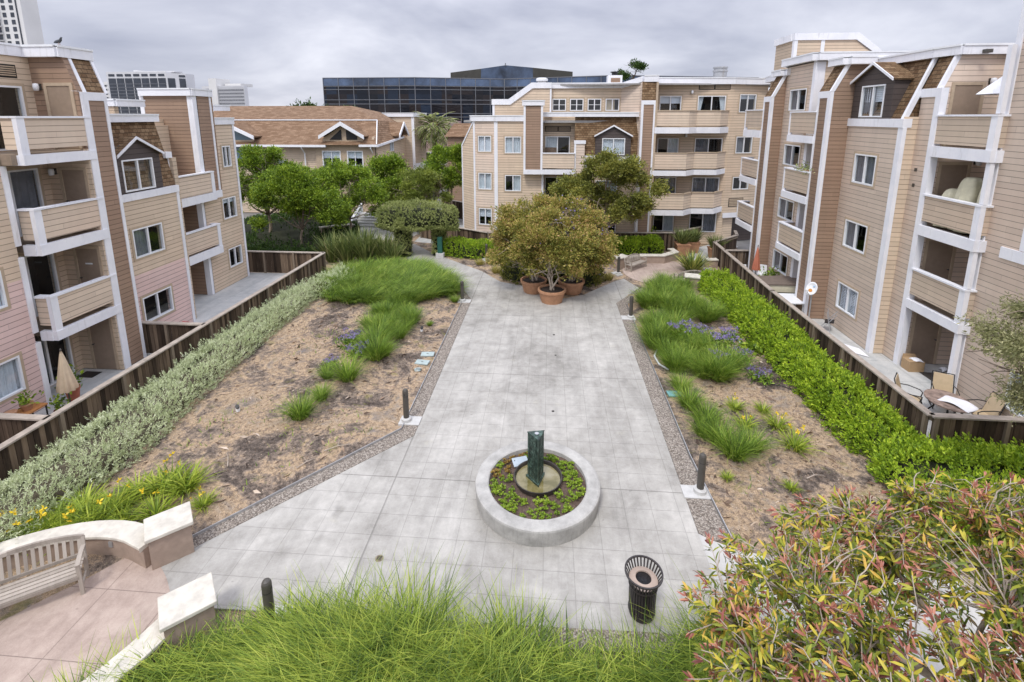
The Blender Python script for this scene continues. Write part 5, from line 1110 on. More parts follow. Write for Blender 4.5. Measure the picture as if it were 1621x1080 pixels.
def tree(name, label, loc, trunk_h, lobes, mat, nleaf, lsize, ncl, crad, seed, bark=None, r0=0.13, cat='tree', group=None, stems=1, aspect=0.42, up=0.25, spread=0.12, droop=0.0, flowers=None, grow=1.0):
    """trunk and limbs that end in leaf clusters; leaves fill lobes with gaps between the clusters"""
    r = np.random.RandomState(seed); bark = bark or M_bark
    B = empty(name, loc, label, cat, group); loc = np.array(loc, float)
    if grow != 1: lobes = [l[:3] + tuple(q * grow for q in l[3:]) for l in lobes]
    vol = np.array([l[3] * l[4] * l[5] for l in lobes]) ** 0.75; pick = r.choice(len(lobes), ncl, p=vol / vol.sum())
    dirs = unit(r.normal(size=(ncl, 3))); dirs[:, 2] = np.where(dirs[:, 2] < -0.55, -dirs[:, 2], dirs[:, 2]); rad = r.uniform(0.45, 1.0, ncl) ** 0.5
    cc = np.array([loc + np.array(lobes[k][:3]) + dirs[i] * rad[i] * np.array(lobes[k][3:6]) for i, k in enumerate(pick)])
    # wood
    m = MB(); tops = []
    for s_ in range(stems):
        b = loc + np.array((r.uniform(-1, 1) * 0.12, r.uniform(-1, 1) * 0.12, 0)) * (stems > 1); tp = loc + np.array((r.uniform(-1, 1) * spread * (3 if stems > 1 else 1), r.uniform(-1, 1) * spread * (3 if stems > 1 else 1), trunk_h * r.uniform(0.9, 1.1)))
        limb(m, b, tp, r0, r0 * 0.72, 0.04, r=r); tops.append(tp)
    m.build('trunk', bark, B, smooth=True)
    m = MB(); main = []
    for k, l in enumerate(lobes):
        c = loc + np.array(l[:3])
        for _ in range(2):
            tp = tops[r.randint(len(tops))]; e_ = c + r.normal(0, 0.25, 3) * np.array(l[3:6]); p = limb(m, tp, e_, r0 * 0.6, r0 * 0.22, 0.1, r=r); main.append(p)
    mp = np.concatenate(main)
    for i in r.permutation(ncl)[:min(ncl, 70)]:
        j = np.argmin(((mp - cc[i]) ** 2).sum(1) + r.uniform(0, .4, len(mp))); limb(m, mp[j], cc[i], r0 * 0.16, 0.008, 0.1, 4, 4, r=r)
    m.build('limb', bark, B, smooth=True)
    # foliage
    per = r.multinomial(nleaf, np.ones(ncl) / ncl); idx = np.repeat(np.arange(ncl), per)
    cs = crad * r.uniform(0.6, 1.25, ncl); off = r.normal(size=(nleaf, 3)) * np.array((0.55, 0.55, 0.38)); p = cc[idx] + off * cs[idx][:, None]
    ctr = loc + np.array(lobes[0][:3]); nt = nleaf // 7; k = np.repeat(np.arange(nt), 7); p = p[:nt][k] + r.normal(0, lsize * .42, (len(k), 3)); off = off[:nt][k]; nleaf = len(k)
    d = unit(p - ctr) * 0.5 + unit(off) * 0.5 + r.normal(0, 0.6, (nleaf, 3)) + np.array((0, 0, up - droop))
    np_mesh('crown', leaf_quads(p, d, lsize * r.uniform(0.6, 1.3, nleaf), aspect, r), 4, mat, B)
    if flowers:
        fm, fn, fs = flowers; i = r.randint(0, ncl, fn // 5); i = np.repeat(i, 5); i = i[(cc[i][:, 0] > loc[0] - 0.4) | (r.uniform(0, 1, len(i)) < .25)]; p = cc[i] + unit(r.normal(size=(len(i), 3))) * cs[i][:, None] * 0.75 + np.array((0, 0, .08))
        np_mesh('blossom', leaf_quads(p, r.normal(size=(len(p), 3)), fs * r.uniform(0.7, 1.2, len(p)), 0.9, r), 4, fm, B)
    return B

# ------------------------------------------------------------------ hedges
hedge('silver_hedge', 'long pale silver green hedge along the left fence', [(-11.9, 5.5, 0.9), (-11.75, 8.5, 0.9), (-11.7, 11, 0.88), (-11.85, 14, 0.76), (-12.0, 17, 0.7), (-12.1, 20, 0.65), (-12.1, 22.6, 0.6)], 0.8, 0.72, 90000, 0.075, L_silver, M_hcore2, seed=3, shoots=0.35, aspect=0.3, bump=0.09, ex=2.7, up=0.7)
hedge('silver_bush', 'low pale grey mounded shrub at the far end of the silver hedge', [(-12.3, 22.3, 0.6), (-11.8, 23.3, 0.9), (-11.3, 24.6, 0.9), (-11.6, 25.8, 0.6)], 0.8, 0.62, 9000, 0.08, L_silver, M_hcore2, cat='shrub', seed=4, shoots=0.4, aspect=0.3, ex=2.2)
hedge('green_hedge', 'long bright green hedge along the right fence', [(8.85, 26.2, .75), (8.9, 24, .85), (9.05, 20, .85), (9.15, 16, .8), (9.1, 13.4, .85), (9.2, 12.0, .8)], 0.85, 0.82, 78000, 0.09, L_bright, M_hcore, seed=5, shoots=0.25, bump=0.10, ex=2.9)
hedge('green_hedge', 'broad bright green hedge before the dining patio fence', [(8.2, 11.0, 1.0), (9.5, 10.9, 1.25), (12, 10.8, 1.3), (15.5, 10.8, 1.3)], 1.2, 0.82, 60000, 0.095, L_bright, M_hcore, seed=6, shoots=0.35, bump=0.12, ex=3.2)
hedge('green_hedge', 'clipped bright green hedge behind the far bench', [(3.6, 31.9), (7.6, 32.3)], 0.55, 1.0, 16000, 0.10, L_bright, M_hcore, seed=7, bump=0.07, ex=4)
hedge('green_hedge', 'bright green hedge between the arch and the potted trees', [(-7.0, 31.6), (-5.2, 30.9), (-3.2, 30.9), (-1.0, 31.2)], 0.75, 0.9, 18000, 0.10, L_bright, M_hcore, seed=8, bump=0.12, ex=2.8)
hedge('clipped_arch', 'clipped grey green arch hedge over the far left path', [(-11.3, 31.4, .75), (-10, 31.0, 1.0), (-8.4, 30.9, 1.1), (-7, 30.9, 1.0), (-5.9, 31.1, .7)], 1.0, 1.25, 44000, 0.095, L_arch, M_hcore, cat='hedge arch', seed=9, z0=2.2, under=0.3, ramp=2.6, bump=0.13, ex=2.0)
for nm, (x, y, w, hh) in (('thick left leg', (-9.5, 30.6, 0.55, 2.5)), ('narrow right leg', (-7.2, 31.0, 0.42, 2.4))):
    hedge('arch_hedge_leg', 'clipped leafy ' + nm + ' of the path arch', [(x - w, y), (x + w, y)], w, hh, 8000, 0.10, L_arch, M_hcore, seed=10 + len(nm), bump=0.08, ex=4)
hedge('ground_cover', 'dark green ground cover under the clubhouse trees', [(-27, 36.5, 6), (-21, 35.6, 6.5), (-17.6, 32.6, 4.2), (-14.6, 30.2, 1.6)], 3.0, 0.4, 42000, 0.15, L_dark, M_hcore, cat='ground cover', seed=14, kind='stuff', ex=5)
hedge('dark_shrub', 'dark green shrub filling the bed below the tibouchina trees', [(-2.6, 27.2, .7), (-1.2, 26.8, 1.0), (0.4, 26.4, 1.2), (1.9, 26.2, 1.0), (2.9, 26.8, .6)], 1.0, 0.95, 16000, 0.11, L_olive, M_hcore, cat='shrub', seed=15, bump=0.2, shoots=.3, ex=2.2)

# ------------------------------------------------------------------ trees
G6 = 'green trees before the clubhouse'
tree('broadleaf_tree', 'tall round green tree nearest the left apartment building', (-21.4, 35.2, 0), 1.7, [(0, 0, 4.0, 2.2, 2.0, 2.2), (-1.0, -.5, 2.9, 1.8, 1.5, 1.6), (1.4, -.3, 3.2, 1.7, 1.4, 1.7), (0.2, 0, 5.4, 1.3, 1.3, 0.9)], L_green, 54000, 0.155, 230, 0.6, 21, r0=0.14, group=G6, grow=1.14)
tree('broadleaf_tree', 'full green tree second along the clubhouse row, with a slim pale trunk', (-17.1, 31.8, 0), 1.35, [(0, 0, 3.6, 2.4, 1.9, 1.8), (-1.3, -.3, 2.5, 1.6, 1.3, 1.3), (1.3, -.2, 2.7, 1.6, 1.3, 1.3), (0, -.3, 4.8, 1.2, 1.1, 0.8)], L_green, 58000, 0.145, 240, 0.58, 22, r0=0.10, group=G6, grow=1.14)
tree('broadleaf_tree', 'green tree beside the ramp wall in the middle of the row', (-15.0, 35.0, 0), 1.5, [(0, 0, 3.5, 2.5, 1.8, 1.8), (1.4, -.3, 2.6, 1.6, 1.3, 1.3), (-1.1, 0, 2.4, 1.5, 1.3, 1.2), (0, 0, 4.5, 1.2, 1.2, .7)], L_green, 54000, 0.145, 230, 0.58, 23, r0=0.10, group=G6, grow=1.14)
tree('broadleaf_tree', 'darker green tree behind the steps below the white gable', (-13.4, 38.8, 0), 1.8, [(0, 0, 3.8, 2.1, 1.8, 1.6), (1.2, 0, 3.2, 1.4, 1.3, 1.2), (-1.3, 0, 3.0, 1.3, 1.3, 1.2), (0.3, 0, 4.9, 1.1, 1.1, .7)], L_green, 46000, 0.155, 200, 0.58, 24, r0=0.11, group=G6, grow=1.14)
tree('broadleaf_tree', 'loose yellow green tree just above the clipped arch', (-10.0, 36.8, 0), 1.4, [(0, 0, 3.3, 2.1, 1.7, 1.3), (1.2, 0, 3.6, 1.2, 1.2, 1.0), (-1.3, 0, 2.8, 1.2, 1.2, 1.0)], leaf('tree_leaf_yellow_green', [(0.05, (0.04, 0.05, 0.012)), (0.45, (0.12, 0.155, 0.028)), (0.8, (0.235, 0.275, 0.045)), (1, (0.33, 0.32, 0.08))], nscale=0.9), 42000, 0.14, 190, 0.55, 25, r0=0.1, group=G6, grow=1.14)
tree('broadleaf_tree', 'green tree close against the left corner of the centre building', (-8.3, 40.5, 0), 2.0, [(0, 0, 4.6, 1.8, 1.6, 1.7), (-1.2, 0, 3.6, 1.3, 1.2, 1.2), (0.6, 0, 5.8, 1.0, 1.0, .8)], L_green, 38000, 0.155, 170, 0.58, 26, r0=0.11, group=G6, grow=1.14)
tree('olive_tree', 'pale barked tree with olive and bronze leaves behind the far bench', (3.75, 31.4, 0), 1.75, [(0.1, 0, 4.4, 2.7, 2.0, 1.9), (-1.8, -.2, 3.8, 1.7, 1.4, 1.4), (1.6, -.2, 4.2, 1.5, 1.3, 1.4), (0.2, 0, 5.6, 1.7, 1.3, .9), (1.6, 0, 2.7, 1.0, .9, .7), (-3.0, -.5, 3.7, 1.2, .9, .9), (0, 0, 2.9, 1.5, 1.2, .8)], L_olive, 64000, 0.15, 320, 0.48, 27, grow=1.06, r0=0.12, spread=0.1)
tree('distant_tree', 'sparse dark treetop showing above the centre building roof', (12.6, 80, 0), 13, [(0, 0, 15.6, 1.9, 1.9, 2.2), (-1.4, 0, 14.4, 1.6, 1.4, 1.2)], L_dark, 2600, 0.35, 42, 0.5, 28, r0=0.25, bark=M_barkd)
tree('distant_tree', 'dark treetops beyond the clubhouse ridge', (-34.5, 70, 0), 8, [(0, 0, 9.4, 3.0, 2, 1.0), (4.0, 0, 9.3, 2.4, 2, .8)], L_dark, 3500, 0.4, 40, 0.8, 29, r0=0.25, bark=M_barkd)
tree('feathery_tree', 'wispy pale green tree leaning in at the right edge', (10.7, 9.3, 0), 2.2, [(-.7, 0.6, 5.3, .95, .9, 1.0), (-1.1, 0.7, 4.0, .9, .8, .7), (-.5, .5, 6.3, .8, .7, .6), (0.5, 0, 4.2, 1.2, 1.2, 1.4), (-.6, .6, 3.0, .7, .7, .45)], L_wisp, 46000, 0.085, 140, 0.38, 30, r0=0.09, aspect=0.26, droop=0.3)
GT = 'potted flowering trees'
# ------------------------------------------------------------------ palm
B = empty('palm_tree', (-12.9, 55, 0), 'tall date palm with arching fronds in front of the black glass building', 'palm')
m = MB(); m.tube([(-12.85, 55, 0), (-12.9, 55, 3), (-12.9, 55, 7.0)], [0.3, 0.25, 0.28], 12); m.build('trunk', M_barkd, B)
m = MB(); m.lathe([(0.2, 6.6), (0.5, 7.2), (0.55, 7.8), (0.25, 8.4), (0, 8.5)], (-12.9, 55, 0), 14); m.build('crown_shaft', plain('orange_palm_heart', (0.42, 0.25, 0.06), 0.9, 0.4, 6), B)
r = np.random.RandomState(5); quads = []; rb = MB()
for k in range(90):
    a = r.uniform(0, 2 * pi); el = r.uniform(-0.55, 1.4); Lf = r.uniform(2.7, 3.5); t = np.linspace(0, 1, 26)
    hx = np.cumsum(np.cos(el - t * 1.35)) / 26 * Lf; hz_ = np.cumsum(np.sin(el - t * 1.35)) / 26 * Lf
    C = np.stack([-12.9 + cos(a) * hx, 55 + sin(a) * hx, 7.75 + hz_], 1); T = unit(np.gradient(C, axis=0)); S = np.array((-sin(a), cos(a), 0)); Nn = np.cross(S, T)
    rb.tube(C[::5], list(np.linspace(0.035, 0.008, len(C[::5]))), 4)
    for sg in (-1, 1):
        d = T * 0.75 + S * sg * 0.75 + Nn * 0.25; quads.append(leaf_quads(C[2:], d[2:], (0.55 * np.sin(pi * np.clip(t[2:] * .9 + .1, 0, 1)) + 0.1), 0.12, r, 0))
np_mesh('fronds', np.concatenate(quads), 4, L_palm, B); rb.build('frond_ribs', M_twig, B)

# ------------------------------------------------------------------ three potted tibouchinas
def potmesh(B, c, rt, rb, h, mat=M_terra, soil=True):
    m = MB(); x, y, z = c
    m.lathe([(rb, 0.0), (rb + (rt - rb) * 0.75, h * 0.78), (rt - 0.02, h * 0.8), (rt, h * 0.82), (rt, h * 0.985), (rt - 0.02, h), (rt - 0.08, h), (rt - 0.1, h * 0.85), (rb * 0.6, h * 0.8)], c, 40); o = m.build('pot', mat, B, smooth=False)
    if soil: m = MB(); m.lathe([(0, h * 0.86 + .03), (rt * 0.5, h * 0.87), (rt - 0.09, h * 0.86)], c, 24); m.build('soil', M_soilp, B)
    return o
for (x, y), lab, sd, lobes in (((0.22, 23.15), 'potted tibouchina tree in the front terracotta tub of the three', 41, [(0, -.2, 1.75, 1.35, 1.1, 1.0), (-.7, 0, 2.5, 1.4, 1.2, 1.1), (.7, 0, 2.5, 1.4, 1.2, 1.1), (0, 0, 3.2, 1.2, 1.1, .8), (-.8, -.2, 1.05, .85, .8, .55), (.8, -.2, 1.05, .85, .8, .55)]),
        ((-0.72, 24.5), 'potted tibouchina tree in the rear left tub, foliage turning yellow', 42, [(-.4, 0, 2.4, 1.7, 1.4, 1.4), (-1.3, 0, 1.6, 1.2, 1.2, 1.1), (.3, .3, 3.5, 1.3, 1.2, 1.0), (-.8, .2, 3.1, 1.3, 1.2, 1), (-.9, -.2, 1.0, .9, .9, .6), (-1.5, .1, 1.0, .9, .9, .7)]),
        ((1.24, 24.55), 'potted tibouchina tree in the rear right tub with most purple flowers', 43, [(.4, 0, 2.3, 1.7, 1.4, 1.4), (1.2, 0, 1.5, 1.1, 1.1, 1.0), (-.2, .3, 3.4, 1.4, 1.2, 1.0), (.5, .2, 3.0, 1.3, 1.2, 1), (.9, -.2, 1.0, .9, .8, .6), (1.5, .1, 1.1, .9, .9, .7)])):
    B = tree('potted_tibouchina', lab, (x, y, 0.5), 0.75, lobes, L_tib, 42000, 0.115, 250, 0.45, sd, r0=0.055, stems=5, cat='potted tree', grow=.9, group=GT, flowers=(M_pur, 420 if sd == 43 else 140, 0.09), bark=M_twig)
    B.location.z = 0.0; WORLD[B.name] = (x, y, 0)
    for ch in B.children: ch.location.z = 0.5
    potmesh(B, (x, y, 0), 0.70, 0.52, 0.66)

# ------------------------------------------------------------------ red tipped tree in the right foreground
def photinia():
    r = np.random.RandomState(77); loc = np.array((4.6, 2.5, 0.0)); B = empty('photinia_tree', tuple(loc), 'large red tipped evergreen tree filling the right foreground', 'tree')
    m = MB(); limb(m, loc, loc + (0, .1, 3.2), 0.13, 0.1, 0.03, r=r); m.build('trunk', M_twig, B, smooth=True)
    lobes = [(3.0, 3.6, 4.75, 1.15, 1.0, .6), (4.0, 3.9, 4.9, 1.1, 1.1, .62), (2.15, 3.75, 4.65, .85, .85, .55), (5.0, 3.9, 5.0, 1.2, 1.2, .65), (3.6, 2.6, 4.9, 1.2, .9, .6), (2.5, 2.8, 4.6, .9, .7, .5), (5.0, 2.6, 5.0, 1.2, 1.0, .6), (3.2, 4.55, 4.7, .9, .6, .4), (4.5, 4.8, 4.9, .9, .5, .35), (1.75, 3.45, 4.45, .55, .6, .5)]
    m = MB(); main = []
    for l in lobes:
        for _ in range(2):
            c = np.array(l[:3]) + r.normal(0, .3, 3) * np.array(l[3:]); p = limb(m, loc + (r.normal(0, .05), .1, 3.1 + r.normal(0, .1)), c, 0.045, 0.018, 0.09, 9, 6, r=r); main.append(p[3:])
    mp = np.concatenate(main); N = 2150; vol = np.array([l[3] * l[4] for l in lobes]); pk = r.choice(len(lobes), N, p=vol / vol.sum())
    dr = unit(r.normal(size=(N, 3)) + np.array((0, 0, .35))); tips = np.array([np.array(lobes[k][:3]) + dr[i] * np.array(lobes[k][3:]) * r.uniform(.35, 1.05) ** .6 for i, k in enumerate(pk)])
    P, D, S, red = [], [], [], []
    for i in range(N):
        j = np.argmin(((mp - tips[i]) ** 2).sum(1) + r.uniform(0, .05, len(mp))); pth = limb(m, mp[j], tips[i], 0.009, 0.004, 0.12, 5, 4, r=r)
        ax = unit(pth[-1] - pth[-2] + np.array((0, 0, .05))); isr = r.uniform() < 0.6; nl = r.randint(9, 17)
        for q in range(nl):
            a = q * 2.4 + r.uniform(0, .4); v = unit(r.normal(size=3)); u = unit(np.cross(ax, v)); w = np.cross(ax, u); f = q / nl
            op = 0.35 + 1.15 * (1 - f) if not isr else 0.25 + .8 * (1 - f)
            d = ax * cos(op) + (u * cos(a) + w * sin(a)) * sin(op) + np.array((0, 0, -.28 * (1 - f))); P.append(tips[i] - ax * 0.13 * (1 - f)); D.append(d); S.append(r.uniform(.07, .12) * (0.75 if isr and f > .6 else 1)); red.append(isr and f > 0.42)
        # sparse leaves along the twig
        for q in range(3): k = r.randint(1, 4); P.append(pth[k]); D.append(r.normal(size=3) + np.array((0, 0, -.5))); S.append(r.uniform(.10, .14)); red.append(False)
    m.build('limb', M_twig, B, smooth=True)
    P, D, S, red = np.array(P), unit(np.array(D)), np.array(S), np.array(red)
    def lance(p, d, s, mat, name):
        n = len(p); q = unit(r.normal(size=(n, 3)) * .5 + np.array((0, 0, 1))); sd_ = unit(np.cross(d, q)); nn = np.cross(sd_, d); s = s[:, None]
        c0, c1, c2, c3 = p, p + d * s * .32 , p + d * s * .7 - nn * s * .04, p + d * s - nn * s * .16; w1, w2 = s * .105, s * .09; up = nn * s * .05
        V = np.stack([c0, c1 - sd_ * w1 + up, c1, c1 + sd_ * w1 + up, c2 - sd_ * w2 + up * .7, c2, c2 + sd_ * w2 + up * .7, c3], 1); i = np.arange(n * 8).reshape(n, 8)
        Q = np.concatenate([i[:, [1, 2, 5, 4]], i[:, [2, 3, 6, 5]], i[:, [0, 2, 1, 1]][:, [0, 1, 2, 2]] if False else i[:, [0, 3, 2, 1]], i[:, [4, 5, 6, 7]]])
        np_mesh(name, V.reshape(-1, 3), 4, mat, B, faces=Q)
    lance(P[~red], D[~red], S[~red], L_phot, 'crown'); lance(P[red], D[red], S[red], L_red, 'new_shoots')
photinia()

# ------------------------------------------------------------------ grasses
def in_poly(x, y, poly):
    c = np.zeros(len(x), bool); n = len(poly)
    for i in range(n):
        (x0, y0), (x1, y1) = poly[i], poly[(i + 1) % n]; k = ((y0 > y) != (y1 > y)) & (x < (x1 - x0) * (y - y0) / (y1 - y0 + 1e-12) + x0); c ^= k
    return c
def scatter(poly, n, r):
    P = np.array(poly); lo, hi = P.min(0), P.max(0); q = r.uniform(lo, hi, (n * 4, 2)); q = q[in_poly(q[:, 0], q[:, 1], poly)]; return q[:n]
def grass_mass(name, label, poly, n, L, width, wind, seed, mat, tuft=0.35, lean=(0.2, 0.75), droop=(0.3, 0.75), jitter=0.7, zf=None, shorten=None):
    r = np.random.RandomState(seed); cen = scatter(poly, max(20, n // 70), r); k = r.randint(0, len(cen), n); off = r.normal(0, tuft * .35, (n, 2)); xy = cen[k] + off
    z = zf(xy[:, 0], xy[:, 1]) if zf else np.zeros(n)
    wa = wind + 0.6 * npnoise(np.c_[xy, 0 * z], 0.9, seed) ; rad = np.arctan2(off[:, 1], off[:, 0]); mixk = r.uniform(0, 1, n) < 0.62
    head = np.where(mixk, wa + r.normal(0, jitter * .6, n), rad + r.normal(0, .4, n)); LL = L * r.uniform(0.55, 1.15, n) * (0.75 + 0.4 * r.uniform(0, 1, len(cen))[k])
    if shorten: LL = LL * np.interp(xy[:, 0], *shorten)
    o = blade_mesh(name, [blades(np.c_[xy, z], LL, head, r.uniform(*lean, n), r.uniform(*droop, n), width * r.uniform(.6, 1.3, n), 5, r)], mat, origin=(float(poly[0][0]), float(poly[0][1]), 0.0))
    return setprops(o, label, 'grass', kind='stuff')
grass_mass('tall_grass', 'tall windswept ornamental grass filling the near edge of the courtyard', [(-6.3, 5.9), (-5.6, 6.15), (-5.2, 6.4), (-4.2, 6.65), (-3.4, 6.75), (-0.5, 6.6), (1.0, 6.45), (2.2, 6.4), (2.7, 6.75), (3.3, 6.95), (3.8, 6.7), (3.9, 6.0), (3.6, 4.2), (-7.5, 4.2), (-6.95, 5.3)], 62000, 1.15, 0.019, R(205), 51, L_grass, lean=(0.1, 0.5), droop=(0.3, 0.75), tuft=.42, shorten=([-6.5, -4.6, -3.4, -1.0, .6, 3.5], [.75, .66, 1.05, .95, .72, .95]))
grass_mass('grass_bank', 'bright windswept grass bank at the back of the left bed', [(-11.0, 22.2), (-9.0, 21.7), (-7.2, 21.8), (-5.6, 22.9), (-4.75, 23.6), (-5.6, 25.6), (-7.4, 27.4), (-10.0, 27.3), (-12.2, 26.6), (-12.0, 24.2)], 42000, 0.95, 0.02, R(20), 52, L_grassd, zf=soil_z, lean=(.2, .7))
def clump_proto(nm, n, rad, L, mat, seed, width=0.014, **k):
    r = np.random.RandomState(seed); V, F = clump(n, rad, L, width, r, **k); return np_mesh(nm, V, 4, mat, faces=F)
cps = [clump_proto('grass_clump', 420, 0.38, 0.72, L_grassd, 60 + i) for i in range(3)]
used = [False] * 3
def place_clump(x, y, s, label, group, k=None, r=random):
    k = r.randrange(3) if k is None else k; o = cps[k] if not used[k] else cps[k].copy()
    if used[k]: COL.objects.link(o)
    used[k] = True; put(o, (x, y, float(soil_z(x, y)) - 0.02), r.uniform(0, 6.28), s); setprops(o, label, 'grass clump', group); return o
GL = 'green grass clumps in the left bed'
for x, y, s, lb in ((-6.35, 16.5, 1.3, 'large green grass clump beside the purple flowers in the left bed'), (-6.75, 17.5, 1.35, 'tall grass clump behind the largest one in the left bed'), (-6.9, 18.7, 1.2, 'grass clump midway up the left bed chain'), (-7.2, 20.2, 1.15, 'grass clump just below the grass bank'), (-6.5, 19.6, .9, 'small grass clump at the right side of the upper left chain'), (-6.8, 14.95, 1.2, 'round green grass clump in front of the purple flowers'), (-7.55, 15.0, .7, 'small dark grass tuft left of the round clump'), (-7.15, 13.7, .75, 'small grass clump joined to the lowest one'), (-7.35, 12.75, 1.05, 'lowest spiky grass clump in the left bed'), (-4.55, 22.6, .6, 'small grass tuft beside the far left bollard'), (-5.1, 19.7, .35, 'tiny grass tuft alone on the bare left soil')):
    place_clump(x, y, s, lb, GL)
r_ = np.random.RandomState(19)
for x, y in scatter([(-7.9, 22.0), (-6.4, 22.2), (-5.9, 20.2), (-6.0, 16.2), (-6.4, 15.7), (-7.1, 17), (-7.7, 19.6)], 30, r_): place_clump(x, y, r_.uniform(.6, 1.05), 'loose green grass clump in the irregular strip running down the left bed', GL)
GRm = 'grass clumps massed along the right of the walk'
r_ = np.random.RandomState(9)
for poly, n in (([(4.3, 21.7), (5.2, 25.0), (6.6, 26.6), (7.4, 25.2), (7.2, 22.2), (6.0, 21.3)], 26), ([(4.2, 18.2), (4.3, 21), (5.9, 20.8), (7.3, 20.9), (7.6, 21.8), (6.4, 22), (5.3, 19.6)], 14), ([(4.1, 16.0), (4.2, 18.2), (5.2, 19.2), (6.4, 18.5), (6.6, 16.2), (5.2, 15.6)], 20)):
    for x, y in scatter(poly, n, r_): place_clump(x, y, r_.uniform(.95, 1.3), 'soft green grass clump in the dense drift right of the walk', GRm)
for x, y, s, lb in ((4.5, 15.3, .9, 'grass clump just right of the turquoise valve lid'), (4.5, 14.3, 1.0, 'grass clump at the narrow waist of the right drift'), (4.75, 13.4, 1.05, 'grass clump below the turquoise valve lid'), (4.85, 12.6, 1.0, 'grass clump above the near right bollard'), (5.05, 12.0, 1.1, 'grass clump beside the near right bollard'), (5.6, 12.3, .95, 'lowest right grass clump near the yellow lilies'), (4.5, 12.9, .75, 'small grass clump nearest the right gravel strip')):
    place_clump(x, y, s, lb, 'grass clumps near the right bollard')
# lilies: strap leaves and yellow flowers
L_lily = leaf('lily_leaf', [(0.05, (0.06, 0.10, 0.014)), (0.4, (0.19, 0.27, 0.025)), (0.75, (0.35, 0.42, 0.045)), (1.0, (0.50, 0.50, 0.10))], nmix=.25, nscale=2, trans=.25, gain=1.2)
def lily_proto(seed, fl):
    r = np.random.RandomState(seed); B = proto('day_lily', '', 'lily'); V, F = clump(110, 0.3, 0.42, 0.024, r, lean=(.2, .8), droop=(.3, .8)); np_mesh('leaves', V, 4, L_lily, B, faces=F)
    if fl:
        p = np.c_[r.normal(0, .12, (fl, 2)), r.uniform(.36, .5, fl)]; st = MB()
        for q in p: st.tube([(q[0] * .3, q[1] * .3, 0), tuple(q)], 0.005, 4)
        st.build('stalk', L_grassd, B); [np_mesh('flower', leaf_quads(np.repeat(q[None], 6, 0), r.normal(size=(6, 3)) + np.array((0, 0, .6)), 0.075, .5, r), 4, M_yel, B) for q in p]
    return B
l1, l0, l2 = lily_proto(1, 4), lily_proto(2, 0), lily_proto(3, 2)
GY = 'yellow day lily clumps in the right bed'
for i, (b, x, y, s, lb) in enumerate(((l1, 5.85, 14.2, .85, 'yellow day lily clump nearest the right grass drift'), (l0, 6.65, 14.1, .8, 'small lily clump without flowers at the back right'), (l2, 5.8, 13.3, 1.0, 'day lily clump with two blooms left of centre in the right bed'), (l1, 6.7, 13.3, 1.05, 'yellow day lily clump in the middle of the right bed'), (l1, 6.75, 12.35, 1.2, 'largest yellow day lily clump, lowest in the right bed'), (l0, 4.6, 11.2, .5, 'tiny lily seedling beside the near right bollard'), (l0, 6.0, 10.9, .55, 'tiny lily tuft above the red tipped tree'))):
    first = (b is l1 and i == 0) or (b is l0 and i == 1) or (b is l2)
    o = b if first else copy_tree(b)
    put(o, (x, y, float(soil_z(x, y)) - .02), i * 1.3, s); setprops(o, lb, 'lily', GY)
r_ = np.random.RandomState(12); lp = scatter([(-12.0, 7.2), (-11.2, 7.6), (-10.0, 8.25), (-8.5, 8.55), (-8.4, 9.3), (-8.9, 10.1), (-9.8, 9.6), (-10.9, 8.8), (-12.2, 8.3)], 34, r_)
for x, y in lp:
    o = copy_tree(l2 if r_.uniform() < .5 else l0); put(o, (x, y, float(max(0, soil_z(x, y))) - .02), r_.uniform(0, 6), r_.uniform(1.0, 1.35)); setprops(o, 'strap leafed day lily in the yellow flowering drift behind the near seat wall', 'lily', 'day lilies behind the near seat wall')
o = copy_tree(l1); put(o, (-7.95, 9.35, .05), 1, .8); setprops(o, 'single yellow day lily just beyond the near seat wall pier', 'lily', GY)
# purple sea lavender
def lavender(seed):
    r = np.random.RandomState(seed); B = proto('sea_lavender', '', 'flowering plant'); n = 260; p = r.normal(size=(n, 3)) * (.26, .26, .08) + (0, 0, .14); np_mesh('leaves', leaf_quads(p, r.normal(size=(n, 3)) + (0, 0, .5), .16, .45, r), 4, L_grassd, B)
    n = 300; c = r.normal(size=(12, 3)) * (.27, .27, .06) + (0, 0, .44); p = c[r.randint(0, 12, n)] + r.normal(size=(n, 3)) * (.06, .06, .025); np_mesh('blossom', leaf_quads(p, r.normal(size=(n, 3)), .05, .9, r), 4, M_pur, B); return B
lv = lavender(4); first = True
for x, y, s, lb in ((-7.6, 17.3, 1.0, 'purple sea lavender left of the large grass clump in the left bed'), (-7.0, 16.6, .9, 'purple sea lavender tucked beside the left grass clump'), (-7.75, 15.7, .6, 'small faded purple sea lavender lowest in the left bed'), (5.5, 18.9, 1.1, 'purple sea lavender at the left of the right grass drift'), (6.1, 18.9, .9, 'purple sea lavender behind the drift beside the first one'), (6.6, 17.8, 1.15, 'broad purple sea lavender at the centre of the right drift'), (7.2, 17.3, .8, 'purple sea lavender at the bare soil edge of the right drift'), (6.1, 16.9, .7, 'small purple sea lavender low in the right drift'), (7.3, 15.9, .75, 'purple sea lavender at the lower right end of the drift'), (7.5, 19.3, .8, 'faded purple sea lavender near the right hedge')):
    o = lv if first else copy_tree(lv); first = False
    put(o, (x, y, float(soil_z(x, y)) + (.18 if x > 0 and x < 7 else 0)), x * 3, s); setprops(o, lb, 'flowering plant', 'purple sea lavender')
r = np.random.RandomState(33); B = empty('leafy_weed', (7.9, 18.3, .1), 'low broad leafed green plant at the foot of the right hedge', 'plant'); n = 130; p = r.normal(size=(n, 3)) * (.3, .25, .07) + (7.9, 18.3, .22); np_mesh('leaves', leaf_quads(p, r.normal(size=(n, 3)) + (0, 0, .5), .22, .7, r), 4, L_green, B)
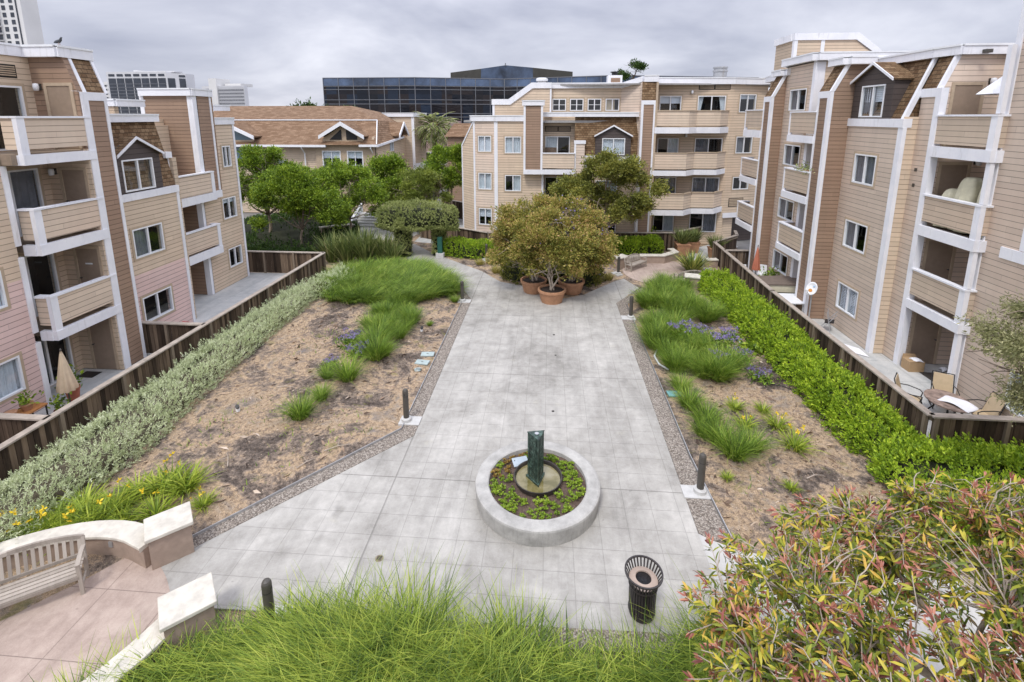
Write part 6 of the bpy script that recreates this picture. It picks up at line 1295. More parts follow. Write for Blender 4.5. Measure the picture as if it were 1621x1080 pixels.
# flax
def flax(name, label, x, y, n, rad, L, width, mat, seed, cat='flax plant', z=0.0, group=None, lean=(.05, .6), droop=(.05, .35)):
    r = np.random.RandomState(seed); V, F = clump(n, rad, L, width, r, lean=lean, droop=droop, z=0); o = np_mesh(name, V, 4, mat, faces=F); o.location = (x, y, z); return setprops(o, label, cat, group)
for i, (x, y, s) in enumerate(((-13.6, 28.9, 1.0), (-12.5, 28.6, 1.1), (-11.4, 28.9, 1.15), (-10.4, 29.2, 1.0), (-11.9, 29.7, 1.1), (-9.6, 28.7, .7))):
    flax('flax_plant', ('leftmost', 'second', 'tallest middle', 'fourth', 'rear', 'smallest rightmost')[i] + ' flax plant of the dark sword leafed clump before the clubhouse', x, y, 210, .5 * s, 1.95 * s, .075, L_flax, 70 + i, group='flax plants before the clubhouse')
flax('variegated_flax', 'yellow striped flax plant on the far seating circle', 8.5, 28.5, 260, .5, 1.35, .07, L_varieg, 80, lean=(.1, .75), droop=(.1, .5))
for x, y, s, lb in ((-3.6, 29.3, .7, 'yellowed grass tuft beside the small bollard on the far left path'), (-3.0, 27.4, .75, 'tawny grass tuft at the left tip of the planting bed'), (-2.5, 28.3, .8, 'tawny grass tuft behind the left tip of the planting bed'), (2.7, 26.1, .9, 'tawny grass tuft at the right of the planting bed'), (3.4, 26.6, .75, 'small yellow grass tuft near the far right bollard'), (-4.2, 29.0, .5, 'small pale grass tuft on the far path edge')):
    flax('grass_tuft', lb, x, y, 220, .35, .75 * s, .016, leaf('tawny_blade_%d' % int(x * 10 + 99), [(0.1, (0.12, 0.12, 0.03)), (.6, (.30, .27, .07)), (1, (.50, .40, .15))], nmix=.2) if x == -3.6 else MATS['tawny_blade_63'], 90 + int(x * 3), cat='grass tuft', lean=(.2, .8))
# loose mulch, twigs and dry leaves on the soil: too many to count
r = np.random.RandomState(21); n = 30000; xy = np.concatenate([scatter([(-11.3, 8.8), (-8.2, 8.2), (-4.3, 12.5), (-4.25, 22.6), (-6, 23), (-11, 22)], n * 6 // 10, r), scatter([(4.1, 9.4), (8.2, 9.4), (8.6, 14), (8.4, 22), (7, 26), (4.2, 22)], n * 4 // 10, r)])
k = npnoise(np.c_[xy, 0 * xy[:, 0]], 1.1, 5) + r.normal(0, .6, len(xy)) > -.45; xy = xy[k]; n = len(xy); p = np.c_[xy, np.maximum(soil_z(xy[:, 0], xy[:, 1]) - .035, -.03) + .004 + r.uniform(0, .012, n)]
a = r.uniform(0, 6.28, n); d = np.c_[np.cos(a), np.sin(a), r.normal(0, .25, n)]
o = np_mesh('mulch', leaf_quads(p, d, np.where(r.uniform(0, 1, n) < .04, .22, .055) * r.uniform(.5, 1.3, n), .32, r, .6), 4, leaf('dry_mulch', [(0.1, (0.05, 0.035, 0.027)), (.5, (.20, .14, .10)), (.8, (.36, .27, .19)), (1, (.55, .48, .40))], nmix=.15, trans=0.0, rough=.9), origin=(-8, 12, 0)); setprops(o, 'scattered bark mulch and dry leaf litter on the beds', 'mulch', kind='stuff')
r = np.random.RandomState(22); n = 1500; xy = np.concatenate([scatter([(-10.5, 10), (-8, 9), (-4.5, 13), (-4.6, 22), (-9.5, 21.5)], n * 7 // 10, r), scatter([(4.3, 9.6), (8, 9.6), (8.2, 20), (7, 16)], n * 3 // 10, r)]); k = npnoise(np.c_[xy, 0 * xy[:, 0]], 1.6, 8) > .35; xy = xy[k]; n = len(xy)
o = blade_mesh('weed_sprouts', [blades(np.c_[xy, soil_z(xy[:, 0], xy[:, 1]) - .03], r.uniform(.06, .16, n), r.uniform(0, 6.28, n), r.uniform(.2, .8, n), r.uniform(.1, .5, n), np.full(n, .02), 3, r)], L_grassd, origin=(-6, 12, 0)); setprops(o, 'thin green weed sprouts on the bare soil', 'weeds', kind='stuff')
# ================================================================== planter, fountain, succulents
PC = (-0.17, 10.35)
t = NT('planter_concrete'); P = t.pos(); u = t.xyz(P); n1 = t.noise(P, 2.2, 7, 0.7); n2 = t.noise(P, 90, 3, .6)
ang = t.math('ARCTAN2', t.math('SUBTRACT', u[1], PC[1]), t.math('SUBTRACT', u[0], PC[0]))
drip = t.noise(t.comb(t.math('MULTIPLY', ang, 22), t.math('MULTIPLY', u[2], 1.2)), 1.0, 5, .7)
c = t.ramp(n1, [(.3, (.27, .265, .245)), (.5, (.40, .39, .365)), (.7, (.51, .50, .465))]); c = t.mix(1.0, c, t.ramp(n2, [(.25, g3(.85)), (.75, g3(1.12))]), 'MULTIPLY')
c = t.mix(t.math('MULTIPLY', t.ramp(drip, [(.52, g3(0)), (.75, g3(1))]), t.math('MULTIPLY', t.math('LESS_THAN', u[2], .395), .7)), c, (.20, .195, .18)); t.base(c); t.rough(.85); t.bump(n2, .4, .004); M_plc = t.m
B = empty('planter', (PC[0], PC[1], 0), 'round grey concrete planter ring in the middle of the walk', 'planter')
m = MB(); m.lathe([(1.47, -.02), (1.5, .36), (1.49, .40), (1.45, .42), (1.2, .42), (1.17, .40), (1.16, .2), (1.1, .2), (1.1, -.02)], (PC[0], PC[1], 0), 96, close=True); m.build('ring', M_plc, B, smooth=False, bevel=0)
n_ = 40; X = [(1.165 * cos(2 * pi * i / n_), 1.165 * sin(2 * pi * i / n_)) for i in range(n_)]
m = MB(); vs = [(PC[0], PC[1], .36)]
for k in range(1, 9):
    for i in range(n_): f = k / 8; vs.append((PC[0] + X[i][0] * f, PC[1] + X[i][1] * f, .35 - .05 * f + .012 * sin(i * 3 + k * 2)))
fs = [(0, 1 + i, 1 + (i + 1) % n_) for i in range(n_)] + [(1 + k * n_ + i, 1 + (k + 1) * n_ + i, 1 + (k + 1) * n_ + (i + 1) % n_, 1 + k * n_ + (i + 1) % n_) for k in range(7) for i in range(n_)]
m.add(vs, fs); m.build('soil', plain('planter_soil', (.105, .072, .055), .95, .5, 18, .9, 45), B, smooth=True)
FCn = (-0.16, 10.42)
B = empty('fountain', (FCn[0], FCn[1], .33), 'green bronze three sided fountain pillar standing in a round dark basin', 'fountain')
t = NT('patinated_bronze'); P = t.pos(); n = t.noise(P, 9, 7, .75); n2 = t.noise(P, 3, 4, .6); t.base(t.ramp(n, [(.35, (.018, .026, .022)), (.52, (.05, .085, .068)), (.62, (.12, .19, .155)), (.75, (.05, .065, .055))])); t.b.inputs['Metallic'].default_value = .35; t.rough(.42); t.bump(n, .5, .006); M_pat = t.m
M_basin = plain('basin_bronze', (.055, .048, .042), .45, .4, 6, metal=.3)
m = MB(); m.lathe([(.42, -.04), (.555, .02), (.575, .13), (.585, .145), (.56, .145), (.545, .12), (.53, .03), (.40, .0)], (FCn[0], FCn[1], .34), 56, close=True); m.build('basin', M_basin, B, smooth=False)
t = NT('still_fountain_water'); P = t.pos(); n = t.noise(P, 2.2, 5, .6, .5); t.base(t.ramp(n, [(.35, (.13, .115, .035)), (.5, (.22, .19, .085)), (.65, (.30, .27, .17))])); t.rough(.06); t.spec(.6); t.bump(t.noise(P, 14, 3), .08, .01)
m = MB(); m.lathe([(0.001, .0), (.3, .0), (.545, .0)], (FCn[0], FCn[1], .40), 40, caps=False); m.build('water', t.m, B)
def tri(cx, cy, rad, rot): return [(cx + rad * cos(rot + 2 * pi * i / 3), cy + rad * sin(rot + 2 * pi * i / 3)) for i in range(3)]
cx, cy = FCn[0] - .04, FCn[1] - .03
m = MB(); m.prism(tri(cx, cy, .235, R(-78)), .37, 1.60); col = m.build('pillar', M_pat, B, bevel=.012)
m = MB(); m.prism(tri(cx, cy, .275, R(-78)), .37, .46); m.build('plinth', M_pat, B, bevel=.008); m = MB(); m.prism(tri(cx, cy, .25, R(-78)), 1.601, 1.625); m.build('cap_plate', M_pat, B, bevel=.008)
m = MB(); m.box(cx - .19, cx - .10, cy + .09, cy + .18, .37, 1.5); m.build('side_fin', M_pat, B, bevel=.008)
T3 = tri(cx, cy, .237, R(-78)); r = np.random.RandomState(3)
for a, b in ((T3[2], T3[0]), (T3[0], T3[1])):
    F = FA(a, b); L = F.L; rel = MB()
    for k in range(11):
        z = .52 + k * .098
        rel.fbox(F, L * .2, L * .8, .0006, .0022, z, z + .0985)
        for q in range(3): s0 = L * (.28 + .16 * q) + r.uniform(-.01, .01); rel.fbox(F, s0, s0 + L * r.uniform(.05, .13), .001, .012, z + r.uniform(0, .02), z + r.uniform(.04, .08))
        rel.fbox(F, L * .2, L * .23, .001, .014, z, z + .09); rel.fbox(F, L * .77, L * .8, .001, .014, z, z + .09)
    rel.build('relief_carving', M_pat, col)
m = MB(); m.lathe([(.0, 0), (.045, 0), (.05, .02), (0, .022)], (cx, cy, 1.626), 12); m.build('spout', M_galv, B)
M_plq = plain('blue_grey_slate', (.36, .42, .46), .45, .12, 5)
m = MB(); pz = .36; F = Fr((-.62, 10.98), (.94, .34), (-.34, .94)); P = F.P
m.hexa([P(-.2, -.13, pz), P(.2, -.13, pz), P(.2, .13, pz + .05), P(-.2, .13, pz + .05), P(-.2, -.13, pz + .03), P(.2, -.13, pz + .03), P(.2, .13, pz + .08), P(-.2, .13, pz + .08)])
B = m.build('plaque', M_plq, None, bevel=.01, origin=(-.62, 10.98, .36)); setprops(B, 'flat blue grey plaque lying in the round planter beside the fountain', 'plaque')
m = MB(); m.hexa([P(-.15, .03, pz + .063), P(-.13, .03, pz + .063), P(-.13, .05, pz + .067), P(-.15, .05, pz + .067), P(-.15, .03, pz + .07), P(-.13, .03, pz + .07), P(-.13, .05, pz + .074), P(-.15, .05, pz + .074)]); m.build('screw', M_black, B)
def rosette(name, seed, mat):
    r = np.random.RandomState(seed); V = []
    for k in range(4):
        c = r.normal(0, .05, 2) if k else (0, 0)
        for q in range(11): a = q * 2.4; el = .25 + .9 * q / 11; V.append((np.array((c[0], c[1], .035 + .02 * k)), np.array((cos(a) * cos(el), sin(a) * cos(el), sin(el))), .085 * (1 - .35 * q / 11)))
    p, d, s = map(np.array, zip(*V)); return np_mesh(name, leaf_quads(p, d, s, .55, r, .6), 4, mat)
sa, sb = rosette('succulent', 1, L_succ), rosette('succulent', 2, L_succr); r = np.random.RandomState(8); cnt = [0, 0]; spots = []
while len(spots) < 84:
    a = r.uniform(0, 2 * pi); q = math.sqrt(r.uniform(.44, 1.22)); x, y = PC[0] + q * cos(a), PC[1] + q * sin(a)
    if q > 1.09 or math.hypot(x + .62, y - 10.98) < .26 or math.hypot(x - FCn[0], y - FCn[1]) < .66 or any(math.hypot(x - b[0], y - b[1]) < .105 for b in spots): continue
    spots.append((x, y)); k = 1 if (x < PC[0] - .35 and y > PC[1] + .1 and r.uniform() < .75) else 0
    b = (sa, sb)[k]; o = b if cnt[k] == 0 else b.copy()
    if cnt[k]: COL.objects.link(o)
    cnt[k] += 1; put(o, (x, y, .35 - .05 * q / 1.16), r.uniform(0, 6), r.uniform(.65, 1.1)); setprops(o, ('bright green succulent rosette planted around the fountain basin', 'reddish brown succulent near the plaque in the round planter')[k], 'succulent', ('green succulents in the round planter', 'reddish succulents in the round planter')[k])

# ================================================================== litter bin
B = proto('trash_can', 'black slatted steel litter bin with flared rim by the tall grass', 'trash can'); M_bin = plain('dark_brown_steel', (.035, .03, .028), .4, .2)
n = 30
for i in range(n): pass
sl = MB()
for i in range(n):
    a = 2 * pi * i / n; c_, s_ = cos(a), sin(a); path = [(.235, .06), (.25, .3), (.255, .68), (.275, .80), (.345, .94)]
    for p, q in zip(path[:-1], path[1:]): sl.bar((p[0] * c_, p[0] * s_, p[1]), (q[0] * c_, q[0] * s_, q[1]), .030, .010, up=(c_, s_, .01))
sl.build('slats', M_bin, B)
for nm, rr, z, w in (('rim', .345, .945, .016), ('band', .262, .69, .014), ('band', .245, .12, .016)):
    m = MB(); m.lathe([(rr - w, -w * .8), (rr + w, -w * .8), (rr + w, w * .8), (rr - w, w * .8)], (0, 0, z), 40, close=True); m.build(nm, M_bin, B)
m = MB(); m.lathe([(.0, .03), (.24, .03), (.24, .07), (0, .07)], (0, 0, 0), 28); m.lathe([(0, 0), (.12, 0), (.12, .03), (0, .03)], (0, 0, 0), 16); m.build('base', M_bin, B)
m = MB(); m.lathe([(.225, .1), (.235, .76), (.20, .76), (.19, .12)], (0, 0, 0), 28, close=True); m.build('inner_drum', M_black, B)
m = MB(); m.lathe([(.145, .80), (.265, .775), (.268, .79), (.15, .825)], (0, 0, 0), 36, close=True); m.build('lid_ring', plain('tan_bin_lid', (.42, .33, .27), .5, .08), B)
bag = NT('black_bag_plastic'); bag.base((.012, .013, .017)); bag.rough(.15); bag.bump(bag.noise(bag.pos(), 14, 5, .7), 1.0, .06)
m = MB(); m.lathe([(0, .66), (.08, .68), (.13, .74), (.155, .80)], (0, 0, 0), 20); m.build('bag', bag.m, B, smooth=True)
put(B, (1.82, 7.62, 0), .3, .95)

# ================================================================== bollard lights
B = proto('bollard', '', 'bollard')
m = MB(); m.lathe([(.085, .1), (.085, .98), (.08, 1.02), (.062, 1.055), (.03, 1.072), (0, 1.075)], n=20); b_ = m.build('post', M_bronze, B, smooth=False)
m = MB(); m.lathe([(.0862, .845), (.0875, .85), (.0875, .855), (.0862, .86)], n=20, close=True); m.box(-.02, .02, -.089, -.08, .9, .94); m.build('cap_joint', M_black, b_)
m = MB(); m.lathe([(.15, 0), (.15, .09), (.12, .115), (.0, .12)], (0, 0, .03), n=24); m.build('footing', M_padc, B)
m = MB(); m.box(-.2, .42, -.2, .22, -.03, .035); m.build('pad', M_padc, B)
GB = 'bollard lights along the walk'
for i, (x, y, rz, lb) in enumerate(((-4.17, 12.98, 0, 'bronze bollard light on a white pad at the left corner of the walk'), (-4.2, 22.75, 0, 'bronze bollard light at the far left of the walk by the grass bank'), (3.8, 21.3, pi, 'bronze bollard light at the far right of the walk by the grass drift'), (3.78, 10.72, pi, 'bronze bollard light on a white pad at the near right of the walk'), (-4.82, 6.8, 1.6, 'bronze bollard light half hidden in the tall grass near the left seat wall'), (-3.9, 29.9, 2, 'small far bollard light at the hedge by the arch path'), (4.1, 27.65, 2.2, 'far bollard light beside the weathered bench pier'), (3.35, 7.15, pi, 'dark bollard light between the grass and the red tipped tree'))):
    o = B if i == 0 else copy_tree(B); put(o, (x, y, 0), rz); setprops(o, lb, 'bollard', GB)

# ================================================================== benches
def bench(W=1.7, arch=.2):
    B = proto('bench', '', 'bench'); h = W / 2
    m = MB()
    for k in range(5): m.box(-h + .03, h - .03, -.26 + k * .098, -.26 + k * .098 + .075, .42, .445)
    m.box(-h + .03, h - .03, -.27, -.245, .35, .42); m.build('seat', M_teak, B, bevel=.005)
    bk = MB(); n = 17
    def top(x): return .78 + arch * (1 - (abs(x) / h) ** 2.2)
    pts = [(x, .27 + .09, top(x)) for x in np.linspace(-h + .02, h - .02, 17)]
    for p, q in zip(pts[:-1], pts[1:]): bk.bar(p, q, .045, .075)
    bk.bar((-h + .03, .245, .5), (h - .03, .245, .5), .035, .06)
    for i in range(n): x = -h + .09 + (W - .18) * i / (n - 1); bk.bar((x, .245, .5), (x, .355, top(x) - .02), .055, .016, up=(0, 1, 0))
    bk.build('backrest', M_teak, B)
    for sx in (-1, 1):
        x = sx * (h - .03); m = MB(); m.bar((x, -.24, 0), (x, -.24, .64), .06, .06, up=(0, 1, 0)); m.build('leg', M_teak, B)
        m = MB(); m.bar((x, .2, 0), (x, .25, .5), .06, .06, up=(0, 1, 0)); m.bar((x, .25, .5), (x, .36, .8), .055, .055, up=(0, 1, 0)); m.build('leg', M_teak, B)
        m = MB(); m.bar((x, -.28, .66), (x, .0, .675), .075, .03); m.bar((x, .0, .675), (x, .3, .65), .07, .03); m.build('armrest', M_teak, B); m = MB(); m.bar((x, -.22, .15), (x, .2, .15), .03, .05); m.build('stretcher', M_teak, B)
    return B
B = bench(1.95, .19); GBn = 'weathered teak benches'
put(B, (-9.72, 6.82, 0), R(36)); setprops(B, 'weathered grey teak bench with arched slatted back at the near left', 'bench', GBn)
o = copy_tree(B); put(o, (5.3, 28.85, 0), R(47), .84); setprops(o, 'weathered bench with rounded back facing the far seating circle', 'bench', GBn)
o = copy_tree(B); put(o, (7.75, 26.5, 0), R(196), .8); setprops(o, 'weathered bench seen from behind at the end of the right hedge', 'bench', GBn)

# ================================================================== small fittings on the ground
def disc(name, label, cat, x, y, rr, z, mat, group=None, inner=None):
    m = MB(); m.lathe([(rr, -.03), (rr, 0), (0, 0.002)], (x, y, z), 20); o = m.build(name, mat, None, origin=(x, y, z)); setprops(o, label, cat, group)
    if inner:
        m = MB()
        for k in range(4): m.bar((x - rr * .6, y - rr * .5 + k * rr * .33, z + .004), (x + rr * .6, y - rr * .5 + k * rr * .33, z + .004), .012, .006)
        m.build('grate', inner, o)
    return o
M_brass = plain('dull_brass', (.24, .20, .13), .5, .2)
disc('floor_drain', 'round metal floor drain near the left foot of the walk', 'drain', -3.4, 8.36, .085, .006, M_brass, inner=M_black)
disc('floor_drain', 'small dark drain in the walk beyond the planter', 'drain', .23, 13.83, .045, .006, M_black, inner=M_bronze)
disc('floor_drain', 'small dark drain far up the walk toward the potted trees', 'drain', .3, 19.3, .05, .006, M_black, inner=M_bronze)
disc('floor_drain', 'small drain halfway between the planter and the potted trees', 'drain', .35, 17.5, .04, .006, M_black, inner=M_bronze)
M_lid = plain('pale_green_plastic_lid', (.36, .43, .42), .6, .12); M_turq = plain('turquoise_plastic_lid', (.17, .36, .36), .6, .12)
for x, y, mt, lb, rz in ((-4.56, 17.15, M_lid, 'rectangular grey green valve box lid, rear of two in the left bed', .1), (-4.6, 16.5, M_lid, 'rectangular grey green valve box lid, front of two in the left bed', -.1), (4.25, 15.05, M_turq, 'turquoise rectangular valve box lid by the right gravel strip', .05)):
    z = float(soil_z(x, y)) ; m = MB(); m.box(-.25, .25, -.16, .16, -.02, .03); o = m.build('valve_box', mt, None, bevel=.01); put(o, (x, y, z - .01), rz); setprops(o, lb, 'valve box', 'irrigation valve boxes')
    m = MB(); m.box(-.04, .04, -.02, .02, .031, .034); m.build('handle', M_bronze, o)
disc('valve_cover', 'small round pale valve cover below the two rectangular lids', 'valve box', -4.62, 15.95, .13, float(soil_z(-4.62, 15.95)) + .01, M_lid, inner=M_bronze)
for x, y, lb in ((-9.45, 12.95, 'small white based spotlight alone on the left soil'), (-5.3, 19.1, 'small dark spotlight by the tuft on the far left soil')):
    B = proto('spotlight', lb, 'spotlight'); m = MB(); m.lathe([(.06, 0), (.06, .1), (0, .1)], n=12); m.build('base', M_vinyl, B); m = MB(); m.tube([(0, 0, .1), (.02, -.03, .15), (.05, -.09, .22)], [.05, .055, .06], 10); m.build('head', M_black, B); put(B, (x, y, float(soil_z(x, y)) - .03))
m = MB(); r = np.random.RandomState(2)
m.tube([(4.35, 18.2, .08), (4.1, 17.6, .06), (4.15, 17.0, .05), (4.4, 16.6, .06)], .035, 8); setprops(m.build('drain_pipe', M_vinyl, None, smooth=True, origin=(4.1, 17.6, 0)), 'short bent white plastic pipe lying beside the right gravel strip', 'pipe')
m = MB(); m.tube([(7.3, 15.7, .19), (7.9, 15.55, .18), (8.1, 15.3, .17), (8.3, 14.9, .15)], .014, 6); setprops(m.build('drip_hose', M_black, None, smooth=True, origin=(7.9, 15.5, 0)), 'thin black irrigation hose on the right soil', 'hose')
for i, (x, y, a, L) in enumerate(((-6.0, 11.4, .5, .7), (-8.2, 10.6, 2.2, .6), (-6.4, 10.7, .9, .5), (-9.0, 14.3, .1, .6), (-10.5, 15.0, .7, .5), (6.5, 11.2, .3, .5))):
    m = MB(); z = float(soil_z(x, y)); m.tube([(x, y, z), (x + L * .5 * cos(a), y + L * .5 * sin(a) + .04, z + .02), (x + L * cos(a), y + L * sin(a), z)], [.014, .011, .005], 5); m.tube([(x + L * .5 * cos(a), y + L * .5 * sin(a) + .04, z + .02), (x + L * .75 * cos(a + .6), y + L * .7 * sin(a + .6), z + .03)], [.008, .004], 5)
    setprops(m.build('fallen_twig', M_twig, None, origin=(x, y, z)), 'dry fallen twig lying on bare soil', 'twig', 'fallen twigs on the beds')

# ================================================================== far pots
for x, y, s, lb in ((8.85, 32.1, 1.0, 'terracotta pot of flax, front left of the pair at the far entrance walk'), (9.75, 32.9, .9, 'terracotta pot of flax, rear right of the pair at the far entrance walk'), (10.75, 31.5, .85, 'terracotta pot of flax half hidden by the right fence corner')):
    B = empty('potted_flax', (x, y, 0), lb, 'potted plant', 'potted flax at the far entrance'); m = MB(); a, b, h = .33 * s, .42 * s, .75 * s
    m.hexa([(x - a, y - a, 0), (x + a, y - a, 0), (x + a, y + a, 0), (x - a, y + a, 0), (x - b, y - b, h), (x + b, y - b, h), (x + b, y + b, h), (x - b, y + b, h)]); m.box(x - b - .03, x + b + .03, y - b - .03, y + b + .03, h, h + .07); m.build('pot', M_terra, B)
    V, F = clump(230, .4, 1.15 * s, .055, np.random.RandomState(int(x * 7)), lean=(.1, .7), droop=(.05, .4)); V = V + np.array((x, y, h)); np_mesh('leaves', V, 4, L_flax, B, faces=F)

# ================================================================== things on the patios
M_canvas = plain('beige_canvas', (.60, .48, .33), .8, .1, 4); M_tcanvas = plain('terracotta_canvas', (.50, .17, .10), .8, .12, 4)
def umbrella(label, x, y, h, w, mat, zb=0.0, top=0.0):
    B = empty('patio_umbrella', (x, y, zb), label, 'umbrella'); m = MB(); m.tube([(x, y, zb), (x, y, zb + h)], .022, 8); m.lathe([(.22, 0), (.22, .06), (.05, .09), (0, .09)], (x, y, zb), 16); m.build('pole', M_bronze, B)
    n, k = 32, 12; vs = []
    for i in range(k + 1):
        f = i / k; z = zb + h - .02 - f * (h * .62); rr = w * (0.06 + .94 * f ** .8) if f < .93 else w * .93
        for j in range(n): a = 2 * pi * j / n; q = rr * (1 + .22 * cos(8 * a) * f); vs.append((x + q * cos(a), y + q * sin(a), z))
    m = MB(); m.add(vs, [(i * n + j, i * n + (j + 1) % n, (i + 1) * n + (j + 1) % n, (i + 1) * n + j) for i in range(k) for j in range(n)] + [tuple(range(n))]); m.build('canopy', mat, B, smooth=True)
    m = MB(); m.lathe([(.02, 0), (.03, .03), (0, .08)], (x, y, zb + h - .02), 10); m.build('finial', M_bronze, B); return B
umbrella('closed beige patio umbrella standing on the left ground floor patio', -14.62, 12.62, 2.1, .23, M_canvas)
umbrella('closed terracotta patio umbrella on the right patio beyond the storage box', 11.35, 26.6, 2.15, .2, M_tcanvas)
B = empty('patio_bench', (-13.9, 12.2, 0), 'orange cedar bench along the inside of the left fence', 'bench'); m = MB()
for k in range(3): m.box(-13.75 - k * .17, -13.75 - k * .17 + .15, 10.9, 14.0, .42, .46)
m.build('seat', M_orange, B)
for y in (11.2, 12.5, 13.7): m = MB(); m.box(-14.05, -13.65, y, y + .06, 0, .42); m.build('leg', M_orange, B)
B = empty('plant_shelf', (-14.6, 11.2, 0), 'dark metal shelf bearing clay pots below the left window', 'shelf'); m = MB(); m.box(-15.3, -14.75, 10.7, 12.1, .62, .66); m.build('top', M_orange, B)
for x in (-15.27, -14.79):
    for y in (10.73, 12.07): m = MB(); m.box(x - .015, x + .015, y - .015, y + .015, 0, .62); m.build('leg', M_black, B)
def smallpot(x, y, z, rr, h, label, mat=M_terra, plant=True, group=None, sd=1):
    B = empty('flower_pot', (x, y, z), label, 'pot', group); m = MB(); m.lathe([(rr * .7, 0), (rr * .95, h * .8), (rr * 1.05, h * .8), (rr * 1.05, h), (rr * .9, h), (0, h * .9)], (x, y, z), 18); m.build('pot', mat, B)
    if plant: r = np.random.RandomState(sd); n = 90; p = r.normal(size=(n, 3)) * (rr * .7, rr * .7, h * .5) + (x, y, z + h * 1.6); np_mesh('leaves', leaf_quads(p, r.normal(size=(n, 3)) + (0, 0, .6), rr * .9, .5, r), 4, L_green, B)
    return B
for i, (y, lb) in enumerate(((10.95, 'left clay pot on the metal plant shelf'), (11.3, 'wide middle clay pot on the metal plant shelf'), (11.75, 'right clay pot with a small plant on the metal shelf'))): smallpot(-15.0, y, .66, .15, .2, lb, plant=(i == 2), group='clay pots on the shelf', sd=i)
smallpot(-14.75, 12.4, 0, .14, .26, 'dark red pot with a thin stem on the left patio', plain('dark_red_pot', (.19, .05, .035), .6), group='pots on the left patio')
smallpot(-15.25, 13.3, 0, .2, .45, 'tall terracotta pot with a bushy plant behind the beige umbrella', plain('red_clay_pot', (.38, .12, .07), .7), group='pots on the left patio', sd=5)
smallpot(-14.3, 16.1, 0, .15, .42, 'terracotta pot at the foot of the left brown pillar', group='pots on the left patio', plant=False)
B = empty('kettle_grill', (-14.4, 17.2, 0), 'round red kettle grill just behind the left fence divider', 'grill'); m = MB(); m.lathe([(0, .55), (.2, .6), (.28, .75), (.28, .8), (.2, .95), (.05, 1.02), (0, 1.03)], (-14.4, 17.2, 0), 20); m.build('bowl', plain('red_enamel', (.35, .03, .04), .3), B, smooth=True)
for a in (0, 2.1, 4.2): m = MB(); m.bar((-14.4 + .18 * cos(a), 17.2 + .18 * sin(a), .62), (-14.4 + .3 * cos(a), 17.2 + .3 * sin(a), 0), .025, .025); m.build('leg', M_black, B)
def mat_(name, label, pts, z, mat, cat): m = MB(); m.prism(pts, z, z + .012); return setprops(m.build(name, mat, None, origin=(pts[0][0], pts[0][1], z)), label, cat)
mat_('doormat', 'black doormat on the left ground floor patio', [(-16.5, 14.6), (-15.9, 14.6), (-15.9, 15.0), (-16.5, 15.0)], .0, M_black, 'mat')
mat_('patio_rug', 'dark rug before the sliding door of the dining patio', [(13.35, 15.7), (14.6, 15.7), (14.6, 17.2), (13.35, 17.2)], .0, plain('brown_rug', (.055, .047, .04), .95, .2, 30), 'rug')
# cardboard box
M_card = plain('cardboard', (.40, .27, .15), .85, .08); B = empty('cardboard_box', (13.3, 17.35, 0), 'open cardboard box by the storage door on the right patio', 'box'); m = MB(); x0, x1, y0, y1, h = 12.98, 13.5, 17.2, 17.6, .38
for a in ((x0, x1, y0, y0 + .012), (x0, x1, y1 - .012, y1), (x0, x0 + .012, y0 + .012, y1 - .012), (x1 - .012, x1, y0 + .012, y1 - .012)): m.box(*a, 0, h)
m.box(x0 + .012, x1 - .012, y0 + .012, y1 - .012, 0, .02); m.build('carton', M_card, B); m = MB(); m.quad((x0, y1, h), (x1, y1, h), (x1 - .06, y1 + .04, h + .12), (x0 + .05, y1 + .04, h + .12)); m.quad((x0, y0, h), (x0, y1, h), (x0 + .3, y1, h + .03), (x0 + .3, y0, h + .03)); m.build('flap', M_card, B)
def crumple(name, label, cat, x, y, z, a, b, h, mat, seed, rz=0.0, drape=0.0):
    r = np.random.RandomState(seed); n = 22; U, V = np.meshgrid(np.linspace(-1, 1, n), np.linspace(-1, 1, n)); w = 1 + .22 * npnoise(np.stack([U, V, 0 * U], -1).reshape(-1, 3), 2.5, seed).reshape(n, n); X, Y = U * a * w, V * b * w
    Z = h * np.clip(1 - (U ** 2 + V ** 2) * .55, 0, 1) * (1 + .5 * npnoise(np.stack([X * 5, Y * 5, 0 * X], -1).reshape(-1, 3), 2.2, seed + 1).reshape(n, n)); Z = np.maximum(Z, .004)
    if drape: Z = Z - drape * np.clip(-V - .75, 0, 1)
    P = np.stack([x + X * cos(rz) - Y * sin(rz), y + X * sin(rz) + Y * cos(rz), z + Z], -1).reshape(-1, 3); i = np.arange(n * n).reshape(n, n); F = np.stack([i[:-1, :-1], i[:-1, 1:], i[1:, 1:], i[1:, :-1]], -1).reshape(-1, 4)
    o = np_mesh(name, P, 4, mat, faces=F, smooth=True, origin=(x, y, z)); s = o.modifiers.new('thick', 'SOLIDIFY'); s.thickness = .006; return setprops(o, label, cat)
M_cloth = plain('white_cloth', (.78, .78, .8), .8, .06, 5)
crumple('packing_paper', 'crumpled white paper spilling from the cardboard box', 'paper', 13.3, 17.35, .38, .16, .14, .08, M_cloth, 3)
crumple('plastic_bag', 'small white bag on the patio beside the storage door', 'bag', 14.35, 17.4, 0, .14, .11, .12, M_cloth, 4)
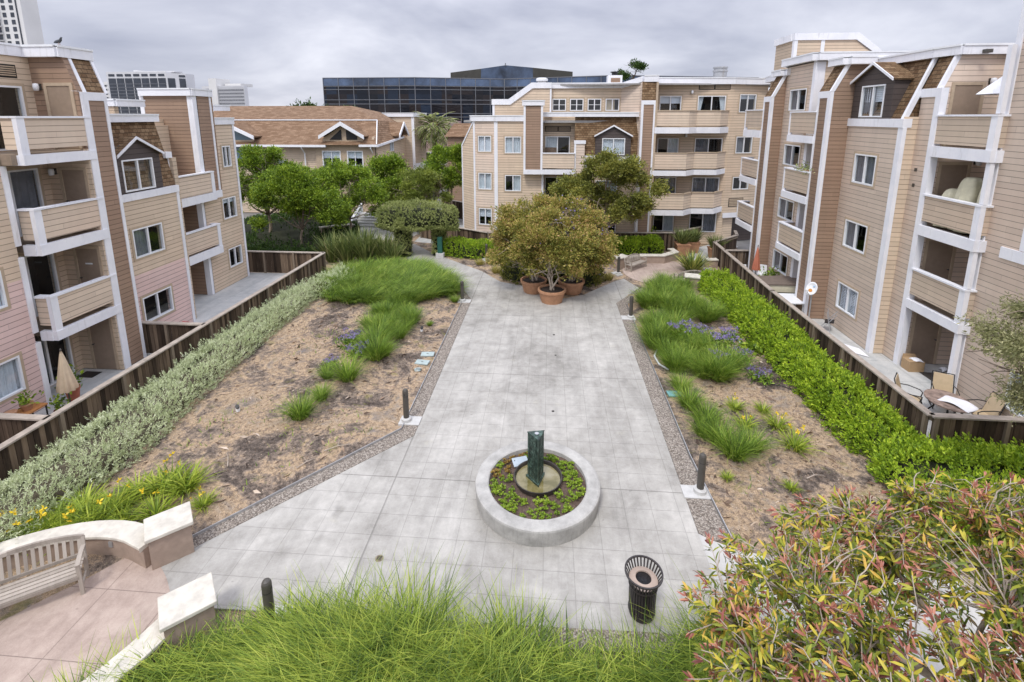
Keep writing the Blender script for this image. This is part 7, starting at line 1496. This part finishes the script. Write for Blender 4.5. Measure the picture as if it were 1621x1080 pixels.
# dining table with chairs
B = empty('dining_table', (11.95, 14.15, 0), 'round mosaic topped patio dining table behind the right fence', 'table'); m = MB(); n = 36
m.prism([(11.95 + .56 * cos(2 * pi * i / n), 14.15 + .62 * sin(2 * pi * i / n)) for i in range(n)][::1], .70, .735); m.build('tabletop', plain('mosaic_slate', (.27, .20, .165), .5, .5, 7), B)
for sx, sy in ((-1, -1), (1, -1), (1, 1), (-1, 1)): m = MB(); m.tube([(11.95 + sx * .25, 14.15 + sy * .3, .7), (11.95 + sx * .2, 14.15 + sy * .25, .4), (11.95 + sx * .4, 14.15 + sy * .42, 0)], .022, 7); m.build('leg', M_black, B)
crumple('tablecloth', 'white cloth bunched on the dining table', 'cloth', 12.05, 13.95, .737, .30, .40, .1, M_cloth, 7, .5)
M_sling = plain('beige_sling', (.50, .39, .25), .7, .08)
def chair():
    B = proto('patio_chair', '', 'chair'); m = MB(); m.hexa([(-.25, -.26, .40), (.25, -.26, .40), (.25, .2, .37), (-.25, .2, .37), (-.25, -.26, .42), (.25, -.26, .42), (.25, .2, .39), (-.25, .2, .39)]); m.build('seat', M_sling, B)
    m = MB(); m.hexa([(-.25, .2, .38), (.25, .2, .38), (.25, .22, .38), (-.25, .22, .38), (-.24, .38, .98), (.24, .38, .98), (.24, .4, .98), (-.24, .4, .98)]); m.build('backrest', M_sling, B)
    for sx in (-1, 1):
        x = sx * .27; m = MB(); m.tube([(x, .42, 1.0), (x, .24, .42), (x, .1, .39), (x, -.28, .43)], .014, 6); m.build('side_rail', M_black, B); m = MB(); m.tube([(x, .32, .66), (x + sx * .03, .1, .68), (x + sx * .03, -.2, .64), (x, -.27, .58), (x, -.24, .42)], .015, 6); m.build('armrest', M_black, B)
        m = MB(); m.tube([(x, -.24, .42), (x, -.3, .2), (x, -.22, .02), (x, .2, .015), (x, .32, .04)], .016, 6); m.tube([(x, .12, .4), (x, .2, .015)], .014, 6); m.build('leg', M_black, B)
    m = MB(); m.tube([(-.27, .42, 1.0), (.27, .42, 1.0)], .014, 6); m.build('crossbar', M_black, B); m = MB(); m.tube([(-.27, -.28, .43), (.27, -.28, .43)], .014, 6); m.build('crossbar', M_black, B); m = MB(); m.tube([(-.27, .2, .02), (.27, .2, .02)], .013, 6); m.build('crossbar', M_black, B); return B
c0 = chair()
for i, (x, y, rz, lb) in enumerate(((11.3, 14.75, R(50), 'beige sling chair at the far left of the patio dining table'), (12.45, 14.95, R(-25), 'beige sling chair by the table nearest the building door'), (12.8, 14.05, R(-95), 'beige sling chair at the right side of the patio table'), (12.75, 13.2, R(-130), 'beige sling chair half hidden by the fence at lower right'))):
    o = c0 if i == 0 else copy_tree(c0); put(o, (x, y, 0), rz); setprops(o, lb, 'chair', 'chairs around the patio dining table')
# satellite dish
B = empty('satellite_dish', (11.55, 21.3, 0), 'white satellite dish with orange spot on a pole behind the right fence', 'satellite dish'); m = MB(); m.tube([(11.55, 21.3, 0), (11.55, 21.3, 1.35)], .03, 8); m.build('pole', M_galv, B)
dv = unit(np.array((-.75, -.45, .38))); su = unit(np.cross(dv, (0, 0, 1.0))); sv = np.cross(su, dv); vs = [np.array((11.55, 21.3, 1.62)) - dv * .03]; n = 28
for k in range(1, 6):
    for j in range(n): a = 2 * pi * j / n; f = k / 5; vs.append(np.array((11.55, 21.3, 1.62)) + su * cos(a) * .24 * f + sv * sin(a) * .30 * f + dv * (.09 * f * f - .03))
fs = [(0, 1 + j, 1 + (j + 1) % n) for j in range(n)] + [(1 + k * n + j, 1 + (k + 1) * n + j, 1 + (k + 1) * n + (j + 1) % n, 1 + k * n + (j + 1) % n) for k in range(4) for j in range(n)]
m = MB(); m.add(vs, fs); o = m.build('dish', M_vinyl, B, smooth=True); s = o.modifiers.new('t', 'SOLIDIFY'); s.thickness = .012
for nm, ox, oz, rr, mt in (('orange_mark', .04, -.09, .085, plain('orange_mark', (.62, .27, .06), .5, .2, 14)), ('blue_mark', -.06, .12, .04, plain('blue_mark', (.30, .45, .62), .5, .2, 14))):
    m = MB(); c = np.array((11.55, 21.3, 1.62)) + su * ox + sv * oz + dv * .035; m.add([c + su * cos(2 * pi * j / 18) * rr + sv * sin(2 * pi * j / 18) * rr * .9 + dv * .03 * 0 for j in range(18)], [tuple(range(18))]); m.build(nm, mt, o)
m = MB(); m.tube([np.array((11.55, 21.3, 1.62)) - sv * .29, np.array((11.55, 21.3, 1.62)) + dv * .36 - sv * .2], .015, 6); m.build('feed_arm', M_galv, B); m = MB(); c = np.array((11.55, 21.3, 1.62)) + dv * .37 - sv * .18; m.box(c[0] - .06, c[0] + .06, c[1] - .05, c[1] + .05, c[2] - .04, c[2] + .06); m.build('receiver', M_vinyl, B)
B = empty('folding_chair', (12.0, 20.4, 0), 'folded grey metal chair leaning by the right siding wall', 'chair'); m = MB()
for a in (0, .42): m.tube([(11.9 + a * .6, 20.2 + a, 0), (11.75 + a * .6, 20.35 + a, .95)], .014, 6); m.tube([(11.6 + a * .6, 20.5 + a, 0), (12.1 + a * .6, 20.25 + a, .85)], .014, 6)
m.build('frame', M_galv, B); m = MB(); m.hexa([(11.72, 20.4, .42), (12.05, 20.3, .45), (12.3, 20.7, .45), (11.98, 20.82, .42), (11.72, 20.4, .44), (12.05, 20.3, .47), (12.3, 20.7, .47), (11.98, 20.82, .44)]); m.build('seat', M_black, B)
mat_('foam_board', 'flat white foam packing piece lying on the right patio', [(11.9, 18.5), (12.25, 18.2), (12.3, 18.9), (11.95, 19.3)], .02, M_cloth, 'packing foam')
# storage box, white table and chairs, plants beyond
M_boxc = plain('cream_vinyl', (.62, .57, .42), .6, .08); B = empty('storage_box', (11.4, 24.2, 0), 'long cream storage box with brown lid behind the right fence', 'storage box'); m = MB(); m.box(10.55, 12.4, 23.55, 24.75, .62, .98); m.build('body', M_boxc, B); m = MB(); m.box(10.5, 12.45, 23.5, 24.8, .98, 1.05); m.build('lid', plain('brown_lid', (.16, .125, .10), .7, .15), B); m = MB(); m.box(10.7, 12.3, 23.7, 24.6, 0, .62); m.build('stand', M_black, B)
B = empty('white_table', (11.2, 22.6, 0), 'low white patio table between the storage box and the satellite dish', 'table'); m = MB(); m.box(10.55, 11.95, 21.9, 23.2, .66, .7); m.build('tabletop', M_vinyl, B)
for x in (10.62, 11.88):
    for y in (21.97, 23.13): m = MB(); m.box(x - .025, x + .025, y - .025, y + .025, 0, .66); m.build('leg', M_vinyl, B)
cw = proto('white_chair', '', 'chair'); m = MB(); m.box(-.24, .24, -.24, .24, .42, .45); m.build('seat', M_vinyl, cw); m = MB(); m.hexa([(-.24, .22, .45), (.24, .22, .45), (.24, .25, .45), (-.24, .25, .45), (-.2, .3, .92), (.2, .3, .92), (.2, .33, .92), (-.2, .33, .92)]); m.build('backrest', M_vinyl, cw)
for sx in (-.21, .21):
    for sy in (-.21, .21): m = MB(); m.box(sx - .02, sx + .02, sy - .02, sy + .02, 0, .42); m.build('leg', M_vinyl, cw)
for i, (x, y, rz, lb) in enumerate(((10.95, 26.8, R(20), 'white plastic chair left of the terracotta umbrella'), (11.8, 26.9, R(-30), 'white plastic chair right of the terracotta umbrella'))): o = cw if i == 0 else copy_tree(cw); put(o, (x, y, 0), rz, 1.0 if i else 1); setprops(o, lb, 'chair', 'white chairs by the terracotta umbrella')
for i, (x, y, lb) in enumerate(((11.7, 25.7, 'white pot with a leafy plant nearest the storage box'), (12.0, 26.1, 'white pot with a bushy plant at the right wall'), (11.35, 25.5, 'low white pot with sparse leaves behind the storage box'))): smallpot(x, y, 0, .2, .4, lb, M_vinyl, group='white pots on the right patio', sd=20 + i)
# balcony contents
M_cover = plain('khaki_cover', (.52, .49, .35), .8, .12, 5)
def lump_thing(name, label, cat, x, y, z, a, b, h, mat, seed, group=None):
    r = np.random.RandomState(seed); n, k = 26, 12; vs = []
    for i in range(k + 1):
        f = i / k; z_ = h * sin(f * pi / 2); q = cos(f * pi / 2) ** .42
        for j in range(n): t_ = 2 * pi * j / n; w = 1 + .16 * sin(3 * t_ + seed) * (1 - f) + .09 * sin(7 * t_ + seed * 2); vs.append((x + a * q * w * cos(t_), y + b * q * w * sin(t_), z + z_))
    m = MB(); m.add(vs, [(i * n + j, i * n + (j + 1) % n, (i + 1) * n + (j + 1) % n, (i + 1) * n + j) for i in range(k) for j in range(n)]); return setprops(m.build(name, mat, None, smooth=True, origin=(x, y, z)), label, cat, group)
GC = 'covered furniture on the third floor right balcony'
lump_thing('covered_chair', 'khaki covered chair sloping at the left of the third floor right balcony', 'covered furniture', 13.5, 17.15, 5.36, .42, .35, 1.3, M_cover, 1, GC); lump_thing('covered_chair', 'tall khaki covered furniture in the middle of the third floor right balcony', 'covered furniture', 13.5, 16.55, 5.36, .42, .38, 1.75, M_cover, 2, GC); lump_thing('covered_chair', 'khaki covered furniture at the right of the third floor right balcony', 'covered furniture', 13.55, 15.85, 5.36, .42, .34, 1.8, M_cover, 3, GC)
B = empty('patio_umbrella', (13.75, 16.35, 8.0), 'open white umbrella on the top right balcony', 'umbrella'); m = MB(); m.tube([(13.75, 16.35, 8.0), (13.75, 16.35, 10.25)], .02, 8); m.build('pole', M_galv, B); m = MB(); n = 8; rr = .68
m.add([(13.75, 16.35, 10.33)] + [(13.75 + rr * cos(2 * pi * i / n + .4), 16.35 + rr * sin(2 * pi * i / n + .4), 9.68) for i in range(n)], [(0, 1 + i, 1 + (i + 1) % n) for i in range(n)]); o = m.build('canopy', M_cloth, B); s = o.modifiers.new('t', 'SOLIDIFY'); s.thickness = .01
r = np.random.RandomState(44); n = 140; p = r.normal(size=(n, 3)) * (.12, .35, .12) + (11.62, 23.25, 6.68); B = empty('balcony_plant', (11.75, 23.2, 6.5), 'trailing pale green plant on a third floor right balcony rail', 'plant'); np_mesh('leaves', leaf_quads(p, r.normal(size=(n, 3)), .12, .4, r), 4, L_arch, B); m = MB(); m.box(11.7, 11.86, 22.9, 23.6, 6.5, 6.6) ; m.build('planter_box', M_terra, B)
B = empty('wicker_chair', (0.1, 34.2, 5.5), 'dark brown chair on the third floor balcony of the centre building', 'chair'); m = MB(); m.box(-.25, .45, 33.85, 34.45, 5.5, 6.0); m.box(-.3, .5, 34.4, 34.55, 5.5, 6.9); m.build('seat', M_barkd, B)
for x in (-.3, .4): m = MB(); m.box(x, x + .1, 33.8, 34.4, 6.0, 6.55); m.build('armrest', M_barkd, B)
smallpot(7.4, 34.4, 0, .25, .5, 'potted shrub behind the fence at the centre ground floor window', sd=31)
smallpot(8.9, 34.3, 5.46, .15, .3, 'white pot on the third floor centre balcony', M_vinyl, group='pots on the centre balconies', sd=32)
# pigeons on the roof edges
def bird():
    B = proto('pigeon', '', 'bird'); m = MB(); m.tube([(-.2, 0, .1), (-.1, 0, .13), (.03, 0, .15), (.11, 0, .2), (.14, 0, .27), (.17, 0, .3), (.22, 0, .29)], [.02, .06, .075, .055, .035, .033, .006], 10); m.build('body', plain('pigeon_grey', (.07, .075, .085), .7, .4, 20), B, smooth=True)
    for y in (-.03, .03): m = MB(); m.tube([(.02, y, .1), (.03, y, .0)], .008, 5); m.build('leg', M_terra, B)
    return B
b0 = bird()
for i, (x, y, z, lb) in enumerate(((-15.62, 15.18, 11.24, 'dark pigeon perched on the top left roof edge'), (-16.0, 17.05, 7.72, 'dark pigeon perched beside the left dormer gable'), (-17.4, 18.3, 9.15, 'dark pigeon on the roof behind the left dormer'))):
    o = b0 if i == 0 else copy_tree(b0); put(o, (x, y, z), i * 1.1, .75); setprops(o, lb, 'bird', 'pigeons on the left roofs')
# loudspeaker-like junction post at the arch: green meter cabinet
B = empty('utility_post', (-7.0, 30.4, 0), 'green utility post with pale base at the right foot of the arch', 'utility post'); m = MB(); m.box(-7.15, -6.85, 30.25, 30.55, .3, 1.35); m.build('cabinet', plain('dark_green_cabinet', (.02, .10, .075), .5), B, bevel=.02); m = MB(); m.box(-7.25, -6.75, 30.15, 30.65, 0, .3); m.build('base', M_padc, B)
